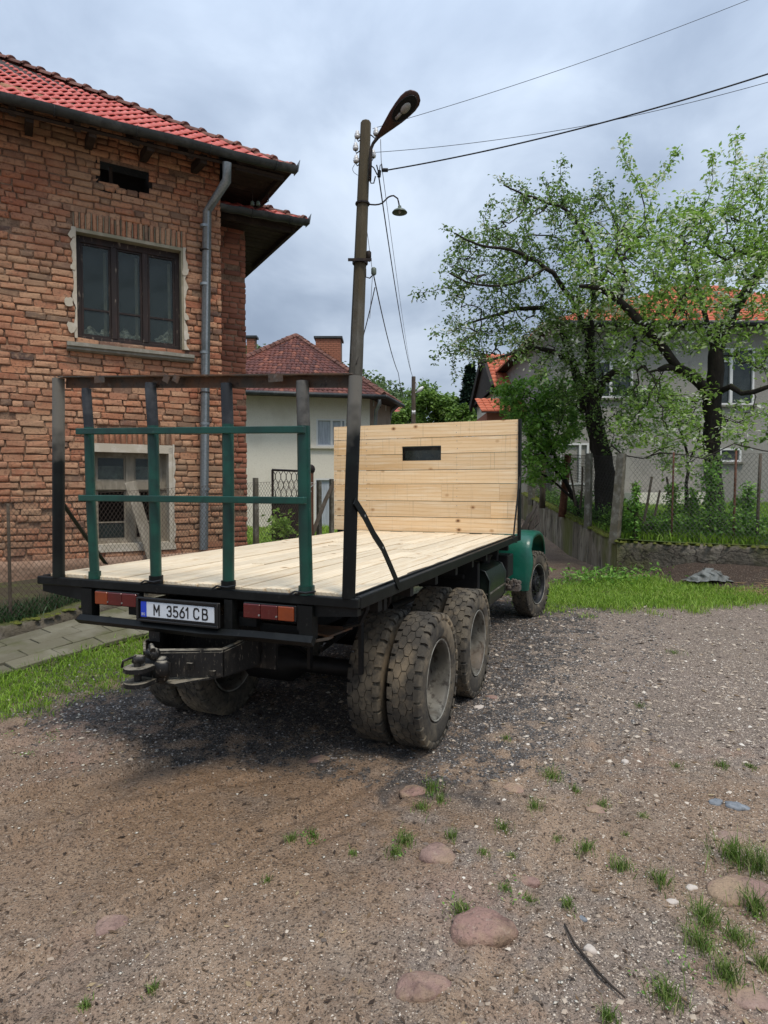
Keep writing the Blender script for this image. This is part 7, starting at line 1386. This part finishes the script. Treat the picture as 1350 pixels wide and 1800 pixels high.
GL = {'M': [[(0, 0), (0, 1), (.5, .34), (1, 1), (1, 0)]], '3': [[(.02, .82), (.2, .97), (.5, 1), (.8, .97), (.96, .8), (.9, .6), (.6, .53), (.4, .53)], [(.6, .53), (.92, .44), (1, .25), (.85, .05), (.5, 0), (.2, .03), (0, .18)]],
 '5': [[(.92, 1), (.12, 1), (.06, .5), (.3, .6), (.6, .61), (.9, .5), (1, .3), (.9, .08), (.55, 0), (.2, .03), (0, .15)]], '6': [[(.78, 1), (.3, .7), (.04, .4), (.02, .2), (.18, .03), (.5, 0), (.82, .03), (.98, .2), (.98, .4), (.82, .57), (.5, .6), (.2, .55), (.05, .42)]],
 '1': [[(0, .76), (.8, 1), (.8, 0)]], 'C': [[(1, .78), (.85, .96), (.5, 1), (.15, .96), (0, .75), (0, .25), (.15, .04), (.5, 0), (.85, .04), (1, .22)]], 'G': [[(1, .78), (.85, .96), (.5, 1), (.15, .96), (0, .75), (0, .25), (.15, .04), (.5, 0), (.85, .04), (1, .22), (1, .45), (.55, .45)]],
 'B': [[(0, 0), (0, 1), (.6, 1), (.88, .93), (.92, .75), (.85, .58), (.6, .53), (0, .53)], [(.6, .53), (.92, .46), (1, .27), (.92, .07), (.6, 0), (0, 0)]]}
def glyph(ch, x0, z0, w_, h, st, m, y):
    mb = MB(); k = 0
    for pl in GL[ch]:
        P_ = [(x0 + a * w_, z0 + b * h) for a, b in pl]
        for i, (p, q) in enumerate(zip(P_, P_[1:])):
            d = math.hypot(q[0] - p[0], q[1] - p[1]); ux, uz = (q[0] - p[0]) / d, (q[1] - p[1]) / d; e = st * .36; yy_ = y - .0003 * (k % 5); k += 1
            c = [(p[0] - ux * e - uz * st / 2, p[1] - uz * e + ux * st / 2), (p[0] - ux * e + uz * st / 2, p[1] - uz * e - ux * st / 2), (q[0] + ux * e + uz * st / 2, q[1] + uz * e - ux * st / 2), (q[0] + ux * e - uz * st / 2, q[1] + uz * e + ux * st / 2)]
            mb.add([(a, yy_, b) for a, b in c], [(0, 1, 2, 3)])
    return part(mb, 'plate_text', m, npl)
for ch, cx, w_ in (('M', -.168, .042), ('3', -.060, .034), ('5', -.008, .034), ('6', .044, .035), ('1', .092, .018), ('C', .155, .038), ('B', .222, .038)): glyph(ch, cx, 1.069, w_, .066, .0105, 'plate_black', -.0375)
for ch, cx in (('B', -.270), ('G', -.254)): glyph(ch, cx, 1.062, .010, .016, .0028, 'plate_letter', -.0395)
# posts, crossbar, strap braces
mb = MB(); mb.tube([(-1.10, .03, 1.262), (-1.085, .03, 1.9), (-1.065, .03, 2.685)], [.042, .042, .041], 14); part(mb, 'corner_post', 'burnt_post', smooth=60, label='left black corner post, bare metal near the top')
mb = MB(); mb.tube([(1.215, .03, 1.262), (1.235, .03, 1.9), (1.262, .03, 2.545)], [.040, .040, .040], 14); part(mb, 'corner_post', 'burnt_post', smooth=60, label='right black corner post, bare metal near the top')
mb = MB(); a = Vector((-1.03, .03, 2.69)); b = Vector((1.255, .03, 2.555)); mb.bar(a, b, .075, .008); mb.bar(a + Vector((0, .035, -.035)), b + Vector((0, .035, -.035)), .006, .07)
for t, w_ in ((.17, .09), (.42, .05), (.455, .05), (.78, .1)): c = a.lerp(b, t); mb.box(c + Vector((0, -.036, -.022)), (w_, .006, .045), Matrix.Rotation(.5 if w_ < .06 else 0, 3, 'Y'))
part(mb, 'crossbar', 'rust_bar')
for pts_, lb in (([(1.275, -.012, 1.83), (1.285, .10, 1.74), (1.287, .24, 1.62), (1.294, .36, 1.53), (1.292, .50, 1.40), (1.295, .66, 1.235)], 'right strap brace'), ([(-1.10, .07, 1.80), (-1.2, .35, 1.55), (-1.262, .62, 1.285)], 'left strap brace')):
    mb = MB()
    for p, q in zip(pts_, pts_[1:]): mb.bar(p, q, .008 if p[0] > 0 else .045, .045 if p[0] > 0 else .008, up=(0, 0, 1) if p[0] > 0 else (0, 1, .5))
    br = part(mb, 'strap_brace', 'black_paint', label=lb)
    if pts_[0][0] > 0:
        for p in (pts_[1], pts_[3]): mb = MB(); mb.tube([(p[0] + .004, p[1], p[2]), (p[0] + .007, p[1], p[2])], .008, 8); part(mb, 'bolt', 'chrome_edge', br)
# inner rack: four stakes and two green rails
for i, (pb, pm, ptp, r_) in enumerate((((-.785, .06), (-.80, .05), (-.812, .04), .033), ((-.226, .05), (-.222, .04), (-.232, .03), .037), ((.362, .045), (.372, .04), (.372, .03), .037), ((.928, .045), (.922, .035), (.915, .03), .040))):
    zt_ = 2.60 - i * .02 + (.02 if i == 1 else 0) ; za = 2.33 - .012 * i - (.02 if i == 3 else 0)
    mb = MB(); mb.tube([(pb[0], pb[1], 1.262), (pb[0], pb[1], 1.30), (pm[0], pm[1], 1.8), ((pm[0] + ptp[0]) / 2, pm[1], za)], r_, 14); st = part(mb, 'stake', 'green_paint', smooth=60)
    mb = MB(); mb.tube([((pm[0] + ptp[0]) / 2, pm[1], za), (ptp[0], ptp[1], zt_ - .04), (ptp[0], ptp[1], zt_)], [r_ * .99, r_ * .99, r_ * .95], 14); part(mb, 'stake_top', 'bare_pipe' if i == 3 else 'stake_top', st, smooth=60)
    mb = MB(); mb.tube([(pb[0], pb[1], 1.262), (pb[0], pb[1], 1.315)], r_ + .010, 12); part(mb, 'stake_socket', 'green_paint' if i in (0, 3) else 'black_paint', st, smooth=60)
    if i: mb = MB(); c = Vector((pb[0], pb[1], 1.285)); mb.tube([c + Vector((-.09, -.05, -.02)), c + Vector((-.05, -.05, .0)), c + Vector((.03, -.05, -.005)), c + Vector((.08, -.05, 0))], .006, 5); mb.tube([c + Vector((-.06, -.04, -.02)), c + Vector((.09, -.055, .01))], .006, 5); part(mb, 'tie_wire', 'plate_black', st)
mb = MB(); mb.bar((-.85, -.008, 2.298), (.955, -.02, 2.246), .04, .042, bev=.004); part(mb, 'rack_rail', 'green_paint', label='upper green rail'); mb = MB(); mb.bar((-.84, -.004, 1.835), (.96, -.02, 1.830), .04, .042, bev=.004); part(mb, 'rack_rail', 'green_paint', label='lower green rail')
# headboard
mb = MB(); mb.bb(1.268, 1.30, 5.22, 5.32, 1.20, 2.835); hbd = part(mb, 'headboard_frame', 'black_paint')
for x in (-1.43, -.95, .42): mb = MB(); mb.bb(x - .025, x + .025, 5.275, 5.32, 1.1, 2.8); part(mb, 'upright', 'black_paint', hbd)
ZR = [1.283, 1.494, 1.724, 1.969, 2.167, 2.396, 2.624, 2.832]; WX0, WX1, WZ0, WZ1 = -.40, .19, 2.30, 2.508
def hplank(poly, nm='headboard_plank'):
    mb = MB(); y = 5.237 + random.uniform(-.003, .003); mb.prism([(p[0], y, p[1]) for p in poly], (0, .034, 0)); o = part(mb, nm, 'pine', hbd); return o
for i in range(7):
    a, b = ZR[i] + .0035, ZR[i + 1] - .0035; cuts = {2: [.20, 1.02], 1: [.9], 0: [], 3: [], 4: [], 5: [], 6: []}.get(i, []); xs_ = [-1.49, *cuts, 1.266]
    tilt = random.uniform(-.003, .003)
    if i == 4: hplank([(-1.49, a), (1.266, a), (1.266, b), (WX1, b), (WX1, WZ0), (WX0, WZ0), (WX0, b), (-1.49, b + .0)]); continue
    if i == 5: hplank([(-1.49, a), (WX0, a), (WX0, WZ1), (WX1, WZ1), (WX1, a), (1.266, a), (1.266, b), (-1.49, b)]); continue
    for p, q in zip(xs_, xs_[1:]): hplank([(p + .001, a - tilt), (q - .001, a), (q - .001, b), (p + .001, b - tilt)])
for i in range(7):
    for x in (-1.46, -.95, .42, 1.24):
        for k in (.28, .74):
            z = ZR[i] + (ZR[i + 1] - ZR[i]) * k; mb = MB(); xx = x + random.uniform(-.008, .008)
            if i in (4, 5) and WX0 < xx < WX1: continue
            if i == 0 and k < .5 and x == -.95: pass
            mb.tube([(xx, 5.232, z), (xx, 5.238, z)], .0055, 6); part(mb, 'bolt', 'chrome_edge', hbd)
mb = MB(); mb.tube([(1.292, 5.17, 2.02), (1.297, 5.05, 1.78), (1.292, 4.92, 1.5), (1.29, 4.80, 1.24)], .011, 6); mb.tube([(1.30, 5.2, 2.06), (1.305, 5.12, 1.9), (1.30, 5.16, 1.74)], .008, 5); part(mb, 'headboard_stay', 'black_paint')
# cab, bonnet and front fenders
mb = MB(); y0, y1 = 5.52, 6.75; X_ = .92
V = []
for y, tw, zt_, zs_ in ((y0, .0, 2.62, 2.05), (y1, .0, 2.60, 2.0)):
    for x, z in ((-X_, 1.02), (-X_, 2.0), (-X_ + .06, 2.5), (-X_ + .2, zt_), (X_ - .2, zt_), (X_ - .06, 2.5), (X_, 2.0), (X_, 1.02)): V.append((x, y + (-.16 if z > 2.2 and y == y1 else 0), z))
mb.add(V, [tuple(range(8)), tuple(range(15, 7, -1))] + [((i + 1) % 8, i, 8 + i, 8 + (i + 1) % 8) for i in range(8)]); cab = part(mb, 'cab', 'fender_paint')
mb = MB(); mb.bb(-.50, .50, 5.495, 5.515, 2.02, 2.52, bev=.008); rw = part(mb, 'rear_window', 'rim_dark', cab); mb = MB(); mb.bb(-.44, .44, 5.485, 5.494, 2.08, 2.46); part(mb, 'glass', 'glass', rw) if False else part(mb, 'rear_glass', 'glass', cab)
mb = MB(); mb.bb(-.78, .78, 6.70, 6.72, 2.05, 2.45); part(mb, 'windscreen', 'glass', cab)
for sx in (-1, 1): mb = MB(); mb.bb(sx * .93, sx * .915, 5.7, 6.5, 2.05, 2.42); part(mb, 'side_glass', 'glass', cab)
mb = MB(); V = []
for y, w_, zt_ in ((6.75, .62, 1.85), (7.2, .58, 1.82), (7.75, .50, 1.76), (7.95, .46, 1.62)):
    for x, z in ((-w_, 1.02), (-w_, zt_ - .15), (-w_ * .75, zt_), (w_ * .75, zt_), (w_, zt_ - .15), (w_, 1.02)): V.append((x, y, z))
fs = [(i * 6 + (j + 1) % 6, i * 6 + j, (i + 1) * 6 + j, (i + 1) * 6 + (j + 1) % 6) for i in range(3) for j in range(6)] + [tuple(range(6)), tuple(range(23, 17, -1))]; mb.add(V, fs); part(mb, 'bonnet', 'fender_paint')
mb = MB(); mb.bb(-.40, .40, 7.95, 7.98, 1.05, 1.55)
for i in range(9): x = -.36 + .09 * i; mb.bb(x - .012, x + .012, 7.98, 8.0, 1.08, 1.52)
part(mb, 'grille', 'rim_dark'); mb = MB(); mb.bb(-1.15, 1.15, 8.15, 8.22, .62, .82, bev=.02); part(mb, 'front_bumper', 'black_paint')
for sx in (-1, 1):
    mb = MB(); mb.lathe([(.0, 0), (.0, .10), (.06, .11), (.075, .10), (.09, .0)], 20, (sx * .72, 7.55, 1.18), 'Y'); part(mb, 'headlight', 'chrome_edge', smooth=True)
PF = [(5.56, .47), (5.535, .62), (5.54, .80), (5.555, 1.0), (5.60, 1.13), (5.70, 1.22), (5.85, 1.262), (6.15, 1.275), (6.45, 1.262), (6.68, 1.215), (6.86, 1.12), (6.98, 1.0), (7.03, .88)]
for sx in (-1, 1):
    V = []; XW = [(.66, 0, -.00), (.80, 0, .0), (1.0, .0, .003), (1.18, -.0, .006), (1.32, .004, .003), (1.375, .015, -.006), (1.40, .035, -.03), (1.402, .055, -.07), (1.385, .055, -.07)]; K = len(XW)
    P2 = spline([(a, b, 0) for a, b in PF], .05)[:, :2]; N2 = np.gradient(P2, axis=0); N2 /= np.linalg.norm(N2, axis=1, keepdims=True)
    for i, (y, z) in enumerate(P2):
        nx_, nz_ = -N2[i, 1], N2[i, 0]      # points away from the wheel
        dent = .022 * math.exp(-((z - .72) / .12) ** 2) if y < 5.6 else 0
        for j, (x, dy, off) in enumerate(XW):
            of = off - (dent * math.exp(-((x - 1.27) / .07) ** 2)); xx = x - (.10 * max(0, (.62 - z)) if y < 5.6 else 0) + (0.02 * math.sin(z * 9) if (j > 4 and y < 5.6) else 0)
            V.append((sx * xx, y + nx_ * of, z + nz_ * of))
    fs = [(i * K + j, i * K + j + 1, (i + 1) * K + j + 1, (i + 1) * K + j) for i in range(len(P2) - 1) for j in range(K - 1)]
    if sx > 0: fs = [f[::-1] for f in fs]
    mb = MB(); mb.add(V, fs); part(mb, 'fender', 'fender_paint', smooth=True)
    mb = MB(); mb.bb(sx * .66, sx * 1.20, 5.60, 5.615, .50, 1.15); mb.bb(sx * .66, sx * .675, 5.6, 7.0, .8, 1.2); part(mb, 'inner_guard', 'dark_steel')
mb = MB(); mb.bb(1.02, 1.28, 5.30, 5.50, .50, .56); 
for i in range(26): mb.ball((random.uniform(1.04, 1.27), random.uniform(5.28, 5.48), random.uniform(.55, .65)), random.uniform(.02, .045), 6)
M['mud'] = mat('mud', (.12, .10, .085), .95, bumps=[('noise', 40, .8, .01)]); part(mb, 'muddy_step', 'mud')
# fuel tank with strap, filler and brackets; boxes and bottles on the other side
def loft(mb, sec, ys_):
    k = len(sec); V = [(x, y, z) for y in ys_ for x, z in sec]; mb.add(V, [(i * k + (j + 1) % k, i * k + j, (i + 1) * k + j, (i + 1) * k + (j + 1) % k)[::-1] for i in range(len(ys_) - 1) for j in range(k)] + [tuple(range(k)), tuple(range(len(ys_) * k - 1, (len(ys_) - 1) * k - 1, -1))])
sec = [(.60, .58), (.66, .53), (1.08, .50), (1.18, .53), (1.22, .60), (1.23, .86), (1.18, .96), (1.08, .99), (.66, .99), (.60, .92)]
mb = MB(); loft(mb, sec, (3.72, 4.62)); tk = part(mb, 'fuel_tank', 'tank', smooth=35); mb = MB(); mb.tube([(x, 3.705, z) for x, z in sec] + [(sec[0][0], 3.705, sec[0][1])], .012, 5); part(mb, 'rim_seam', 'tank', tk, True); mb = MB(); mb.tube([(x, 4.62, z) for x, z in sec] + [(sec[0][0], 4.62, sec[0][1])], .012, 5); part(mb, 'rim_seam', 'tank', tk, True)
mb = MB(); mb.bb(1.222, 1.236, 3.72, 4.62, .70, .715); mb.bb(.62, 1.22, 3.70, 3.708, .70, .712); part(mb, 'strap', 'rim_dirty', tk); mb = MB(); mb.tube([(1.02, 4.35, .97), (1.05, 4.35, 1.09)], .06, 12); mb.tube([(1.05, 4.35, 1.08), (1.055, 4.35, 1.11)], .07, 12); part(mb, 'filler_cap', 'dark_steel', tk, 60)
for q in ((.45, 1.15, 3.5, 3.58, .78, 1.08), (.45, 1.0, 3.45, 3.5, .9, .95), (.5, 1.1, 4.75, 4.83, .80, 1.1), (1.0, 1.22, 4.85, 5.2, .74, 1.03)): mb = MB(); mb.bb(*q, bev=.01); part(mb, 'tank_bracket', 'dark_steel')
mb = MB(); mb.tube([(-.85, 3.3, .85), (-.85, 4.3, .85)], .15, 16); mb.tube([(-.85, 4.5, .75), (-.85, 5.1, .75)], .17, 16); part(mb, 'air_tank', 'tank', smooth=60)
mb = MB(); mb.bb(1.05, 1.2, .62, .67, 1.08, 1.2); part(mb, 'hook_bracket', 'dark_steel'); mb = MB(); mb.tube([(1.0, .85, 1.10), (1.13, .83, 1.05), (1.16, .82, 1.10), (1.17, .8, 1.17)], .012, 6); part(mb, 'hook_bracket', 'dark_steel'); mb = MB(); mb.tube([(1.05, .3, 1.02), (1.16, .32, 1.05), (1.2, .33, 1.14), (1.2, .33, 1.19)], .016, 6); part(mb, 'hook_bracket', 'dark_steel')
# axles, springs, shafts
mb = MB()
for y in (1.15, 2.40): mb.tube([(-.95, y, .49), (-.3, y, .49), (-.18, y, .49), (.18, y, .49), (.3, y, .49), (.95, y, .49)], [.07, .07, .16, .16, .07, .07], 12)
part(mb, 'rear_axle', 'dark_steel', smooth=50)
mb = MB(); mb.bar((-1.0, 6.2, .50), (1.0, 6.2, .50), .08, .10); part(mb, 'front_axle', 'dark_steel')
for sx in (-1, 1):
    mb = MB()
    for q in range(7): z = .70 + q * .018; hl = .72 - q * .07; mb.tube([(sx * .50, 1.77 - hl, z - .06), (sx * .50, 1.77, z + .02), (sx * .50, 1.77 + hl, z - .06)], .020, 4)
    part(mb, 'leaf_spring', 'dark_steel'); mb = MB(); mb.tube([(sx * .5, 5.6, .62), (sx * .5, 6.2, .58), (sx * .5, 6.9, .64)], .03, 4); part(mb, 'leaf_spring', 'dark_steel')
mb = MB(); mb.tube([(0, 2.4, .52), (0, 4.2, .74), (0, 5.6, .8)], .05, 10); mb.tube([(.3, 3.0, .62), (.35, 4.4, .6), (.3, 6.5, .62)], .04, 8); mb.bb(-.25, .25, 5.3, 6.6, .62, .95); part(mb, 'drive_shaft', 'dark_steel', smooth=50)
mb = MB(); mb.tube([(-.1, .9, .80), (0, .3, .85), (.2, .6, .72), (.35, 1.2, .7)], .015, 6); mb.tube([(.3, .4, 1.0), (.25, .8, .8), (.4, 1.0, .62)], .012, 6); part(mb, 'brake_hose', 'cable', smooth=True)
for x in (.62, 1.02): mb = MB(); mb.bb(x - .012, x + .012, .62, .66, .62, 1.1); part(mb, 'mudguard_bracket', 'dark_steel')
# towing frame and jaw
def wallplate(mb, p, q, za0, zb0, za1, zb1, t=.014): d = Vector((q[0] - p[0], q[1] - p[1], 0)).normalized(); n = Vector((d.y, -d.x, 0)) * t; mb.prism([(p[0], p[1], za0), (q[0], q[1], za1), (q[0], q[1], zb1), (p[0], p[1], zb0)], n)
mb = MB(); wallplate(mb, (-.10, -.32), (.27, -.06), .755, .905, .735, .885); wallplate(mb, (.27, -.06), (.32, .26), .735, .885, .735, .925); wallplate(mb, (-.38, -.02), (-.10, -.32), .735, .885, .755, .905); wallplate(mb, (-.40, .30), (-.38, -.02), .735, .925, .735, .885)
mb.prism([(-.11, -.33, .905), (.275, -.065, .885), (.25, -.02, .885), (-.08, -.26, .905)], (0, 0, .012)); mb.prism([(.275, -.06, .885), (.325, .26, .925), (.29, .26, .925), (.24, -.03, .885)], (0, 0, .012)); mb.prism([(-.45, .3, .72), (-.38, 0, .72), (-.1, -.30, .72), (.1, -.30, .72), (.27, -.03, .72), (.32, .26, .72)][::-1], (0, 0, .012))
tow = part(mb, 'tow_frame', 'hitch_steel')
mb = MB(); mb.bb(-.36, -.27, -.01, .015, .885, 1.0); mb.bb(-.44, .44, .28, .31, .70, 1.03); part(mb, 'tow_strut', 'hitch_steel', tow)
for z in (.84, .755):
    mb = MB(); P_ = [(.0 + .075 * math.cos(t), -.47 + .07 * math.sin(t), z) for t in np.linspace(math.pi, 2 * math.pi, 10)] + [(.07, -.30, z), (-.07, -.30, z)]; mb.prism([(x - .03, y, z_) for x, y, z_ in P_], (0, 0, .026)); part(mb, 'jaw_plate', 'hitch_steel', tow)
mb = MB(); mb.bb(-.10, .08, -.38, -.30, .75, .90, bev=.02); mb.box((.06, -.36, .835), (.09, .07, .10), Matrix.Rotation(.4, 3, 'Z'), 0, .02, .004); mb.tube([(-.03, -.46, .755), (-.03, -.46, .89)], .022, 10); mb.box((-.03, -.45, .905), (.07, .06, .045), Matrix.Rotation(.6, 3, 'Z'), 0, .012, .004); mb.box((.0, -.37, .925), (.08, .07, .06), Matrix.Rotation(.3, 3, 'X'), 0, .015, .005); mb.tube([(.03, -.40, .95), (-.02, -.36, .965)], .018, 8); mb.tube([(-.03, -.47, .93), (-.10, -.50, .90), (-.12, -.49, .86)], .008, 5); part(mb, 'tow_jaw', 'hitch_steel', tow, 50)
mb = MB(); mb.bb(.12, .16, -.22, -.20, .80, .84); part(mb, 'tow_lug', 'hitch_steel', tow); mb = MB(); mb.bb(.20, .25, -.12, -.10, .745, .775); part(mb, 'tow_lug', 'hitch_steel', tow)

tow.location.x += .12
# wheels ---------------------------------------------------------------
def tyre_mb(R_=.495, W_=.245, n=30):
    mb = MB(); w_ = W_ / 2
    prof = [(-w_ * .72, .295), (-w_ * .94, .32), (-w_ * 1.02, .36), (-w_ * 1.0, .41), (-w_ * .90, .452), (-w_ * .80, R_ - .022), (-w_ * .4, R_ - .016), (0, R_ - .014), (w_ * .4, R_ - .016), (w_ * .80, R_ - .022), (w_ * .90, .452), (w_ * 1.0, .41), (w_ * 1.02, .36), (w_ * .94, .32), (w_ * .72, .295)]
    mb.lathe(prof, 72, axis='X'); hx = .050; dth = 2 * math.pi / n
    def P(x, th, r): return (x, r * math.sin(th), r * math.cos(th))
    for i in range(n):
        for row, (xc, st) in enumerate(((-.050, 0), (0, .5), (.050, 0))):
            th = (i + st) * dth; sx = .0246; sy = dth * .487; k = 6; jt = [random.uniform(.95, 1.02) for _ in range(6)]; hexa = [(-.0322, 0), (-.0160, -sy), (.0160, -sy), (.0322, 0), (.0160, sy), (-.0160, sy)]; V = []
            dr = random.uniform(-.002, .001)
            for q, (a, b) in enumerate(hexa): V.append(P(xc + a * jt[q], th + b * jt[q], R_ - .026))
            for q, (a, b) in enumerate(hexa): V.append(P(xc + a * .95 * jt[q], th + b * .95 * jt[q], R_ - .004 + dr))
            mb.add(V, [tuple(range(6, 12))] + [(q, (q + 1) % 6, 6 + (q + 1) % 6, 6 + q) for q in range(6)])
        for s_ in (-1, 1):
            th = (i + .5) * dth; sy = dth * .43; V = []; j1, j2 = random.uniform(.9, 1.05), random.uniform(.92, 1.06)
            for (x, r, f) in ((.0745, R_ - .024, 1), (.0745, R_ - .003, .96), (.112, R_ - .006, .90), (.1235, R_ - .022, .86), (.126, .452, .78), (.118, .44, .7)):
                for e in (-1, 1): V.append(P(s_ * x, th + e * sy * f * (j1 if e > 0 else j2), r))
            fs = [(2 * q, 2 * q + 1, 2 * q + 3, 2 * q + 2) for q in range(5)] + [(0, 2, 4, 6, 8, 10), (11, 9, 7, 5, 3, 1)]; fs = fs if s_ < 0 else [f[::-1] for f in fs]; mb.add(V, fs)
    return mb
tm = tyre_mb(); 
def mesh_of(mb, m, smooth=40):
    me = bpy.data.meshes.new('tyre'); me.from_pydata(mb.v, [], mb.f); [me.materials.append(M[q]) for q in ((m,) if isinstance(m, str) else m)]; me.polygons.foreach_set('material_index', np.array(mb.m, np.int32)); me.validate(); me.polygons.foreach_set('use_smooth', np.ones(len(me.polygons), bool)); me.set_sharp_from_angle(angle=rad(smooth)); return me
TY = mesh_of(tm, 'tyre', 32)
mb = MB(); mb.lathe([(.098, .300), (.108, .296), (.110, .286), (.100, .275), (.085, .268), (.02, .260), (-.065, .248), (-.095, .235), (-.10, .20)], 48, axis='X'); mb.lathe([(-.10, .20), (-.10, .17), (-.095, .13), (-.03, .105), (.01, .098), (.015, .06), (.015, 0)], 48, axis='X', m=1)
for q in range(8): a = q * math.pi / 4; mb.tube([(-.10, .165 * math.sin(a), .165 * math.cos(a)), (-.065, .165 * math.sin(a), .165 * math.cos(a))], .016, 6, m=1)
for q in range(5): a = q * math.pi * .4 + .3; mb.ball((-.098, .215 * math.sin(a), .215 * math.cos(a)), (.003, .022, .022), 10, 1)
RDEEP = mesh_of(mb, ('rim_dirty', 'rim_hub_shade'), 40)
mb = MB(); mb.lathe([(.098, .300), (.108, .293), (.100, .270), (.080, .255), (.03, .250), (.02, .236), (.045, .205), (.06, .17), (.066, .14), (.068, .12), (.10, .115), (.108, .10), (.11, .06), (.112, .04), (.125, .036), (.128, 0)], 48, axis='X')
for q in range(8): a = q * math.pi / 4 + .2; mb.tube([(.066, .152 * math.sin(a), .152 * math.cos(a)), (.092, .152 * math.sin(a), .152 * math.cos(a))], .014, 6)
for q in range(10): a = q * math.pi / 5; mb.tube([(.108, .085 * math.sin(a), .085 * math.cos(a)), (.118, .085 * math.sin(a), .085 * math.cos(a))], .009, 6)
RFRONT = mesh_of(mb, 'rim_dark', 40)
mb = MB(); mb.lathe([(.10, .293), (.1115, .300), (.114, .297), (.109, .288)], 48, axis='X'); LIP = mesh_of(mb, 'lip', 60)
def wheel(x, y, out_, rimme, steer=0.0, lab=None, inner=False):
    w_ = bpy.data.objects.new('wheel', None); COL.objects.link(w_); w_.parent = truck; w_.location = (x, y, .485); w_.rotation_euler = (0, 0, (0 if out_ > 0 else math.pi) + steer)
    if lab: w_['label'] = lab
    sp_ = random.uniform(0, 6)
    for nm, me in (('tyre', TY), ('rim', rimme), ('rim_lip', LIP)): o = bpy.data.objects.new(nm, me); COL.objects.link(o); o.parent = w_; o.rotation_euler = (sp_, 0, 0)
for y in (1.15, 2.36):
    for x_, o_ in ((1.315, 1), (1.015, -1), (-.80, -1), (-.50, 1)): wheel(x_, y, o_, RDEEP)
wheel(1.30, 6.22, 1, RFRONT, -.20, 'front wheel turned outward with dark hub'); wheel(-.93, 6.22, -1, RFRONT, -.20)
for o in bpy.data.objects:
    if o.name.startswith('wheel') or o.name.startswith('rim'): pass
print('objects', len(bpy.data.objects))
